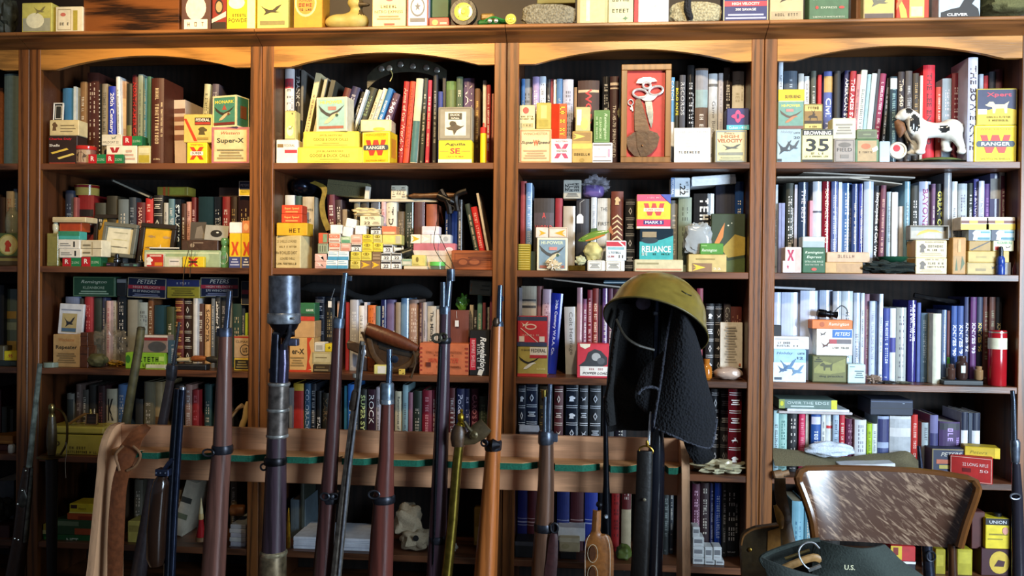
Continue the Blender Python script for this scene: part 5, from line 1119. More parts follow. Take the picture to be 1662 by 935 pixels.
# tan leather saddle holster
HO = MB(); a = P(px(690), py(410), .02); b = P(px(1030), py(545), .03); dv = (b-a)
HO.tube([a+dv*t for t in (0, .15, .35, .6, .8, 1)], [.0235, .027, .028, .026, .022, .014], mat('5a2c16', 'leather'), 16, .8)
HO = HO.build('leather_holster', smooth=True)
q = MB(); q.lathe(a-dv.normalized()*.001, -dv.normalized(), [(.0235, 0), (.0245, .002), (.0235, .004), (.019, .003)], mat('9a7a5c', 'leather'), 20); q.build('mouth_rim', HO, smooth=True)
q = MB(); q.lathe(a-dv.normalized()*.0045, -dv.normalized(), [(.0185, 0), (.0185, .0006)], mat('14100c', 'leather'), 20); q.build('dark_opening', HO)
q = MB(); rows = []
for t in [i/10 for i in range(11)]:
    c0 = P(px(560+t*430), py(505+t*120), .05); wv = .034+.008*math.sin(t*5)
    rows.append([c0+Vector((0, -.012*math.sin(math.pi*s), -wv*s+.01)) for s in (0, .25, .5, .75, 1)])
q.grid(rows, mat('4a3420', 'leather'), .004); q.build('belt_flap', HO, smooth=True)
q = MB(); q.poly([(P(px(x), py(y), .045).x, P(px(x), py(y), .045).z) for x, y in ((650, 430), (760, 440), (900, 490), (1030, 550), (1036, 640), (1000, 670), (880, 670), (780, 640), (690, 590), (560, 540), (555, 505), (620, 505), (690, 530))], .035, .06, mat('3a2818', 'leather')); q.build('pouch_body', HO)
q = MB(); q.poly([(P(px(x), py(y), .034).x, P(px(x), py(y), .034).z) for x, y in ((760, 470), (880, 500), (1000, 560), (990, 600), (870, 575), (770, 540))], .031, .0345, mat('26221e', 'leather')); q.build('dark_panel', HO)
q = MB(); q.tube(curve([P(px(700), py(470), .03), P(px(740), py(600), .03), P(px(860), py(690), .035), P(px(980), py(640), .035), P(px(1030), py(560), .03)]), .011, mat('4e3822', 'leather'), 8, .5); q.build('strap', HO, smooth=True)
q = MB(); q.tube(curve([P(px(1000), py(560), .02), P(px(1015), py(640), .015), P(px(985), py(740), .0)]), .0035, mat('3a2c1c', 'leather'), 6); q.build('tie_thong', HO, smooth=True)
tag(HO, 'brown leather saddle holster with open mouth, third shelf, second full bookcase', 'holster')
round_(735, 818, 655, 718, 'd8d098', 'pale cream wooden block spool', CYL, name='spool', cat='spool', kind='paper', Y=.0) if False else box(735, 818, 655, 718, 'dcd480', 'small cream and yellow block below the holster', 'r .3 .1 .95 .9 e8e4d8', D=.03, Y=.006)
box(902, 942, 682, 718, 'd8b850', 'tiny yellow dice with black dots', 'e .25 .75 .1 .1 222;e .75 .25 .1 .1 222', D=.01, Y=.006, name='dice', cat='dice')
box(1042, 1372, 510, 715, 'c86c42', 'orange wooden crate with dovetailed corners', ';'.join(f'r 0 {.12+i*.14} .06 {.18+i*.14} 9a3a28;r .94 {.12+i*.14} 1 {.18+i*.14} 9a3a28' for i in range(6))+';t .5 .72 .08 .72 7a3a20 SMALL ARMS AMMUNITION;g .5 .63 .05 .4 7a3a20;ti .5 .46 .15 .6 c03c28 WINCHESTER;r .14 .26 .24 .4 5a2418;g .62 .26 .07 .5 6a3018;g .2 .06 .03 .2 7a3a20', D=.09, Y=.025, name='wooden_crate', cat='crate')
box(1380, 1515, 420, 717, '141416', 'black box with red strip and white script', 'r .02 .12 .32 .82 c02838;V .18 .48 .16 .6 f0c8c8 RIMFIRE SHELLS;Vbi .68 .48 .3 .75 f4f4f0 Revelation;G .45 .42 .13 .55 e8e8e4;p f0ece0 .4,.02 .62,.0 .7,.1 .48,.14', D=.06)
m = MB(); a = P(px(1295), py(370), .065); m.box(a.x-.007, a.x+.007, .062, .063, a.z-.014, a.z+.009, mat('e8e8e8', 'paper'), .0004); o = m.build('price_tag')
q = MB(); q.tube([P(px(1295), py(340), .0635), P(px(1292), py(290), .066)], .0006, mat('e8e8e8', 'paper'), 5); q.build('string', o); tag(o, 'white price tag hanging on the glassy maroon book, third shelf, second full bookcase', 'tag')
m = MB(); a = P(px(440), py(245), .1); m.box(a.x-.008, a.x+.006, .099, .1, a.z-.012, a.z+.012, mat('e8e8e8', 'paper'), .0004); o = m.build('price_tag')
q = MB(); q.tube([P(px(445), py(215), .1), P(px(470), py(140), .15)], .0006, mat('e8e8e8', 'paper'), 5); q.build('string', o); tag(o, 'white price tag hanging from the black gun sleeve, third shelf, second full bookcase', 'tag')
box(1380, 1530, 85, 187, '8a9484', 'grey green box with orange lettering lying on books', 'l .02 .04 .98 .96 .02 5a6458;Vb .08 .5 .06 .6 c87a48 22;r .55 .6 .9 .7 5a6458;r .5 .35 .9 .42 5a6458', D=.06, Y=.12, roll=3)
blob(1288, 1382, 172, 290, '4a7a2c', 'green ribbon bow behind glassy book', D=.04, Y=.125, name='ribbon_bow', cat='bow', kind='gloss', amp=.25, freq=2, free=True)
bay(3, 3, 820, 435, .24669)
books('''80 100 130 8a8a90
104 207 120 a09a88 v=.1,.6 h=.3 b=.75,.78,333/.83,.85,333 |333 SMALL ARMS
209 240 120 7a4848 B v=.1,.7 |ddc DEFENSE
247 303 140 c0a8b8 l=10 g |7a4860 Handguns
305 383 165 1c2c9a l=42 g B h=.3 |c8d0f0 !20th Century W.R.A. Co.
387 468 255 b4b8bc l=-14 g h=.4 |555 !Colt Heritage
473 510 130 a88088 g
513 540 205 8a5070 |eee Arms of Yesterday
542 574 145 7a1c2c |e0c0c0 History of the Colt Era
576 615 135 7a2018 |e8c8b0 Firearms of the Confederacy
618 639 140 3a2030
641 675 135 6a4a7a g
680 710 135 5a2a40
712 760 140 48202c
1262 1304 135 8a3040
1321 1378 235 141416 o=e0e0e4
1380 1431 235 141418 o=d8d8dc
1441 1486 235 4a4448 v=.4,.95 |bbb Colorado
1491 1580 255 5a2420 t v=.6,.9 |a87a60 GUNS OLD''')
box(80, 275, 517, 722, 'b0a050', 'olive carton with flying duck and red strip', 'r 0 0 1 .1 c83830;tb .28 .88 .06 .3 4a4428 12 GAUGE;r .42 .72 1 .98 e8e0d0;tb .71 .87 .12 .5 2a2824 FEDERAL;r .42 .62 1 .72 b83038;wings .4 .46 .7 .42 2a2824;body .38 .42 .6 .42 e8e4d8;tb .8 .26 .07 .3 e8dc90 HI-POWER', D=.08)
box(80, 275, 320, 517, 'd03444', 'red carton with white clay pigeon and navy strips', 'r 0 .86 1 1 3a4668;r 0 0 1 .14 3a4668;e .45 .66 .2 .1 f0d8d4;e .45 .66 .15 .06 d03444;bird .25 .74 .25 .2 f0dcd8;g .5 .38 .06 .7 f0d0cc;r .06 .16 .24 .34 f0e4e0;r .74 .16 .92 .34 f0e4e0;p f0d8d4 .1,.6 .12,.62 .7,.16 .68,.14', D=.075)
box(472, 682, 500, 736, 'cc3444', 'red carton with spaniel head holding label', 'p f0e8d0 .08,1 .1,.92 .25,.85 .4,.92 .42,1;p 3a3c40 .05,.35 .25,.5 .35,.75 .55,.85 .75,.8 .95,.6 .95,.4 .7,.3 .4,.3;e .6 .62 .14 .12 b0b0b0;e .75 .5 .12 .1 5a5c60;r .1 .06 1 .34 ece4dc;g .6 .26 .06 .45 a84a50;tbi .58 .14 .07 .8 2a2828 POPPER LOAD', D=.07, Y=.025)
box(80, 500, 62, 72, 'b0a898', 'thin sheet lying on books at left', '', D=.14, Y=.1, free=True, roll=-2, name='paper_sheet', cat='paper') if False else None
box(250, 760, 92, 102, 'a8a49c', 'thin paper sheet sloping across the tall books', '', D=.14, Y=.1, free=True, roll=6, name='paper_sheet', cat='paper')
box(648, 850, 82, 106, '2a4a5c', 'dark teal folder lying near helmet', 'r .0 .3 1 .5 b8c8d0', D=.15, Y=.11, free=True, name='folder', cat='folder')
blob(1366, 1566, 648, 746, 'b09888', 'pinkish grey polished agate', D=.07, amp=.05, seed=31, Y=.02, kind='gloss', name='agate_stone')
box(1440, 1588, 358, 660, 'e4dccc', 'cream booklet page facing out behind the agate', fine(.1, .92, 14, 'b0a898', .2, .75)+'e .88 .08 .05 .03 c87048', D=.006, Y=.095, name='booklet', cat='booklet', tilt=2, free=True)
round_(1288, 1362, 598, 738, 'a86420', 'amber glazed small jug', [(.6, 0), (.95, .1), (1, .35), (.9, .6), (.5, .75), (.55, .95), (.6, 1)], name='jug', cat='jug', kind='ceramic', Y=.04)
bay(4, 3, 1230, 450, .25993, Y=.1)
books('''101 147 95 b8c4e0 g
150 265 95 bcc8e0 g p
268 378 85 c0cae2 g p
389 470 82 a8b4c8 g
473 525 88 b4bcc8 g
528 598 88 bcc8d0 g
601 644 98 acb8c8 g v=.0,.6 |667 Gun List
646 669 100 c8d0dc
671 700 105 8a6070
703 737 150 b4c0d4 |889 Shooting Times
739 760 150 5a7098
762 785 105 d8e0ec
787 827 195 2c3c88 B |dfe6ff The Modern Gun Book of Small Arms
829 865 195 d0d8e0 b=.4,.6,3a3c88 p
869 932 190 a8aca8 g |556 PERIODICAL of the Year
943 994 145 2e2a6a g B v=.5,.95 |e8e0f8 THE SPORTING LIFE
998 1021 160 4a5a98
1023 1064 225 5a7890 |bcd Sporting Guns of Today
1066 1094 225 b08878
1098 1150 228 d4d4c0 y=.06
1153 1183 205 5a6a8a g
1186 1210 210 6a3a3a b=.2,.35,5ab048 p
1213 1250 180 2c4a8a B v=.2,.75 |eef KNIVES '90
1253 1292 180 38508c B v=.2,.75 |eef KNIVES '91
1295 1330 125 3a4068 B v=.25,.7 |eef KNIVES '92
1333 1370 125 5a2a60 B v=.25,.7 |eef KNIVES '93
1373 1408 125 2a3048 B v=.25,.7 |e0c860 KNIVES '95
1411 1449 125 6a3a30 |aa8 Annual
1451 1488 125 6a4438 |aa8 Annual
1491 1527 125 1c1c20 B v=.25,.7 |d8c080 KNIVES '96
1531 1570 160 1a1a22 B v=.5,.98 |ddd KNIVES '97''')
box(97, 300, 452, 664, 'a4cce4', 'sky blue carton with three flying geese reading holiday', 'r 0 0 1 .6 d8e4ec;ti .35 .88 .1 .5 3a5a88 Holiday;g .85 .88 .06 .22 3a5a78;tb .82 .74 .08 .18 2a4a6a 12;bird .45 .5 .5 .5 5a80a8;bird .72 .36 .45 .4 6a90b4;bird .3 .4 .35 .3 4a6a90;r .04 .06 .26 .14 4a5a6a', D=.07)
box(97, 320, 372, 452, 'd8d8d8', 'white note card and cloth on blue carton', 'g .3 .5 .16 .35 4a4a4c;g .4 .28 .14 .6 5a5a5c;r .04 .8 .7 .84 8a8a8c', D=.05, Y=.04, name='note_card', cat='card')
box(98, 148, 300, 372, '14161c', 'small black case behind the note card', '', D=.03, Y=.07)
box(340, 556, 490, 674, '55552a', 'olive carton with dog practice picture', 'r .04 .05 .96 .95 6a6a34;p 8a8a48 .05,.5 .3,.8 .6,.7 .95,.9 .95,.4 .5,.3 .05,.35;dog .4 .6 .4 .4 4a4a24;tb .55 .22 .1 .7 3a3a1c dog practice;'+fine(.75, .95, 3, '3a3a1c', .06, .3), D=.075, Y=.035)
box(365, 592, 324, 490, 'e8e4dc', 'white carton with flying ducks and blue label', 'bird .18 .82 .2 .2 4a3c38;bird .25 .4 .25 .28 5a3c34;r .44 .68 .98 .98 2c68b0;ti .72 .82 .14 .42 f4f4f4 PETERS;r .36 .45 .96 .62 6a6468;r .36 .45 .56 .62 a84048;g .7 .3 .07 .5 3a3434', D=.07, Y=.035)
box(338, 592, 268, 324, 'd8783c', 'orange carton on white duck carton', 'ti .66 .5 .45 .5 f4e8d8 Remington;e .25 .5 .06 .3 b05828', D=.07, Y=.035)
m = MB(); a = P(px(372), py(222), .06); b = P(px(640), py(252), .06); dv = b-a
m.lathe(a, dv, [(.013, 0), (.0145, .004), (.0145, .022), (.011, .026), (.011, .046), (.009, .05), (.009, .055), (.0125, .068), (.0125, .0695)], mat('101014', 'steel')); o = m.build('rifle_scope', smooth=True)
for t in (.025, .042):
    q = MB(); q.lathe(a+dv.normalized()*t, dv, [(.0135, 0), (.0135, .005)], mat('1c1c22', 'steel')); q.build('mount_ring', o, smooth=True)
q = MB(); q.tube(curve([P(px(480), py(215), .06), P(px(520), py(178), .06), P(px(555), py(200), .06), P(px(560), py(235), .06)]), .002, mat('141418', 'leather'), 6); q.build('strap', o, smooth=True)
tag(o, 'short black rifle scope lying on orange carton, third shelf, rightmost bookcase', 'scope')
box(562, 672, 545, 678, 'c4dcdc', 'white box with small grey text beside olive carton', 'r .1 .85 .4 .9 6a8a90;'+fine(.25, .7, 4, '5a6a70', .4, .9), D=.05, Y=.03)
for i, (a, b, t, c, sd) in enumerate(((680, 775, 610, '8a7464', 41), (740, 860, 645, '2e2c26', 42), (850, 960, 650, '6a6a58', 43))):
    blob(a, b, t, 690, c, ['grey pink stone flake', 'dark stone blade', 'green grey stone flake'][i]+' lying on shelf edge', D=.04, amp=.3, freq=3, seed=sd, Y=.02, name='stone_flake')
blob(1025, 1092, 668, 690, '4a4a34', 'tiny dark arrowhead on shelf edge', D=.02, amp=.3, seed=45, Y=.02, name='arrowhead')
box(1160, 1408, 645, 690, '24282a', 'long black box under the brown jars', 'r .02 .7 .98 .8 3a4244', D=.06, Y=.03)
for i, (a, b, t, c) in enumerate(((1176, 1232, 540, '4a342c'), (1238, 1308, 490, '3a2824'), (1350, 1405, 555, '8a6a48'))):
    round_(a, b, t, 645, c, ['brown stoneware jar, leftmost of three on black box', 'dark brown jar with white label on black box', 'cork coloured jar, rightmost of three on black box'][i], [(.8, 0), (1, .08), (1, .7), (.7, .78), (.75, .86), (.75, .98), (.6, 1)], Y=.06, spec='r .3 .3 .6 .6 d8e4dc' if i == 1 else '')
round_(1440, 1550, 330, 690, 'a01820', 'tall red tube with cream label', [(.97, 0), (1, .01), (1, .94), (.97, .95), (.97, .99), (.9, 1)], [('paper_label', [(1.012, .66), (1.012, .86)], 'dcd8bc', 'paper'), ('cap_rim', [(.99, .95), (.99, .975)], 'c8b8a0', 'steel')], name='tube', cat='tube', kind='gloss', Y=.05)
round_(1562, 1590, 480, 690, '4a3018', 'narrow brown bottle behind red tube', [(.9, 0), (1, .05), (1, .6), (.5, .75), (.5, 1)], name='brown_bottle', cat='bottle', kind='gloss', Y=.07)
round_(1588, 1622, 500, 695, '6a4024', 'narrow amber bottle at right pillar', [(.9, 0), (1, .05), (1, .6), (.5, .75), (.5, 1)], name='brown_bottle', cat='bottle', kind='gloss', Y=.05)
box(100, 360, 62, 76, 'a8acb4', 'loose white sheet lying on pale tall books', '', D=.16, Y=.1, free=True, roll=2, name='paper_sheet', cat='paper')
m = MB(); m.tube(curve([P(px(975), py(112), .15), P(px(1100), py(135), .15), P(px(1285), py(160), .15)]), [.009]*11, mat('2a2a2c', 'steel'), 8); tag(m.build('gun_part', smooth=True), 'dark metal gun part lying on books, third shelf, rightmost bookcase', 'gun part')
# ================================================================== ROW 4
bay(0, 4, 0, 600, .2527)
books('''-60 -20 120 241c18
-18 5 130 3a1418
8 40 240 1c2420
42 80 255 20282c''')
box(-60, 82, 425, 478, '9a6018', 'flat orange box', 'r 0 .2 1 .4 b87a28', D=.1, Y=.05, free=True)
round_(55, 95, 480, 552, 'd8d4c4', 'small white china jar', [(.8, 0), (1, .1), (1, .8), (.8, 1)], Y=.03)
box(-60, 50, 480, 552, '5a2418', 'dark red box under flat orange box', '', D=.1, Y=.06)
bay(1, 4, 0, 600, .2527)
books('''426 470 155 7a7a72 b=.45,.9,2a3438 p
486 518 95 5a4a44 B |b8a8a0 TRAILS
521 565 130 44423c
568 620 100 2a2a28
623 670 105 2a1416 |8a4a48 Wars of Africa
673 745 125 b0a890 p
755 805 98 4a6890 g
866 918 190 2c2c2a
921 983 80 6a6450 g
986 1040 80 9a8660 b=.3,.5,6a4a28 p
1120 1180 100 2a2826
1187 1231 98 8a6a60 |ddd Roosevelt's Thunder
1233 1276 132 8a1c20 |c8707a History
1311 1356 95 2c4c4c
1400 1440 110 222
1450 1500 110 20242a''')
kb = [b for b in BOOKS if b[:2] == (1, 4)][5]; onbook(kb, 'tb .55 .66 .36 .5 1c1a18 K')
o = round_(0, 1, 0, 1, 'fff', '', CYL) if False else None
TIN = box(300, 662, 420, 562, 'b8ac48', 'olive yellow candy tin with lid and brown script', 'g .55 .35 .14 .3 4a3c18;g .62 .14 .12 .55 3a3014;e .18 .55 .06 .14 5a4c1c;e .18 .55 .03 .07 b8ac48', D=.16, Y=.03, name='candy_tin', cat='tin', kind='gloss')
Y_ = .03; a = P(px(298), py(400), Y_-.003); b = P(px(665), py(400), Y_-.003); zt = P(px(480), py(365), Y_).z; zb = P(px(480), py(412), Y_).z
q = MB(); q.box(a.x, b.x, Y_-.003, Y_+.163, zb, zt, mat('c0b450', 'gloss'), .006); q.build('lid', TIN)
TOPS.append((a.x, b.x, Y_, zt))
frame(545, 620, 285, 362, '7a5a30', '241c1c', 'small wooden photo frame standing on the candy tin', 'r .1 .2 .9 .4 3a2a28;r .1 .6 .9 .7 3a2a28', Y=.06, tilt=3, fw=.07, kind='wood', D=.01)
m = MB(); m.tube(curve([P(px(450), py(345), .06), P(px(500), py(310), .06), P(px(548), py(285), .06)]), .0055, mat('8a6430', 'leather'), 8); o = m.build('wooden_peg', smooth=True); tag(o, 'short wooden peg leaning beside small frame on candy tin', 'peg')
for x_, c_ in ((582, 'b0944c'), (605, 'a89070')):
    round_(x_-9, x_+9, 250, 285, c_, 'small brass thimble on wooden frame, '+('left' if x_ < 590 else 'right'), [(1, 0), (.9, .5), (.7, .95), (.4, 1)], name='thimble', cat='thimble', kind='brass', Y=.065)
m = MB(); hp = curve([P(px(x), py(y), .06) for x, y in ((1470, 330), (1500, 290), (1530, 250), (1560, 230))]); m.tube(hp, [.003+.0005*i for i in range(len(hp))], mat('a89070', 'leather'), 8); o = m.build('powder_horn', smooth=True)
q = MB(); q.tube(curve([P(px(x), py(y), .05) for x, y in ((1590, 205), (1580, 250), (1575, 310), (1555, 375), (1560, 480))]), [.005, .006, .007, .008, .009, .01, .01, .011, .011, .012, .012, .012, .013, .013, .013, .013, .013, .013, .013, .013, .013], mat('b89c68', 'ceramic'), 10); q.build('horn_body', o, smooth=True)
q = MB(); q.tube(curve([P(px(x), py(y), .055) for x, y in ((1470, 300), (1510, 265), (1550, 245))]), .0025, mat('6a4a28', 'leather'), 6); q.build('carrying_cord', o, smooth=True)
tag(o, 'ivory coloured powder horn with cord, fourth shelf, leftmost full bookcase', 'powder horn')
bay(2, 4, 430, 600, .24067)
books('''165 186 125 777777
189 262 95 c8a838 b=.3,.9,a82820/.05,.25,a82820 p
266 305 95 2a5070 |bcd COLORADO
309 345 95 20242e |ccc CRYSTAL
349 379 145 1a1c20 B v=.1,.6 |eee STALK AND
386 430 160 222018 |7a6448 MARK
440 520 120 241c1c
536 555 110 2a6a80
557 600 100 3070c0 g
604 632 130 1c2024
636 686 135 1a1c1a B |c8d890 SUPER SYSTEM
691 746 135 3a2430 g |eee ROCK
749 778 120 b8b0b8 |333 AUTHENTIC
790 870 140 2a2428
876 925 148 c4bca0 B h=.4 |444 Remembrances of Days Past
928 965 105 88a8b0 g
968 995 155 8a5a6a
1000 1056 145 1c2a20
1060 1126 140 8a1a30 h=.3 |e0a0a8 Gambling
1129 1156 140 6a1a30
1160 1236 140 241c20
1241 1285 125 5a2428 B |ddd The Poker Life
1291 1345 130 1c2450 B |dde Poker W
1347 1386 130 28305a B |ddf Read Between Lines
1390 1440 130 5a1a38 B |e8a0b8 CARO'S BOOK OF
1445 1500 180 3a4a40 |8a9a80 Cards''')
bay(3, 4, 820, 600, .24669)
books('''80 130 105 1a2230 o=c0c4cc g
136 216 98 1a2438 o=c0c8d4 g
224 312 110 30281c o=a88a48
322 383 108 4a1418 o=d8c8bc
398 483 102 141c28 o=c8ccd4 g
488 549 105 121820 o=c0c4cc
555 634 105 141a20 o=b8bcc4
640 720 105 16181c
725 800 105 1a1420
1270 1316 135 141a18
1320 1352 135 14161a o=c0c4c4
1356 1411 130 1a1c22 o=d0d0d4
1416 1466 140 22262e o=b8bcc4
1470 1560 128 5a1018 o=e0dcdc y=.05 g''')
box(90, 220, 365, 410, 'a8b4c8', 'folded pale blue paper sheet', '', D=.06, Y=.03, free=True, tilt=20, name='paper_sheet', cat='paper')
blob(1240, 1580, 590, 705, 'b8b090', 'crumpled clear plastic bag on tan papers', D=.12, Y=-.01, name='plastic_bag', cat='bag', kind='gloss', amp=.28, freq=3.2, seed=15)
bay(4, 4, 1230, 620, .25993, Y=.1)
books('''101 134 180 a8c8d0 g
136 186 200 90b8b0 B |2a6a6a TSAR'S TALE
189 255 195 1c1c20 B h=.4 |e8e0d8 RIVER'S EDGE
259 298 195 c02050 B |e8a0b0 MINDSTORM
300 321 200 b0b0a0
336 396 200 1c4a90 B h=.4 b=.82,.95,c8c8dc v=.1,.8 |dfe6ff MICHIGAN
398 426 200 d0d4d0
429 470 200 d8dcdc b=.1,.35,3a4a68/.75,.8,c03840 p
472 510 200 a0b4c8 B |345 BIG RIVER
513 546 195 b02030
552 606 232 5a2040 |b88aa0 Fine Wines
608 682 238 ccd0d4 g |778 LIMITED
685 714 262 a0c020 |445818 Green
716 748 262 c8d0d0 |667 Travels
751 824 215 98a4c0 b=.55,.95,2c3060/.05,.45,3a4470 p
826 962 215 d8d8d8 g b=.4,.65,a8acb0/.8,.95,b0b4b8 p
963 1002 205 c02820 B |f0d0c0 TENNIS
1026 1076 255 a8b4b8 g
1079 1130 208 7a78a0 g b=.4,.7,3a3a68/.05,.25,c04868 p
1135 1270 250 3a2050 b=.85,.97,2a2a34 h=.25 |b090d0 Seduction
1273 1316 190 d4d4da b=.72,1,141c34 p
1319 1338 195 1c2c40
1341 1393 195 d4d4da b=.72,1,141c34 p''')
box(130, 592, 186, 202, 'b8b0b0', 'grey board lying on the paperbacks, lowest', '', D=.15, Y=.08, free=True, name='flat_book', cat='book')
box(182, 572, 170, 186, 'e0e4e8', 'thin white book lying flat, middle of three', '', D=.14, Y=.08, name='flat_book', cat='book')
box(132, 495, 112, 170, '6a8078', 'grey green book lying flat with yellow ends, topmost', 'r .9 0 1 1 d8d028;r 0 0 .1 1 8a9a50;e .05 .55 .03 .28 d8d028;t .5 .65 .3 .72 d8e4dc OVER THE EDGE;r .2 .2 .6 .34 c8d4cc', D=.13, Y=.08, name='flat_book', cat='book')
box(702, 970, 112, 208, '1c2438', 'dark navy book lying flat over white books', 'r .0 .42 1 .47 0c1018;r .02 .85 .98 .9 4a5878;r .75 .75 .8 .8 8a98a8', D=.14, Y=.08, free=True, name='flat_book', cat='book')
blob(290, 600, 370, 470, 'd0dcec', 'white folded cloth lying before paperbacks', D=.08, Y=.01, name='white_cloth', cat='cloth', kind='canvas', amp=.12, seed=17, free=True)
def cloth(rows_px, col, label, name, cat, y0=-.03, y1=.07, kind='canvas', thick=.006, full=True, amp=.006):
    rows = []; R = len(rows_px)
    for i, r in enumerate(rows_px):
        Y = y1+(y0-y1)*i/(R-1)
        pts = curve([P(x, y, Y) for x, y in r], 4)
        rows.append([v+Vector((0, amp*noise.noise(v*18), amp*noise.noise(v*14+Vector((3, 0, 0))))) for v in pts])
    m = MB(); m.grid(rows, mat(col, kind), thick); return tag(m.build(name, smooth=True), label, cat)
cloth([[(1255, 727), (1300, 732), (1350, 742), (1420, 738), (1470, 732), (1490, 748)], [(1255, 735), (1310, 742), (1360, 752), (1420, 748), (1460, 744), (1492, 754)], [(1255, 745), (1320, 750), (1370, 758), (1430, 757), (1470, 755), (1495, 760)], [(1258, 757), (1320, 758), (1370, 762), (1430, 761), (1470, 760), (1490, 764)]], '6a6248', 'olive canvas gun case folded along the fourth shelf, rightmost bookcase', 'canvas_case', 'case', thick=.004)
box(520, 860, 515, 560, 'c8ccd0', 'white torn paper under olive canvas case', '', D=.08, Y=-.02, free=True, name='paper_sheet', cat='paper', roll=-4)
m = MB(); m.lathe(P(1255, 772, -.01), (1, 0, .25), [(.012, 0), (.016, .004), (.016, .03), (.010, .034), (.010, .055)], mat('8a6a4c', 'leather')); tag(m.build('leather_roll', smooth=True), 'small rolled leather piece at left end of fourth shelf, rightmost bookcase', 'leather roll')
box(1088, 1305, 420, 640, '2a3048', 'dark box with red and yellow label', 'l 0 0 1 1 .03 8a7a48;ti .55 .83 .13 .6 d8d0c0 PETERS;r .12 .52 .98 .66 b86040;r .2 .36 .98 .48 b0a048;r .12 .1 .98 .3 3a4060', D=.07, Y=.04)
box(1250, 1495, 470, 655, 'b02420', 'red long rifle box seen from its corner', 'l .02 .03 .98 .97 .015 e0a898;t .6 .7 .12 .6 f0d0c8 22 LONG RIFLE;r .3 .4 .5 .55 6a1818;t .8 .48 .1 .2 f0d0c8 50', D=.1, Y=.0, rot=-24, side=('l .03 .03 .97 .97 .02 d89888', 1))
box(1315, 1520, 410, 475, 'c8a820', 'yellow box on red long rifle box', 'ti .4 .5 .3 .5 7a6a18 Peters;r .85 0 1 1 e0c030', D=.07, Y=.02, rot=-14, free=True)
# ================================================================== ROW 5
bay(0, 5, 0, 745, .2527, Y=.13)
books('-60 85 140 3a4044 p y=.16')
box(-60, 60, 430, 575, '3a1210', 'dark red box low at far left', '', D=.1)
blob(-60, 90, 250, 435, '2a281c', 'dark olive bundle on red box', D=.12, name='bundle', cat='bundle', kind='canvas', amp=.2)
bay(1, 5, 0, 745, .2527, Y=.13)
books('''660 720 130 241c18
735 790 110 3a2c20
860 915 135 5a584c l=5
1130 1180 195 7a5a30 l=40
1200 1275 135 c0b8a4 l=100 b=.3,.4,6a7058/.6,.7,3a3c38 f
1480 1520 120 5a5040''')
box(220, 600, 487, 572, '1c5a28', 'long green box with white letters NET', 'tb .5 .55 .45 .2 d0dcc0 NET;e .9 .45 .08 .4 b8c060;r .12 .1 .25 .4 c8c088;r .03 .5 .15 .8 4a8a3a', D=.12)
box(350, 610, 392, 487, '2c4a28', 'dark green carton on the long green box', 'r .5 .05 .98 .45 a84a20;r .05 .6 .6 .9 6a7a58', D=.1)
box(265, 322, 418, 487, 'b89a38', 'small mustard box on the long green box', 'r 0 0 1 .4 c8bc78', D=.1)
box(430, 610, 350, 392, 'b04a18', 'flat orange box', 'r .4 .1 .95 .6 8a3010', D=.1)
box(445, 612, 290, 350, 'd0b820', 'yellow box with black square on orange box', 'r .06 .5 .3 .9 3a1c18;ti .5 .5 .3 .3 8a6a18 Western;r 0 0 1 .15 e0d060', D=.09)
for i, (a, b, t, z, c) in enumerate(((820, 900, 400, 575, 'a89848'), (900, 975, 470, 575, '6a3020'))):
    box(a, b, t, z, c, ['yellow carton behind the rack', 'dark red carton behind the rack'][i], 'r .1 .5 .9 .8 8a7a38' if i == 0 else '', D=.08)
round_(1262, 1320, 375, 500, '9a1c20', 'small wooden peg doll in a red robe', [(.9, 0), (.95, .1), (.6, .6), (.5, .9)], [('head', [(.4, .85), (.55, .95), (.5, 1.15), (.3, 1.25)], 'b8a068', 'paper'), ('hat', [(.45, 1.2), (.4, 1.4), (.2, 1.7), (.05, 2.0)], 'c8bc90', 'paper'), ('base', [(1.1, -.2), (1.1, 0)], '7a5a38', 'paper')], name='peg_doll', cat='doll', free=True, Y=-.02)
for i in range(6):
    box(1472+i % 2*6, 1578, 568-i*24+20 if False else 590-(i+1)*28, 590-i*28, ['b0b0b4', 'a0a0a8', 'b8b8b4', 'a8a8b0', 'b4b4b4', 'a0a4a8'][i], 'grey magazine in the stack, '+['lowest', 'second from bottom', 'third from bottom', 'fourth from bottom', 'fifth from bottom', 'topmost'][i], '', D=.16, name='magazine', cat='magazine')
m = MB(); m.lathe(P(px(1480), py(330), .08), (1, .2, 0), [(.018, 0), (.022, .006), (.021, .05), (.016, .055)], mat('7a4a24', 'leather')); tag(m.build('wooden_roller', smooth=True), 'wooden roller on the magazine stack, bottom shelf, leftmost full bookcase', 'roller')
bay(2, 5, 430, 745, .24067, Y=.14)
books('''168 270 275 5a6a74 l=-5 p
240 262 150 3a4038''')
for i in range(2):
    box(190, 722, 565-i*32, 597-i*32 if i else 615, ['d4dae4', 'dce2ec'][i], ['lower', 'upper'][i]+' thick white catalogue lying flat', 'r .0 .4 1 .5 b0b8c8', D=.2, Y=.03, name='catalogue', cat='catalogue', top='5a6068')
blob(880, 1060, 300, 520, 'a89a80', 'tan canvas roll bag, upper', D=.1, Y=.06, name='canvas_bag', cat='bag', kind='canvas', amp=.2, freq=2, seed=51, sq=.7, free=True)
blob(920, 1120, 470, 640, 'a09278', 'tan canvas roll bag, lower with dark opening', D=.12, Y=.03, name='canvas_bag', cat='bag', kind='canvas', amp=.15, freq=2, seed=52, sq=.7)
m = MB(); m.lathe(P(px(1018), py(535), .028), (0, -1, 0), [(.011, 0), (.011, .001)], mat('0c0a08', 'canvas')); o = bpy.data.objects['canvas_bag.001']; m.build('bag_opening', o)
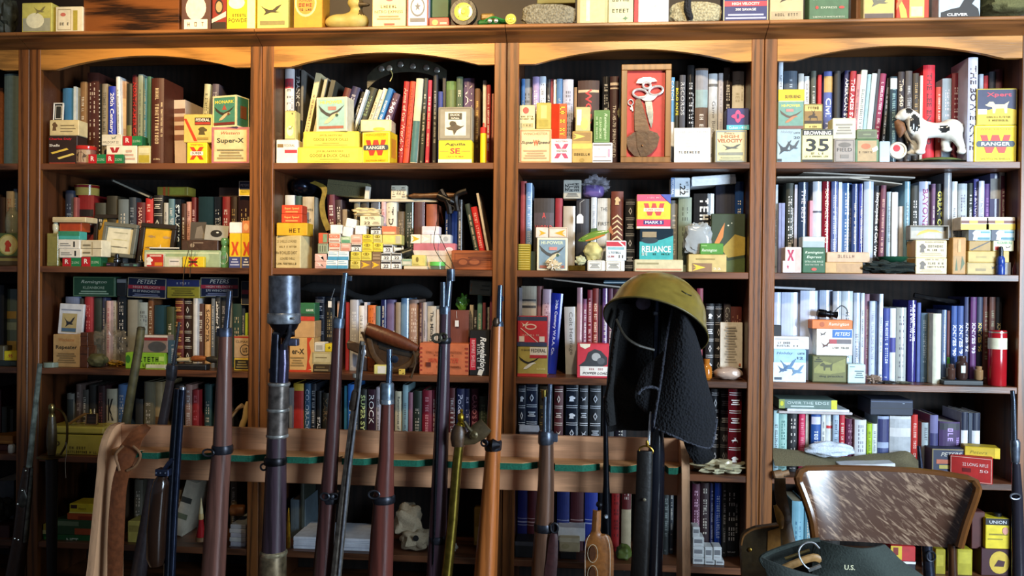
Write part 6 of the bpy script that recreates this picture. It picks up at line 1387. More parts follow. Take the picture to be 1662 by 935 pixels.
blob(1225, 1300, 560, 640, '8a8474', 'small grey cloth bag', D=.05, name='cloth_bag', cat='bag', kind='canvas', amp=.2, seed=54)
box(1410, 1490, 330, 585, '8a6a20', 'tall dull gold carton', 'r .1 .1 .9 .5 a8883a', D=.05, free=True, Y=.1)
m = MB(); m.lathe(P(px(158), py(600), -.02), (0, 0, 1), [(.007, 0), (.0075, .004), (.0075, .09), (.0055, .1), (.0055, .115), (.002, .145), (.0005, .15)], mat('b88a28', 'brass')); tag(m.build('rifle_cartridge', smooth=True), 'tall brass rifle cartridge standing beside the white catalogues', 'cartridge')
bay(3, 5, 820, 745, .24669, Y=.13)
books('''66 142 165 1c2270 p b=.4,.42,a8acd0/.46,.47,a8acd0/.36,.37,a8acd0
146 212 165 5a1c28 p b=.4,.42,c8a8ac/.46,.47,c8a8ac/.36,.37,c8a8ac
216 336 165 24202c
341 425 170 20307a p b=.4,.42,a8b0d8/.46,.47,a8b0d8/.36,.37,a8b0d8
429 519 170 4a1820 p b=.4,.42,c8a8a8/.46,.47,c8a8a8/.36,.37,c8a8a8
524 612 170 24389a p b=.4,.42,a8b0d8/.46,.47,a8b0d8
620 690 170 1a1c22
701 764 175 9a1818 B h=.5 |40080a HELP CHICAGO
767 832 180 b0a080 b=.65,1,5a1214 t v=.7,.95 |d8ccc0 DENNIS
1042 1080 180 2a3030 |8a9490 Atlas
1084 1110 185 30343a
1232 1284 165 4a1830 |c89ab0 A History of the Game
1287 1346 160 2a1418
1350 1379 160 2a3060 |aab Birds
1381 1426 160 1c3c90 g |a8b8d8 Ducks and Water
1430 1461 160 33383a |ccc NEW GUNS
1465 1560 160 14161a B h=.4 |d0d0d0 FINE ANTIQUES''')
box(60, 200, 545, 690, '1c2024', 'black case with grey lid behind the rack', 'r 0 .75 1 1 4a4c54', D=.1)
box(345, 525, 455, 540, 'dce0e4', 'white card tray on tan box', '', D=.08, Y=.06, free=True, name='card_tray', cat='tray')
box(360, 466, 612, 690, '101214', 'black box under tan box', '', D=.08)
box(355, 490, 520, 612, 'c0b490', 'tan card box on black box', 'r .0 .7 1 1 d0c8ac;e .3 .4 .2 .2 b0a47c', D=.07)
blob(720, 835, 560, 670, '5a6a2c', 'olive green crumpled cloth', D=.08, name='green_cloth', cat='cloth', kind='paper', amp=.18, freq=1.6, seed=61, free=True)
blob(710, 830, 660, 720, '141416', 'black camera strap bundle', D=.08, name='strap_bundle', cat='bundle', kind='plastic', amp=.35, freq=4, seed=62)
PK = 'l .05 .06 .95 .94 .03 8a8c8c;r .15 .4 .85 .8 6a6c70;r .2 .15 .8 .3 a8a8a8'
for i, (a, b, t, z) in enumerate(((1232, 1308, 650, 718), (1312, 1378, 668, 720), (1382, 1440, 668, 722), (1232, 1308, 582, 650), (1312, 1364, 582, 666), (1368, 1424, 582, 666), (1232, 1308, 515, 582), (1232, 1280, 450, 515))):
    box(a, b, t, z, 'c0c4c4', 'small clear parts box, '+['bottom left', 'bottom middle', 'bottom right', 'second row left', 'second row middle', 'second row right', 'third row', 'top'][i]+' of pile', PK, D=.06, kind='gloss', name='parts_box', group='clear parts boxes piled on the bottom shelf')
bay(4, 5, 1230, 745, .25993, Y=.13)
books('''216 292 265 7aa8b8 g v=.1,.7 |3a6a8a INTERVIEW
295 345 280 6a98a8 g
350 420 240 2a2420
420 520 230 1c1814''')
box(1395, 1570, 562, 740, '3a1018', 'dark red powder can with yellow disc', 'e .65 .5 .36 .42 c8a838;p 3a1018 .45,.35 .6,.6 .85,.55 .8,.35', D=.09, name='powder_can', cat='can')
box(1422, 1575, 372, 558, 'd8c020', 'yellow powder can with black shoulder', 'r 0 .78 1 1 141414;t .5 .88 .1 .7 d8d8d8 UNION;r .15 .45 .9 .5 8a7a18;r .1 .3 .7 .34 8a7a18;e .8 .6 .12 .12 c88a78', D=.08, name='powder_can', cat='can')
CAP = round_(1470, 1520, 335, 372, '3a3a3c', 'round black cap of powder can', CYL, name='can_cap', cat='cap', kind='steel', Y=.06)
box(1335, 1418, 330, 562, '4a1a14', 'maroon powder can beside yellow can', '', D=.08, name='powder_can', cat='can', Y=.05, free=True)
box(1245, 1340, 565, 740, 'a89c20', 'olive yellow carton below chair back', 'r .1 .5 .9 .9 b8ac30', D=.08, free=True)
box(1110, 1172, 565, 740, 'b0a028', 'narrow yellow carton behind gun barrel', 'r .1 .4 .8 .8 c8b83c', D=.08, free=True)
box(830, 985, 640, 740, '22242c', 'dark box with white band below chair back', 'r 0 .85 1 1 d8d8d4;g .5 .5 .2 .6 c8c8cc', D=.08, free=True)
box(830, 985, 545, 640, 'b02828', 'red and yellow carton below chair back', 'r .0 .1 .45 1 c8a828;r .1 .4 .3 .9 7a2018', D=.08, free=True)
# ================================================================== THINGS IN FRONT OF AND AMONG THE SHELVES
CTX.update(c=2, r=1)
def floor_y(x, Y):
    lo, hi = 900, 1800
    for _ in range(30):
        mid = (lo+hi)/2
        if P(x, mid, Y).z > 0: lo = mid
        else: hi = mid
    return lo
def stick(pts, Y, material, name, parent=None, n=14, flat=1.0, to_floor=False, grow=1.15):
    """a turned piece given by (px, py, width px); pieces marked to_floor run on down to the floor"""
    pts = list(pts)
    if to_floor:
        (xa, ya, wa), (xb, yb, wb) = pts[-2], pts[-1]; fy = floor_y(xb, Y); t = (fy-yb)/(yb-ya)
        pts.append((xb+(xb-xa)*t, fy-1, wb*grow))
    V = [P(x, y, Y) for x, y, w in pts]; Rr = [w/2*ppm(x, Y) for x, y, w in pts]
    m = MB(); m.tube(V, Rr, material, n, flat)
    return m.build(name, parent, smooth=True)
def ring(cx, cy, r, Y, material, name, parent=None, tube=1.6, squash=1.0):
    s = ppm(cx, Y); c0 = P(cx, cy, Y); m = MB()
    m.tube([c0+Vector((r*s*math.cos(a*math.pi/9), 0, r*s*squash*math.sin(a*math.pi/9))) for a in range(18)], tube*s, material, 7, closed=True)
    return m.build(name, parent, smooth=True)
def pbox(x0, x1, y0, y1, Ya, Yb, material, name, parent=None, c=.002):
    a = P(x0, y0, Ya); b = P(x1, y1, Ya); m = MB(); m.box(a.x, b.x, Ya, Yb, b.z, a.z, material, c); return m.build(name, parent)
STEEL = lambda h: mat(h, 'steel'); WORN = lambda h: mat(h, 'worn')
# ---- rack
YB, YF = -.33, -.42
zt = P(300, 692, YB).z; zb = P(300, 779, YB).z; zs = P(300, 736, YF).z
XL = P(166, 740, YF).x; XR = P(1113, 745, YF).x
RACK = empty('gun_rack', ((XL+XR)/2, -.4, 0)); tag(RACK, 'light wooden gun rack with green felt notches before the bookcases', 'rack')
PINE = wood('c8946e', 'x', 'birch', contrast=.22, scale=.8); PINEZ = wood('d0a078', 'z', 'birch', contrast=.2, scale=.8)
m = MB(); m.box(XL+.012, XR-.012, YB, YB+.02, zb, zt, PINE, .002); m.build('back_rail', RACK)
tabs = [(190, 224), (228, 272), (276, 345), (362, 432), (452, 532), (552, 614), (633, 704), (721, 789), (808, 872), (898, 974), (988, 1035), (1082, 1108)]
prof = [(XL+.012, YB), (XL+.012, YF+.035)]
for a, b in tabs:
    xa = P(a, 740, YF).x; xb = P(b, 740, YF).x; w_ = xb-xa
    prof += [(xa, YF+.035), (xa+.006, YF), (xa+w_*.62, YF), (xb, YF+.03)]
prof += [(XR-.012, YF+.035), (XR-.012, YB)]
n = len(prof); vs = [(x, y, z) for z in (zs-.02, zs) for x, y in prof]
m = MB(); m.add(vs, [list(range(n))[::-1], list(range(n, 2*n))]+[[i, (i+1) % n, (i+1) % n+n, i+n] for i in range(n)], wood('d09a64', 'x', 'birchtop', contrast=.2)); m.build('notched_shelf', RACK)
for i in range(len(tabs)):
    q = prof[2+4*i:6+4*i]; vs = []
    for (x, y) in q: vs += [(x, y-.002, zs-.021), (x, y-.002, zs-.001), (x, y-.0003, zs-.001), (x, y-.0003, zs-.021)]
    fs = []
    for k in range(3):
        for j in range(4): fs.append([k*4+j, k*4+(j+1) % 4, k*4+4+(j+1) % 4, k*4+4+j])
    fs += [[0, 1, 2, 3], [12, 15, 14, 13]]
    m = MB(); m.add(vs, fs, mat('0f5a44', 'felt')); m.build('felt_strip', RACK)
for X in (XL, XR):
    out = [(-.31, 0), (-.56, 0), (-.48, zs-.36), (-.43, zs-.06)]
    for i in range(9):
        a = math.pi/2*i/8; out.append((-.43+.085*(1-math.cos(a)), zs-.06+(zt+.004-zs+.06)*math.sin(a)))
    out += [(-.31, zt+.004)]
    n = len(out); vs = [(X+dx, y, z) for dx in (-.012, .012) for y, z in out]
    m = MB(); m.add(vs, [list(range(n)), list(range(2*n-1, n-1, -1))]+[[i, i+n, (i+1) % n+n, (i+1) % n] for i in range(n)], PINEZ); m.build('end_panel', RACK)
m = MB(); m.box(XL+.012, XR-.012, -.40, -.34, .02, .06, PINE, .002); m.build('foot_rail', RACK)
# ---- leather sling on the rack
def ribbon(name, pts, Y, col, parent=None, thick=.004, kind='leather', bow=.004):
    c0 = curve([P(x, y, Y if not isinstance(Y, list) else Y[i]) for i, (x, y, w) in enumerate(pts)], 4); ws = curve([Vector((w, 0, 0)) for x, y, w in pts], 4)
    rows = []
    for i, v in enumerate(c0):
        t = c0[min(i+1, len(c0)-1)]-c0[max(i-1, 0)]; s = Vector((t.z, 0, -t.x)).normalized()*ws[i].x/2*.0019
        rows.append([v-s, v-s*.5+Vector((0, -bow*.7, 0)), v+Vector((0, -bow, 0)), v+s*.5+Vector((0, -bow*.7, 0)), v+s])
    m = MB(); m.grid(rows, mat(col, kind), thick); return m.build(name, parent, smooth=True)
SL = ribbon('leather_sling', [(240, 691, 12), (222, 706, 26), (208, 730, 36), (203, 752, 26), (193, 790, 26), (188, 860, 28), (186, 935, 26), (184, 1050, 24)], [-.36, -.40, -.45, -.46, -.46, -.47, -.48, -.50], '7a4426')
for sx in (-1, 1):
    q = MB(); q.tube(curve([P(208+sx*8, 724, -.462), P(208+sx*20, 738, -.464), P(206+sx*14, 756, -.464), P(200+sx*6, 764, -.464)]), .0042, mat('8a6444', 'leather'), 7); q.build('braided_edge', SL, smooth=True)
tag(SL, 'reddish brown leather sling hanging on the left end of the rack', 'sling')
# ---- long guns
def gun(name, label, cat='rifle'):
    o = empty(name, (0, 0, 0)); tag(o, label, cat, 'antique long guns standing in the room'); return o
def finish(o, x, Y):      # move the empty to the base without moving its parts
    b = P(x, floor_y(x, Y), Y); b.z = 0; d = b-o.location
    o.location = b
    for ch in o.children: ch.data.transform(Matrix.Translation(-d))
    o['_o'] = tuple(b)
G = gun('long_rifle', 'slender old musket with thin grey barrel leaning on the far left pillar'); Y = -.13
stick([(65, 590, 7), (56, 675, 8), (47, 762, 9)], Y, WORN('8a9488'), 'barrel', G, 8)
stick([(46, 758, 14), (41, 800, 20), (34, 870, 22), (24, 935, 26)], Y, mat('2c1a10', 'leather'), 'stock', G, to_floor=True, grow=1.6)
stick([(52, 760, 4), (45, 830, 5), (40, 880, 5)], Y-.018, WORN('6a6a60'), 'ramrod', G, 8)
stick([(36, 792, 4), (38, 806, 12), (36, 818, 14), (33, 826, 5)], Y-.02, WORN('4a4a44'), 'lock_plate', G, 10, .4)
for x, y in ((42, 764), (36, 796), (29, 818), (24, 874), (30, 876)):
    m = MB(); m.lathe(P(x, y, Y-.026), (0, -1, 0), [(.004, 0), (.004, .003), (.002, .005)], STEEL('a8a8a0'), 8); m.build('screw', G)
finish(G, 15, Y)
G = gun('sword', 'brass hilted sword in black scabbard standing before the left pillar', 'sword'); G['group'] = 'edged weapons'; Y = -.16
stick([(84, 655, 4), (84, 658, 9), (84, 663, 10), (84, 668, 7), (84, 671, 6), (84, 673, 9), (84, 676, 9)], Y, mat('8a7a4c', 'brass'), 'pommel', G, 14)
stick([(84, 676, 10), (84, 700, 15), (84, 722, 15), (84, 738, 11)], Y, mat('4a3c22', 'leather'), 'grip', G, 14)
m = MB(); m.tube(curve([P(x, y, Y) for x, y in ((92, 663), (102, 670), (108, 684), (109, 704), (107, 722), (98, 738))]), .0042, mat('6a5830', 'brass'), 8); m.build('knuckle_bow', G, smooth=True)
m = MB(); m.lathe(P(84, 742, Y), (0, 0, 1), [(.046, 0), (.05, .002), (.046, .004), (.01, .008)], mat('7a6a3a', 'brass'), 24); m.build('guard', G, smooth=True)
stick([(84, 745, 18), (84, 860, 16), (84, 935, 14)], Y, mat('120e0c', 'leather'), 'scabbard', G, to_floor=True, grow=.8)
m = MB(); m.tube(curve([P(x, y, Y-.01) for x, y in ((107, 718), (108, 735), (106, 752), (107, 776))]), .0009, mat('c8c4b0', 'paper'), 5); m.build('tag_string', G)
finish(G, 84, Y)
G = gun('wooden_club', 'mottled olive wooden club leaning behind the rack', 'club'); Y = -.24; del G['group']
stick([(229, 533, 12), (226, 560, 13), (214, 630, 13), (204, 690, 14), (188, 790, 14)], Y, mat('5a5434', 'stone'), 'shaft', G, to_floor=True, grow=1.0)
stick([(229.5, 531, 10), (229, 534, 13)], Y, mat('3a3824', 'stone'), 'end_cap', G); finish(G, 150, Y)
G = gun('carbine', 'dark carbine with ringed collar leaning behind the rack'); Y = -.27
stick([(291, 523, 4.5), (286, 560, 5), (281, 594, 6)], Y, STEEL('5a606c'), 'barrel', G, 10)
stick([(280, 592, 16), (279, 596, 17), (278, 612, 16), (277, 616, 14)], Y, WORN('4a4e58'), 'nose_cap', G)
stick([(277, 615, 13), (270, 655, 14), (263, 692, 15), (246, 800, 18)], Y, mat('3a3438', 'leather'), 'stock', G, to_floor=True, grow=1.6); finish(G, 200, Y)
G = gun('shotgun', 'black twin-tube shotgun with dark wooden forearm, leftmost in the rack'); Y = -.435
stick([(297, 630, 8.5), (290, 730, 9), (284, 830, 9), (279, 935, 10)], Y, STEEL('2c3448'), 'barrel', G, to_floor=True)
stick([(288, 631, 10), (281, 730, 11), (275, 830, 11), (271, 935, 11)], Y-.006, STEEL('181c26'), 'magazine_tube', G, to_floor=True)
stick([(296.5, 628, 9), (296, 632, 10)], Y-.002, STEEL('8a909c'), 'muzzle_ring', G)
stick([(263, 773, 14), (262, 782, 24), (259, 800, 27), (254, 860, 29), (253, 905, 28), (254, 918, 20)], Y-.03, mat('2a1a12', 'gloss'), 'forearm', G)
pbox(251, 273, 762, 774, Y-.04, Y-.005, STEEL('39415a'), 'receiver_bracket', G)
stick([(264, 764, 5), (274, 752, 7), (280, 745, 6)], Y-.02, STEEL('39415a'), 'link_arm', G, 8)
for x in (253, 260, 268):
    m = MB(); m.lathe(P(x, 768, Y-.041), (0, -1, 0), [(.003, 0), (.002, .002)], STEEL('9aa4b8'), 8); m.build('screw', G)
finish(G, 272, Y)
def rifle(label, Y, barrel, stock, scol, bcol='4a5262', caps=(), bands=(), rings=(), sight=None, skind='gloss', extras=None, base=None, grow=1.3, ccol=None):
    G = gun('military_rifle', label)
    stick(barrel, Y, STEEL(bcol), 'barrel', G, 12)
    if scol.startswith('w'): sm = wood(scol[1:], 'z', 'walnut', rough=.3, contrast=.3)
    else: sm = mat(scol, skind)
    stick(stock, Y, sm, 'stock', G, to_floor=True, grow=grow)
    for c in caps: stick(c, Y, WORN(ccol or bcol), 'nose_cap', G)
    for c in bands: stick(c, Y, WORN('2c2e36'), 'barrel_band', G)
    for x, y, r, sq in rings: ring(x, y, r, Y-.03, WORN('3a3c42'), 'sling_swivel', G, squash=sq)
    if sight: pbox(*sight, Y-.006, Y+.006, STEEL(bcol), 'front_sight', G, .001)
    x0, _, _ = barrel[0]
    m = MB(); m.lathe(P(x0, barrel[0][1]-.2, Y), (0, 0, 1), [(.0028, 0), (.0028, .0008)], mat('050505', 'steel'), 10); m.build('muzzle_bore', G)
    if extras: extras(G, Y)
    finish(G, stock[-1][0]-8 if base is None else base, Y); return G
YG = -.42
rifle('rifle with mauve brown stock and side ring band, left of the big cup launcher', YG-.02, [(373, 472, 9), (370, 505, 9), (367, 536, 10)], [(366, 546, 20), (363, 640, 25), (361, 720, 29), (354, 800, 33), (346, 935, 37)], 'w6a463c', '4a5468',
      caps=([(366, 532, 19), (366, 536, 21), (366, 546, 21)],), bands=([(361, 722, 31), (361, 725, 33), (361, 733, 33), (361, 736, 31)],), rings=((338, 735, 9, .6),), sight=(351, 357, 533, 546))
# cup launcher
G = gun('grenade_launcher', 'long launcher with wide blued steel cup on top of a slim tube', 'launcher'); Y = YG-.02
stick([(462, 447.5, 46), (462, 448, 49), (462, 508, 49)], Y, WORN('5a6270'), 'cup', G, 28)
stick([(462, 447, 43), (462, 447.6, 43)], Y, mat('0a0a0c', 'steel'), 'cup_bore', G, 28)
stick([(461, 508, 50), (461, 510, 52), (461, 523, 52), (461, 525, 50)], Y, WORN('8a929c'), 'clamp_ring', G, 28)
stick([(461, 525, 47), (461, 532, 40), (460, 542, 24), (459, 547, 20)], Y, WORN('1c1c22'), 'cone', G, 24)
for x in (448, 477):
    m = MB(); m.lathe(P(x, 517, Y-.042), (0, -1, 0), [(.005, 0), (.005, .006), (.003, .008)], STEEL('b0b4b8'), 8); m.build('bolt', G)
stick([(471, 527, 6), (469, 545, 8), (463, 558, 10), (462, 568, 6)], Y-.03, WORN('3a3e4a'), 'latch_lever', G, 8)
stick([(444, 541, 6), (460, 540, 6), (477, 541, 6)], Y-.02, WORN('4a4e58'), 'cross_pin', G, 8)
pbox(468, 481, 550, 562, Y-.02, Y+.01, WORN('5a5e74'), 'side_lug', G)
stick([(449, 541, 15), (447, 590, 17), (446, 620, 17)], Y-.01, STEEL('20222c'), 'barrel', G, 14)
stick([(460, 558, 14), (460, 590, 18), (458, 622, 19)], Y-.004, mat('4c4860', 'steel'), 'sleeve', G, 14)
pbox(436, 444, 598, 606, Y-.02, Y+.005, WORN('4a4e58'), 'sling_lug', G)
stick([(453, 622, 32), (452, 660, 32), (450, 708, 33)], Y, WORN('6a625c'), 'rear_tube', G, 20)
for y in (622, 664, 706):
    stick([(453-(y-622)*.035, y-1.5, 33), (453-(y-622)*.035, y, 35), (453-(y-622)*.035, y+2.5, 35), (453-(y-622)*.035, y+4, 33)], Y, WORN('a8a8a4'), 'tube_band', G, 20)
stick([(449, 710, 30), (447, 800, 34), (444, 895, 37)], Y, wood('3a2c34', 'z', 'dark', rough=.3), 'stock', G, 20)
stick([(443, 897, 40), (443, 900, 42), (442, 936, 43)], Y, WORN('7a6a50'), 'brass_band', G, 20, to_floor=True, grow=1.1)
stick([(444, 893, 38), (444, 895, 43), (444, 899, 43), (444, 901, 40)], Y, WORN('b0a484'), 'band_edge', G, 20)
ring(428, 758, 5, Y-.02, WORN('1c1c20'), 'sling_swivel', G); stick([(447, 741, 33), (447, 744, 36), (447, 751, 36), (447, 754, 34)], Y, WORN('1c1c20'), 'swivel_band', G, 18); finish(G, 438, Y)
rifle('dark rifle with long bare muzzle, right of the big cup launcher', YG, [(561, 443, 9), (557, 480, 9.5), (553, 522, 10)], [(549, 530, 16), (545, 620, 19), (539, 720, 23), (532, 820, 27), (523, 935, 31)], 'w4a2c2a', '58687c',
      caps=([(551, 516, 17), (550, 520, 19), (549, 532, 18)],), bands=([(537, 798, 26), (537, 802, 29), (536, 812, 29), (536, 816, 27)],), rings=((527, 806, 7, .8), (543, 806, 6, .7)), sight=(564, 570, 448, 456))
G = gun('octagonal_rifle', 'slim old rifle with worn silvery octagonal barrel leaning left'); Y = YG-.03
stick([(588, 554, 9), (583, 600, 10), (578, 645, 11), (571, 700, 13), (556, 830, 16), (545, 935, 18)], Y, WORN('7a7268'), 'barrel', G, 8, to_floor=True, grow=1.4)
stick([(592, 560, 3), (583, 640, 3.5), (566, 770, 4), (550, 935, 4)], Y-.017, STEEL('b4bac4'), 'ramrod', G, 8)
stick([(579, 634, 12), (578, 638, 15), (574, 662, 16), (573, 666, 13)], Y, WORN('5a4e44'), 'forend_cap', G, 10); ring(590, 572, 3, Y-.015, STEEL('c8c8c8'), 'muzzle_loop', G, 1.0, 2.0)
pbox(572, 577, 606, 614, Y-.01, Y+.004, WORN('8a8478'), 'sling_stud', G); finish(G, 528, Y)
def sight_disc(G, Y):
    m = MB(); m.lathe(P(641, 583, Y-.003), (0, -1, 0), [(.012, 0), (.012, .006), (.008, .007)], WORN('3a4456'), 16); m.build('sight_disc', G, smooth=True)
    stick([(628, 647, 22), (628, 649, 24), (628, 655, 24), (628, 656, 22)], Y, STEEL('9aa8b4'), 'cap_ring', G)
rifle('reddish brown rifle with round steel nose cap, centre left of rack', YG, [(632, 567, 9), (632, 595, 10), (631, 624, 10)], [(629, 654, 20), (627, 740, 25), (623, 805, 33), (620, 870, 38), (617, 935, 41)], 'w5e3028', '5a6a80',
      caps=([(628, 621, 20), (628, 624, 23), (628, 650, 23)],), bands=([(623, 803, 34), (623, 806, 37), (623, 813, 37), (623, 816, 35)],), rings=((607, 803, 9, .7),), extras=sight_disc, ccol='6a7a88')
def tall(G, Y):
    stick([(719, 458, 9), (719, 464, 10), (719, 498, 9)], Y-.012, STEEL('4a525e'), 'bayonet_lug', G, 10)
    stick([(715, 562, 6), (710, 690, 6.5), (703, 935, 7)], Y-.022, STEEL('14161c'), 'cleaning_rod', G, 8)
    ring(709, 549, 7, Y-.03, WORN('5a5648'), 'stacking_ring', G, 2.2, .9); ring(719, 547, 6, Y-.03, WORN('5a5648'), 'stacking_ring', G, 2.2, .9)
rifle('tall rifle with hooded front sight and double brass rings', YG, [(730, 437, 10), (729, 460, 10), (725, 500, 13)], [(723, 498, 17), (720, 600, 20), (715, 740, 25), (711, 850, 28), (707, 935, 30)], 'w44303a', '5a6678',
      caps=([(732, 437, 13), (732, 456, 13)], [(722, 496, 17), (722, 500, 19), (722, 510, 18)]), bands=([(722, 548, 20), (722, 551, 22), (721, 555, 22), (721, 558, 20)], [(711, 868, 28), (711, 871, 31), (711, 878, 31), (711, 881, 29)]), extras=tall)
G = gun('flintlock_gun', 'brass barrelled flintlock with brown lock, muzzle end low', 'flintlock'); Y = YG-.04
stick([(749, 664, 3), (749, 667, 6), (749, 670, 4), (748, 674, 11), (748, 679, 12), (748, 684, 9), (748, 688, 14), (747, 698, 15)], Y, mat('b8982c', 'brass'), 'finial', G)
stick([(746, 715, 15), (741, 760, 16), (734, 850, 17), (725, 935, 18)], Y, mat('8a7a34', 'brass'), 'barrel', G, to_floor=True, grow=1.2)
stick([(746, 690, 16), (745, 700, 25), (744, 712, 26), (744, 724, 22)], Y, mat('4a3420', 'leather'), 'lock_housing', G)
stick([(752, 718, 10), (764, 712, 22), (778, 700, 30), (789, 690, 26)], Y-.01, mat('4a3c26', 'leather'), 'lock_plate', G, 12, .35)
m = MB(); m.lathe(P(769, 706, Y-.022), (0, -1, 0), [(.013, 0), (.013, .004), (.009, .006), (.006, .009)], mat('6a5c3c', 'worn'), 16); m.build('hammer_boss', G, smooth=True)
stick([(754, 684, 5), (760, 694, 6), (768, 703, 7)], Y-.02, WORN('5a5038'), 'hammer', G, 8); finish(G, 712, Y)
def hooks(G, Y):
    stick([(784, 716, 5), (792, 720, 7), (800, 722, 26), (812, 722, 8)], Y-.014, WORN('1c1c22'), 'hook_band', G, 8); ring(786, 719, 5, Y-.03, WORN('1c1c22'), 'hook', G)
    stick([(806, 516, 8), (805, 524, 13), (804, 530, 8)], Y-.016, WORN('4a3a2c'), 'worn_sight', G, 10)
rifle('honey coloured rifle standing against the middle pillar', YG, [(812, 463, 8), (811, 490, 9), (810, 528, 10)], [(807, 529, 20), (804, 640, 23), (801, 720, 24), (795, 820, 30), (788, 935, 38)], 'wa8602c', '4a5668',
      caps=([(808, 522, 16), (808, 524, 18), (808, 530, 19)],), bands=([(801, 714, 25), (801, 717, 28), (800, 728, 28), (800, 731, 26)],), sight=(812, 817, 481, 489), extras=hooks)
def twin(G, Y):
    stick([(885, 644, 6), (884, 670, 7), (884, 702, 8)], Y-.012, STEEL('5a6470'), 'second_barrel', G, 10)
    stick([(883, 633, 9), (883, 640, 9), (883, 646, 8)], Y+.006, mat('8a7838', 'brass'), 'brass_plug', G, 10)
    pbox(896, 905, 704, 718, Y-.012, Y+.006, WORN('4a5262'), 'bayonet_lug', G)
    ring(900, 857, 6, Y-.03, WORN('3a3c42'), 'sling_swivel', G, squash=1.3)
    s = ribbon('sling', [(899, 866, 10), (898, 880, 15), (896, 910, 18), (893, 940, 20), (890, 1040, 20)], Y-.035, '3c2020'); 
    for v in s.data.vertices: v.co -= Vector(s['_o'])*0
    s.parent = G; s.data.transform(Matrix.Translation(Vector(s['_o']))); s.location = (0, 0, 0)
rifle('brown rifle with paired muzzle tubes before the leather volumes', YG, [(893, 624, 8), (891, 665, 9), (890, 702, 9)], [(887, 718, 23), (886, 790, 27), (883, 855, 31), (880, 935, 36)], 'w5c4030', '5a6474',
      caps=([(886, 699, 22), (886, 702, 25), (886, 718, 26), (886, 721, 24)],), bands=([(883, 849, 31), (883, 852, 33), (883, 860, 33), (883, 863, 31)],), extras=twin, ccol='4a505c')
G = gun('carbine', 'thin black barrelled carbine behind the tooled tan scabbard'); Y = YG
stick([(982, 645, 6), (983, 700, 8), (984, 780, 10), (984, 820, 14), (984, 880, 17), (983, 935, 19)], Y, STEEL('16181e'), 'barrel', G, to_floor=True, grow=1.4)
stick([(982, 643, 4), (982, 647, 6)], Y, STEEL('a8b0b8'), 'muzzle', G, 10)
m = MB(); m.lathe(P(974, 820, Y-.02), (-.3, -1, .5), [(.006, 0), (.010, .006), (.010, .014), (.005, .02)], WORN('1c1c22'), 12); m.build('bolt_knob', G, smooth=True)
m = MB(); m.lathe(P(983, 838, Y-.02), (.2, -1, .1), [(.004, 0), (.007, .005), (.005, .012)], STEEL('c0c8d0'), 12); m.build('cocking_piece', G, smooth=True); finish(G, 982, Y)
SC = ribbon('leather_scabbard', [(969, 829, 13), (968, 850, 14), (967, 866, 16), (968, 874, 36), (972, 890, 45), (972, 935, 46), (970, 1000, 42), (968, 1060, 18)], -.50, '8a5424', thick=.012, bow=.008)
for sx in (-1, 1):
    q = MB(); q.tube(curve([P(970+sx*w, y, -.509) for y, w in ((868, 13), (876, 17), (892, 20), (935, 20), (995, 18), (1050, 8))]), .0007, mat('e0d4c0', 'paper'), 5); q.build('stitching', SC)
for cy in (898, 932):
    q = MB(); c0 = P(962, cy, -.5125); q.poly([(c0.x+.010*math.sin(a), c0.z+.022*math.cos(a)) for a in [i*math.pi/6 for i in range(12)]], -.5155, -.5125, mat('4a2810', 'leather')); q.build('cut_out', SC)
    q = MB(); q.tube([c0+Vector((.015*math.sin(a), -.003, .027*math.cos(a))) for a in [i*math.pi/8 for i in range(16)]], .0007, mat('d8c8a8', 'paper'), 5, closed=True); q.build('stitching', SC)
tag(SC, 'tan leather scabbard with white stitching and pointed cut-outs', 'scabbard')
# ---- the black gun, sword, hood and helmet
G = gun('military_rifle', 'black rifle carrying the helmet and the dark hood'); Y = YG
stick([(1068, 488, 12), (1066, 560, 13), (1064, 640, 15), (1062, 700, 18)], Y+.01, STEEL('2a3040'), 'barrel', G)
stick([(1067, 694, 20), (1065, 740, 28), (1062, 830, 32), (1058, 935, 34)], Y+.01, mat('15171f', 'gloss'), 'stock', G, to_floor=True, grow=1.3)
stick([(1066, 505, 13), (1066, 508, 14.5), (1066, 512, 13)], Y+.01, STEEL('6a727e'), 'muzzle_ring', G); finish(G, 1050, Y)
G = gun('bayonet', 'bayonet in dark brown scabbard with brass guard below the hood', 'bayonet'); G['group'] = 'edged weapons'; Y = YG-.05
stick([(1056, 668, 3.2), (1054, 700, 4), (1053, 722, 4.5)], Y, STEEL('e0e4e8'), 'blade', G, 8, .4)
m = MB(); m.tube(curve([P(x, y, Y) for x, y in ((1037, 733), (1039, 727), (1048, 724), (1056, 727), (1060, 733), (1057, 737))]), .003, mat('8a6a2c', 'brass'), 8); m.build('guard', G, smooth=True)
stick([(1050, 715, 4), (1051, 720, 7), (1051, 725, 5)], Y, mat('a88434', 'brass'), 'collar', G, 10)
stick([(1047, 732, 26), (1045, 800, 27), (1038, 935, 30)], Y, mat('0e0b08', 'leather'), 'scabbard', G, 12, .35, to_floor=True)
m = MB(); m.lathe(P(1046, 811, Y-.016), (0, -1, 0), [(.005, 0), (.005, .004), (.002, .006)], STEEL('b0a890'), 8); m.build('stud', G); finish(G, 1022, Y)
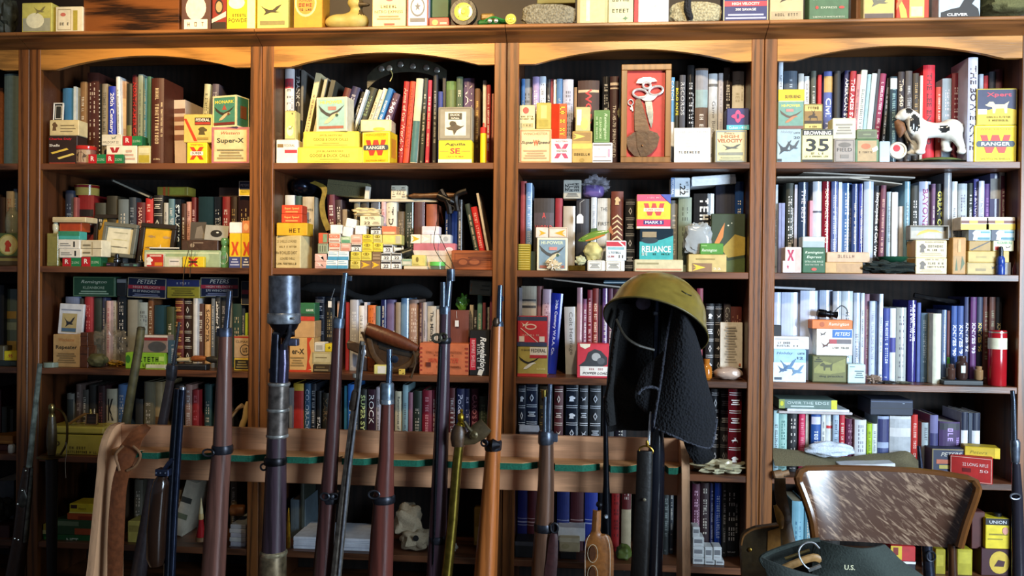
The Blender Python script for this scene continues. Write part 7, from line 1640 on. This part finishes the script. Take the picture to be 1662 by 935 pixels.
def sheet(name, left, right, Y, col, parent=None, kind='wool', bulge=.03, folds=3, thick=.006, amp=.008, k=14):
    L = curve([P(x, y, Y) for x, y in left], 5); R = curve([P(x, y, Y) for x, y in right], 5); rows = []
    for i in range(len(L)):
        r = []
        for j in range(k+1):
            t = j/k; v = L[i].lerp(R[min(i, len(R)-1)], t); v.y -= bulge*math.sin(math.pi*t)+amp*math.sin(folds*math.pi*t+i*.08)*(i/len(L)); r.append(v)
        rows.append(r)
    m = MB(); m.grid(rows, mat(col, kind), thick); return m.build(name, parent, smooth=True)
HD = sheet('wool_hood', [(1092, 498), (1082, 550), (1074, 610), (1066, 660), (1061, 693)], [(1122, 520), (1138, 570), (1148, 620), (1163, 680), (1152, 726)], YG-.07, '080a12', bulge=.05, folds=2)
q = sheet('dark_lining', [(1003, 492), (992, 540), (986, 600), (984, 650), (986, 701)], [(1096, 500), (1085, 560), (1075, 610), (1066, 650), (1058, 700)], YG+.045, '050507', bulge=-.02, folds=3)
def adopt(ch, par):
    ch.data.transform(Matrix.Translation(Vector(ch['_o'])-Vector(par['_o']))); ch.location = (0, 0, 0); ch.parent = par; ch['_o'] = par['_o']
adopt(q, HD)
q = sheet('side_flap', [(1002, 500), (992, 560), (986, 620), (980, 650), (985, 690)], [(1012, 505), (1003, 560), (998, 610), (996, 640), (1000, 690)], YG+.0, '0c0c0d', bulge=.012, folds=1, k=6); adopt(q, HD)
q = sheet('inner_fold', [(1042, 600), (1034, 625), (1030, 640), (1033, 655), (1045, 668)], [(1085, 560), (1078, 600), (1074, 630), (1070, 650), (1066, 672)], YG-.03, '090a10', bulge=.02, folds=1, k=8); adopt(q, HD)
q = sheet('tail_flap', [(1108, 712), (1112, 725), (1118, 738), (1126, 752)], [(1148, 722), (1155, 732), (1160, 742), (1150, 752)], YG-.02, '0a0c12', bulge=.012, folds=1, k=8); adopt(q, HD)
for pts, nm in (([(1092, 500), (1082, 550), (1074, 610), (1066, 660), (1061, 693)], 'edge_binding'), ([(1061, 693), (1090, 706), (1120, 718), (1152, 726), (1160, 700), (1163, 680)], 'edge_binding'), ([(1036, 640), (1042, 632), (1056, 628), (1070, 632)], 'edge_binding')):
    q = MB(); q.tube(curve([P(x, y, YG-.075-(.03 if 1062 < x < 1150 and y > 695 else 0)) for x, y in pts]), .0045, mat('3a3c46', 'wool'), 7); q.build(nm, HD, smooth=True)
tag(HD, 'dark navy quilted wool hood hanging under the helmet', 'hood')
HC = P(1066, 520, YG-.02)
HT = Matrix.Translation(HC) @ Matrix.Rotation(math.radians(19), 4, 'Y') @ Matrix.Rotation(math.radians(-33), 4, 'X')
hp = [(.163, -.022), (.158, -.006), (.150, .012), (.145, .035), (.137, .065), (.120, .096), (.09, .124), (.05, .141), (.018, .147)]
def dome(prof, material, name, parent=None):
    n = 40; vs = []; fs = []
    for r, h in prof:
        for k in range(n):
            a = 2*math.pi*k/n; vs.append(HT @ Vector((r*math.cos(a), r*.88*math.sin(a), h)))
    for i in range(len(prof)-1):
        for k in range(n): fs.append([i*n+k, i*n+(k+1) % n, (i+1)*n+(k+1) % n, (i+1)*n+k])
    fs.append([(len(prof)-1)*n+k for k in range(n)])
    m = MB(); m.add(vs, fs, material); return m.build(name, parent, smooth=True)
HM = dome(hp, mat('9c8a3e', 'helm'), 'steel_helmet')
MATS[('9c8a3e', 'helm')].node_tree.nodes['Principled BSDF'].inputs['Roughness'].default_value = .3; MATS[('9c8a3e', 'helm')].node_tree.nodes['Principled BSDF'].inputs['Metallic'].default_value = .55
dome([(r-.003, h-.003) for r, h in hp], mat('181510', 'cloth'), 'liner', HM)
q = MB(); q.tube([HT @ Vector((.1625*math.cos(a*math.pi/20), .1625*.88*math.sin(a*math.pi/20), -.022)) for a in range(40)], .0025, mat('5a4e20', 'helm'), 7, closed=True); q.build('rolled_rim', HM, smooth=True)
q = MB(); q.tube(curve([P(1000, 518, YG-.08), P(1014, 545, YG-.1), P(1035, 560, YG-.1), P(1062, 568, YG-.08)]), .004, mat('2c2820', 'leather'), 6, .5); q.build('chin_strap', HM, smooth=True)
q = MB(); q.lathe(P(1044, 492, YG+.03), (0, -.9, -.4), [(.024, 0), (.022, .004), (.01, .008)], mat('5a5c78', 'stone'), 14); q.build('patterned_pad', HM, smooth=True)
q = MB(); q.tube(curve([P(1106, 472, YG-.13), P(1114, 477, YG-.13), P(1122, 480, YG-.12)]), .002, mat('3a3418', 'worn'), 6); q.build('vent_wire', HM, smooth=True)
tag(HM, 'olive gold steel helmet perched on the black rifle', 'helmet')
# ---- chair
YC = -.76
CH = empty('oak_chair', (P(1445, 890, YC).x, YC-.2, 0)); tag(CH, 'oak chair with broad curved flecked back rest at the right', 'chair')
top = [(1297, 780), (1299, 769), (1310, 764), (1360, 763), (1420, 764), (1480, 767), (1530, 772), (1572, 779), (1586, 785), (1590, 797)]
bot = [(1324, 876), (1326, 876), (1332, 877), (1370, 878), (1420, 881), (1480, 885), (1525, 888), (1548, 890), (1556, 891), (1560, 891)]
midl = [(1308, 808), (1311, 806), (1320, 804), (1365, 803), (1420, 804), (1480, 807), (1528, 811), (1562, 815), (1577, 817), (1583, 818)]
ml2 = [(1319, 842), (1321, 842), (1328, 842), (1368, 842), (1420, 843), (1480, 847), (1526, 851), (1553, 854), (1566, 855), (1570, 855)]
rows = []
for i in range(13):
    t = i/12; r = []
    for j in range(10):
        pts = [top[j], midl[j], ml2[j], bot[j]]; c_ = [Vector((p[0], p[1], 0)) for p in pts]; v = curve(c_, 4)[i]
        u = j/9; r.append(P(v.x, v.y, YC+.045*(1-(2*u-1)**2)-.012*t))
    rows.append(r)
CHW = bpy.data.materials.new('flecked_oak'); CHW.use_nodes = True
nt = CHW.node_tree; b = nt.nodes['Principled BSDF']; b.inputs['Roughness'].default_value = .24; b.inputs['Coat Weight'].default_value = .5; b.inputs['Coat Roughness'].default_value = .18
tc = nt.nodes.new('ShaderNodeTexCoord'); mp = nt.nodes.new('ShaderNodeMapping'); mp.inputs['Rotation'].default_value = (0, math.radians(-40), 0); mp2 = nt.nodes.new('ShaderNodeMapping'); mp2.inputs['Scale'].default_value = (26, 60, 130)
nz = nt.nodes.new('ShaderNodeTexNoise'); nz.inputs['Scale'].default_value = 1.0; nz.inputs['Detail'].default_value = 3; nz.inputs['Distortion'].default_value = .8
cr = nt.nodes.new('ShaderNodeValToRGB'); cr.color_ramp.elements[0].position = .5; cr.color_ramp.elements[0].color = (*lin('4a3022'), 1); cr.color_ramp.elements[1].position = .72; cr.color_ramp.elements[1].color = (*lin('9c8068'), 1)
nt.links.new(tc.outputs['Object'], mp.inputs[0]); nt.links.new(mp.outputs[0], mp2.inputs[0]); nt.links.new(mp2.outputs[0], nz.inputs['Vector']); nt.links.new(nz.outputs['Fac'], cr.inputs[0]); nt.links.new(cr.outputs[0], b.inputs['Base Color'])
m = MB(); m.grid(rows, CHW, .022); o = m.build('back_rest', CH, smooth=True)
EDG = mat('5a3618', 'gloss')
q = MB(); pts = [r[0] for r in rows][::-1]+rows[0][1:]+[r[-1] for r in rows][1:]
q.tube([p+Vector((0, .011, 0)) for p in pts], .0115, EDG, 8); q.build('rounded_edge', o, smooth=True)
for x in (1345, 1545): stick([(x, 884, 14), (x+1, 900, 12), (x+2, 940, 15), (x+2, 960, 13)], YC+.02, wood('4a2c18', 'z', 'chair', rough=.3), 'back_post', CH)
sx0 = P(1330, 900, YC).x; sx1 = P(1560, 900, YC).x
m = MB(); m.box(sx0-.03, sx1+.03, YC-.42, YC+.06, .43, .46, CHW, .01); m.build('seat', CH)
for x in (sx0+.02, sx1-.02):
    for y in (YC-.36, YC+.01): q = MB(); q.tube([(x, y, .43), (x, y, .3), (x, y, .05), (x, y, 0)], [.016, .02, .016, .014], wood('4a2c18', 'z', 'chair'), 10); q.build('leg', CH, smooth=True)
for y in (YC-.36, YC+.01): q = MB(); q.tube([(sx0+.02, y, .18), ((sx0+sx1)/2, y, .18), (sx1-.02, y, .18)], [.009, .012, .009], wood('4a2c18', 'x', 'chair'), 8); q.build('stretcher', CH, smooth=True)
# ---- canvas bag on the chair
YV = YC-.09
B = sheet('canvas_bag', [(1327, 876), (1320, 890), (1318, 910), (1316, 935), (1312, 960)], [(1437, 884), (1450, 896), (1466, 912), (1500, 936), (1530, 965)], YV, '2b332e', kind='canvas', bulge=.05, folds=3, amp=.012, thick=.006)
q = sheet('bag_wall', [(1236, 905), (1240, 918), (1244, 932), (1248, 960)], [(1330, 935), (1332, 945), (1334, 955), (1336, 965)], YV-.06, '2a302c', kind='canvas', bulge=.02, folds=1); adopt(q, B)
q = sheet('back_wall', [(1238, 902), (1242, 915), (1246, 930), (1250, 960)], [(1328, 874), (1328, 900), (1328, 930), (1328, 960)], YV+.03, '242a26', kind='canvas', bulge=-.02, folds=1); adopt(q, B)
q = MB(); q.tube(curve([P(x, y, YV-.01) for x, y in ((1330, 876), (1300, 880), (1262, 892), (1238, 903), (1237, 912), (1250, 926), (1290, 945))]), .006, mat('2e3631', 'canvas'), 8); q.build('rolled_edge', B, smooth=True)
c0 = P(1379, 921, YV-.058)
tm = printed('tb .5 .5 .9 .9 c8c4a0 U.S.', .028, .014, lambda u, v, L: c0+Vector(((u-.5)*.028, -.0006, (v-.5)*.014))); tm.build('stencil_lettering', B)
tag(B, 'dark green army canvas bag draped over the chair', 'bag')
bb = MB(); bb.tube(curve([P(x, y, YV-.012) for x, y in ((1268, 925), (1290, 915), (1320, 905), (1338, 912))]), [.010]*16, mat('9a7444', 'leather'), 10, .6); o = bb.build('leather_gear', smooth=True)
q = MB(); q.tube([P(1274, 907, YV-.0), P(1314, 893, YV-.0)], .0042, mat('8a7a50', 'brass'), 8); q.build('brass_bar', o, smooth=True)
tag(o, 'tan leather gear with brass bar showing inside the army bag', 'leather gear')
bb = MB(); bb.tube(curve([P(x, y, YV-.05) for x, y in ((1330, 890), (1320, 881), (1306, 882), (1297, 892), (1298, 905), (1307, 919), (1318, 924), (1330, 920))]), .0022, STEEL('c8ccd0'), 7); o = bb.build('wire_hook', smooth=True)
q = MB(); q.tube([P(1312, 926, YV-.05), P(1332, 918, YV-.05)], .005, STEEL('a8a8a4'), 8); q.build('clip', o, smooth=True)
tag(o, 'shiny steel wire hook clipped on the army bag', 'hook')
# ---- leather holster left of the chair
YH = -.62
m = MB(); pts = [(1203, 885), (1206, 872), (1214, 864), (1228, 858), (1264, 853), (1270, 880), (1272, 950), (1268, 1000), (1214, 1000), (1206, 950)]
m.poly([(P(x, y, YH).x, P(x, y, YH).z) for x, y in pts], YH, YH+.03, mat('3c2e14', 'leather')); o = m.build('flap_holster')
q = MB(); q.tube(curve([P(x, y, YH-.003) for x, y in pts[:5]]), .003, mat('8a5c2c', 'leather'), 6); q.build('welt', o, smooth=True)
q = MB(); q.poly([(P(x, y, YH).x, P(x, y, YH).z) for x, y in ((1246, 862), (1266, 856), (1268, 920), (1244, 925))], YH-.003, YH-.0005, mat('9a6a2c', 'leather')); q.build('tan_patch', o)
q = MB(); q.lathe(P(1217, 892, YH-.001), (0, -1, 0), [(.006, 0), (.005, .004), (.002, .005)], mat('a08038', 'brass'), 10); q.build('stud', o)
s = ribbon('strap', [(1266, 776, 16), (1267, 800, 17), (1272, 830, 18), (1276, 860, 20), (1282, 900, 22), (1284, 940, 20)], YH+.04, '5a3e1c'); adopt(s, o)
s = ribbon('strap', [(1258, 820, 5), (1266, 840, 12), (1268, 858, 6)], YH+.03, 'a87830'); adopt(s, o)
tag(o, 'dark brown leather flap holster with tan patch left of chair', 'holster')
# ---- guns on the right
G = gun('military_rifle', 'dark steel rifle at the right edge of the photo'); Y = -.22
stick([(1643, 634, 7), (1645, 650, 7), (1647, 740, 9), (1649, 760, 10)], Y, STEEL('4a525e'), 'barrel', G, 10)
stick([(1647, 714, 12), (1648, 718, 15), (1648, 730, 15), (1648, 750, 13)], Y, WORN('5a626e'), 'nose_cap', G)
stick([(1649, 752, 13), (1651, 810, 17), (1652, 870, 19), (1653, 935, 21)], Y, mat('26242c', 'gloss'), 'stock', G, to_floor=True, grow=1.4); ring(1648, 806, 8, Y-.02, WORN('6a6e76'), 'sling_swivel', G, 1.6, .6); finish(G, 1655, Y)
G = gun('military_rifle', 'blue black barrel standing behind the oak chair'); Y = -.2
stick([(1491, 724, 6), (1494, 750, 7), (1498, 800, 10), (1504, 880, 17), (1508, 935, 19)], Y, STEEL('343a4a'), 'barrel', G, to_floor=True, grow=1.5); ring(1511, 903, 7, Y-.02, WORN('2c2e36'), 'sling_swivel', G, 1.6, 1.2); finish(G, 1512, Y)
# ---- twine on the second shelf
for i, pp in enumerate((((303, 392), (306, 405), (301, 425), (298, 445), (297, 464)), ((313, 392), (311, 410), (309, 430), (308, 450)))):
    wire('twine_cord', ['left', 'right'][i]+' strand of brown twine hanging over the second shelf edge, leftmost full bookcase', pp, [-.004]*5, 1.3, '4a3a24', 'twine', kind='leather')
# ---- studded belt behind the arch of the second bookcase
pts = curve([P(x, y, .16) for x, y in ((596, 133), (612, 118), (640, 107), (675, 105), (705, 112), (725, 124))]); rows = [[v+Vector((0, 0, .024)), v+Vector((0, -.002, 0)), v-Vector((0, 0, .028))] for v in pts]
m = MB(); m.grid(rows, mat('2a2a20', 'leather'), .004); o = m.build('studded_belt', smooth=True)
for i, (x, y) in enumerate(((619, 112), (632, 111), (650, 105), (670, 108), (692, 110), (709, 114))):
    q = MB(); q.lathe(P(x, y, .157), (0, -1, 0), [(.0115, 0), (.0115, .002), (.006, .005)], mat('e0dcc8' if i == 1 else '9a9a94', 'steel'), 14); q.build('stud', o, smooth=True)
q = MB(); q.tube(curve([P(634, 114, .152), P(637, 122, .152), P(633, 132, .152)]), .002, mat('c8b870', 'leather'), 6); q.build('buckle_thong', o, smooth=True)
tag(o, 'dark leather belt with round silver studs under the second arch', 'belt')
# ---- knuckle knife, sheath and key in the display case
def kp(x, y, Y=.045): return P(1000+x*.19247, 90+y*.19247, Y)
def kpoly(pts, y0, y1, material, name, parent=None):
    m = MB(); m.poly([(kp(x, y).x, kp(x, y).z) for x, y in pts], y0, y1, material); return m.build(name, parent)
SV = mat('d8d4d4', 'steel'); MATS[('d8d4d4', 'steel')].node_tree.nodes['Principled BSDF'].inputs['Metallic'].default_value = .35
def loop(cx, cy, rx, ry, tilt, name, parent=None):
    m = MB(); t = math.radians(tilt); m.tube([kp(cx+rx*math.cos(a)*math.cos(t)-ry*math.sin(a)*math.sin(t), cy+rx*math.cos(a)*math.sin(t)+ry*math.sin(a)*math.cos(t), .039) for a in [i*math.pi/12 for i in range(24)]], .0046, SV, 8, closed=True); return m.build(name, parent, smooth=True)
KN = loop(203, 322, 62, 36, 8, 'knuckle_knife')
loop(336, 297, 60, 36, -14, 'finger_ring', KN); loop(258, 252, 32, 26, 0, 'finger_ring', KN)
kpoly([(168, 238), (185, 205), (225, 190), (285, 188), (325, 200), (344, 222), (300, 228), (285, 240), (232, 240), (205, 240)], .036, .042, SV, 'palm_plate', KN)
kpoly([(175, 352), (240, 345), (262, 320), (285, 340), (352, 338), (318, 375), (285, 390), (240, 388), (205, 368)], .036, .042, SV, 'knuckle_bridge', KN)
kpoly([(244, 392), (300, 392), (312, 480), (310, 560), (296, 616), (276, 560), (256, 480)], .038, .041, mat('a8b0b0', 'steel'), 'blade', KN)
tag(KN, 'silver knuckle knife mounted in the red lined display case', 'knife')
SHM = mat('6a4c30', 'leather')
SHT = kpoly([(155, 640), (152, 500), (160, 390), (172, 372), (202, 374), (215, 400), (250, 520), (284, 640)], .036, .042, SHM, 'knife_sheath')
kpoly([(84, 700), (150, 652), (220, 632), (290, 640), (345, 660), (364, 695), (345, 770), (300, 825), (250, 858), (205, 860), (150, 850), (105, 800), (88, 750)], .033, .041, mat('5c4029', 'leather'), 'pouch', SHT)
kpoly([(165, 650), (270, 645), (280, 800), (255, 852), (205, 856), (175, 780)], .030, .033, mat('54391f', 'leather'), 'closing_flap', SHT)
q = MB(); q.lathe(kp(220, 762, .030), (0, -1, 0), [(.004, 0), (.004, .002), (.002, .003)], mat('6a4a30', 'brass'), 12); q.build('snap', SHT, smooth=True)
tag(SHT, 'brown leather knife sheath mounted in the red lined display case', 'sheath')
m = MB(); m.tube([kp(122+22*math.cos(a), 396+24*math.sin(a), .042) for a in [i*math.pi/8 for i in range(16)]], .0022, SV, 7, closed=True); KY = m.build('small_key', smooth=True)
kpoly([(122, 418), (134, 416), (146, 470), (134, 472)], .041, .043, SV, 'key_shank', KY); kpoly([(116, 442), (128, 440), (132, 456), (120, 460)], .041, .043, SV, 'key_bit', KY)
tag(KY, 'small silver key beside the sheath in the display case', 'key')
# ---- toy tractor, decoy and wrapped bundles on top
def wheel(cx, cy, r, Y, t, tyre, hub, name, parent=None, lift=None):
    c0 = P(cx, cy, Y); s = ppm(cx, Y)*r
    if lift: c0.z = lift+s
    m = MB(); m.lathe(c0+Vector((0, t/2, 0)), (0, -1, 0), [(s*.62, 0), (s*.95, 0), (s, t*.2), (s, t*.8), (s*.95, t), (s*.62, t)], mat(tyre, 'leather'), 28); o = m.build(name, parent, smooth=True)
    return o, c0, s
TR, c0, s = wheel(753, 20, 22, -.05, .03, '141414', 'd8c850', 'toy_tractor', lift=ZTOP)
def hubs(c0, s, t, parent):
    q = MB(); q.lathe(c0+Vector((0, -t*.5-.0004, 0)), (0, -1, 0), [(s*.66, 0), (s*.66, .002), (s*.5, .001), (s*.2, .002), (s*.15, .006)], mat('d8c850', 'gloss'), 24); q.build('hub', parent, smooth=True)
hubs(c0, s, .03, TR)
for dx, dz in ((.35, .35), (-.35, .35), (.35, -.35), (-.35, -.35)):
    q = MB(); q.lathe(c0+Vector((dx*s, -.0175, dz*s)), (0, -1, 0), [(.002, 0), (.0015, .002)], mat('3a3818', 'gloss'), 8); q.build('wheel_bolt', TR)
a = P(775, 25, -.03); b = P(835, 10, -.03)
q = MB(); q.box(a.x, b.x, -.035, .0, ZTOP+.012, ZTOP+.03, mat('1f6a30', 'gloss'), .005); q.build('hood', TR)
q = MB(); q.box(a.x+.01, a.x+.06, -.03, -.005, ZTOP+.03, ZTOP+.055, mat('8a6a28', 'leather'), .006); q.build('seat', TR)
q = MB(); q.tube(curve([P(786, 34, -.055), P(800, 28, -.055), P(815, 32, -.055), P(826, 34, -.055)]), .004, mat('2a7a38', 'gloss'), 7); q.build('linkage', TR, smooth=True)
for x in (795, 805):
    q = MB(); q.lathe(P(x, 34, -.06), (0, -1, 0), [(.008, 0), (.008, .004), (.003, .006)], mat('b8bcb0', 'steel'), 12); q.build('pulley', TR, smooth=True)
q, c1, s1 = wheel(829, 33, 9, -.062, .012, 'b8b048', 'd8d070', 'front_wheel', TR, lift=ZTOP); hubs(c1, s1, .012, TR)
tag(TR, 'green toy tractor with black tyre and yellow hub on the cases', 'toy tractor')
mbd = bpy.data.metaballs.new('decoy_balls')
def meta(name, els, res=.006):
    mb = bpy.data.metaballs.new(name); mb.resolution = res; mb.threshold = .2
    for co, r, st in els:
        e = mb.elements.new(type='ELLIPSOID'); e.co = co; e.radius = r*1.65; e.size_x, e.size_y, e.size_z = st
    ob = bpy.data.objects.new(name+'_src', mb); C.objects.link(ob); bpy.context.view_layer.update()
    dg = bpy.context.evaluated_depsgraph_get(); me = bpy.data.meshes.new_from_object(ob.evaluated_get(dg)); bpy.data.objects.remove(ob); bpy.data.metaballs.remove(mb)
    return me
bpy.data.metaballs.remove(mbd)
a = P(525, 30, -.02); b = P(605, 30, -.02); hx = (a.x+b.x)/2; L_ = b.x-a.x
me = meta('decoy', [((hx-.03, -.01, ZTOP+.028), .03, (1.6, 1, .8)), ((hx+.025, -.01, ZTOP+.03), .034, (1.2, 1, .9)), ((hx+.03, -.015, ZTOP+.065), .018, (1, .8, 1.2)), ((hx+.028, -.02, ZTOP+.095), .022, (1.1, .9, .9)), ((hx+.058, -.03, ZTOP+.085), .012, (1.8, .9, .5))])
bs = Vector((hx, -.01, ZTOP))
me.transform(Matrix.Translation(-bs)); me.materials.clear(); me.materials.append(mat('b0a05c', 'paper')); me.materials.append(mat('4a3c24', 'paper'))
zmin = min(v.co.z for v in me.vertices); me.transform(Matrix.Translation((0, 0, -zmin+.0004)))
for p in me.polygons: p.use_smooth = True; p.material_index = 1 if (p.center.x > .045 and .055 < p.center.z < .11) else 0
o = bpy.data.objects.new('duck_decoy', me); C.objects.link(o); o.location = bs; tag(o, 'carved pale duck decoy on top of the second full bookcase', 'decoy')
CTX.update(c=3, r=0, ox=0, oy=0, s=1, by=-.05, z=ZTOP); TOPS.clear()
blob(846, 934, 8, 39, '8a8470', 'silver grey knitted sock bundle beside toy tractor', D=.05, name='knitted_bundle', cat='bundle', kind='wool', amp=.06, sq=.6)
blob(1086, 1170, 4, 34, 'b0a888', 'cream knitted sock bundle beside navy box', D=.05, name='knitted_bundle', cat='bundle', kind='wool', amp=.06, sq=.6)
m = MB(); m.tube(curve([P(1118, -10, -.06), P(1116, 12, -.06), P(1122, 32, -.058)]), [.008, .010, .011, .012, .012, .012, .012, .011, .011, .010, .006], mat('24242a', 'wool'), 8); tag(m.build('dark_tassel', smooth=True), 'dark tassel hanging before the cream knitted bundle', 'tassel')
# ---- spaniel figurine
def dp(x, y, Y=.07): return P(1440+x*.1336, 170+y*.1336, Y)
s = ppm(1500, .07)*.1336
els = [(dp(380, 300), 110*s, (1, .8, 1.05)), (dp(500, 310), 85*s, (1.2, .8, 1)), (dp(620, 310), 82*s, (1.2, .8, .95)), (dp(770, 310), 112*s, (1.1, .85, 1.05)), (dp(325, 195), 80*s, (1, .8, 1.1)), (dp(235, 125), 82*s, (1.15, .8, .85)), (dp(150, 150), 38*s, (1.2, .7, .8)),
       (dp(300, 230, .05), 62*s, (.75, .6, 1.7)), (dp(880, 245), 26*s, (1.6, .7, .7))]
for (x0, y0), (x1, y1), (x2, y2), Y_ in (((420, 380), (425, 470), (405, 575), .055), ((360, 390), (330, 480), (310, 585), .085), ((830, 370), (880, 460), (920, 570), .055), ((740, 390), (700, 470), (735, 545), .085)):
    els += [(dp(x0, y0, Y_), 62*s, (1, .8, 1)), (dp((x0+x1)/2, (y0+y1)/2, Y_), 52*s, (.9, .8, 1.2)), (dp(x1, y1, Y_), 45*s, (.9, .8, 1.2)), (dp((x1+x2)/2, (y1+y2)/2, Y_), 42*s, (.9, .8, 1.2)), (dp(x2-8, y2, Y_), 40*s, (1.4, .9, .7))]
me = meta('dog', els, .0035)
bs = Vector((dp(600, 600).x, .07, ZS[1])); me.transform(Matrix.Translation(-bs)); me.materials.clear()
me.materials.append(mat('dcdcd4', 'ceramic')); me.materials.append(mat('2c2c2c', 'ceramic'))
e1 = dp(300, 235)-bs; e2 = dp(655, 310)-bs; e3 = dp(245, 85)-bs
for p in me.polygons:
    p.use_smooth = True; c_ = p.center
    if math.hypot(c_.x-e1.x, (c_.z-e1.z)*.55) < 62*s or math.hypot(c_.x-e2.x, (c_.z-e2.z)*1.3) < 60*s or math.hypot(c_.x-e3.x, c_.z-e3.z) < 42*s: p.material_index = 1
ST = MB(); c0 = dp(610, 680); ST.lathe(Vector((c0.x, .07, ZS[1]+.0003)), (0, 0, 1), [(.050, 0), (.051, .004), (.047, .007), (.050, .010), (.046, .011)], mat('1c1c18', 'gloss'), 40, sx=2.1)
FG = ST.build('dog_figurine', smooth=True)
q = bpy.data.objects.new('dog_body', me); C.objects.link(q); q.parent = FG; q.location = bs-Vector(FG.location)
q = MB(); q.lathe(Vector((dp(640, 600).x, .07, ZS[1]+.0108)), (0, 0, 1), [(.040, 0), (.037, .005), (.026, .011), (.01, .014)], mat('5a6a3a', 'stone'), 24, sx=2.0); q.build('grassy_mound', FG, smooth=True)
q = MB(); q.tube([dp(x, y, .05) for x, y in ((110, 190), (150, 250), (170, 320), (150, 400))], [30*s, 62*s, 60*s, 12*s], mat('7a5030', 'stone'), 10); q.build('held_bird', FG, smooth=True)
q = MB(); q.tube([dp(x, y, .05) for x, y in ((200, 300), (250, 400), (320, 490))], [26*s, 18*s, 4*s], mat('8a7458', 'stone'), 8); q.build('bird_wing', FG, smooth=True)
tag(FG, 'white and black spaniel figurine carrying a bird, top shelf, rightmost bookcase', 'figurine')
m = MB(); c0 = P(1458, 244, .035); m.lathe(Vector((c0.x, .045, c0.z)), (0, -1, 0), [(.010, 0), (.0285, 0), (.031, .006), (.0285, .012), (.024, .010), (.022, .005), (.010, .005)], mat('dcd8c8', 'ceramic'), 28); o = m.build('china_dish', smooth=True)
q = MB(); q.lathe(Vector((c0.x-.004, .0395, c0.z+.008)), (0, -1, 0), [(.012, 0), (.012, .0015)], mat('c02c34', 'ceramic'), 18); q.build('red_motif', o)
o.location.z += max(0, ZS[1]+.0003-min((o.matrix_basis @ v.co).z for v in o.data.vertices)); tag(o, 'round white china dish with red motif standing beside spaniel figurine', 'dish')
pc = [o for o in bpy.data.objects if o.name.startswith('powder_can') and 'black shoulder' in o.get('label', '')][0]
LABELS.pop(CAP['label'], None); adopt(CAP, pc); del CAP['label'], CAP['category']
# ------------------------------------------------------------------ book labels
ORD = 'first second third fourth fifth sixth seventh eighth ninth tenth'.split()
def nth(i):
    if i < 10: return ORD[i]
    n = i+1; return f"{n}{'th' if 10 < n % 100 < 14 else {1:'st',2:'nd',3:'rd'}.get(n % 10,'th')}"
bybay = {}
for b in BOOKS: bybay.setdefault(b[:2], []).append(b)
for (c, r), L in bybay.items():
    L.sort(key=lambda b: b[2])
    for i, b in enumerate(L):
        ttl = b[5]
        if ttl.startswith('!') or not ttl: tt = ''
        else: tt = ' lettered '+' '.join(ttl.replace("'", '').replace('&', 'and').split()[:3])
        tag(b[3], f'{b[6]} {b[4]} book{tt}, {nth(i)} from left, {ROWN[r]}, {COLN[c]}', 'book', f'books on the {ROWN[r]} of the {COLN[c]}')
for k, v in LABELS.items():
    if len(v) > 1: print('DUP', k, v)
for o in list(bpy.data.objects):
    for k in ('_o', '_T', '_w', '_h'):
        if k in o: del o[k]
print('BOOKS', len(BOOKS), 'OBJECTS', len(bpy.data.objects))
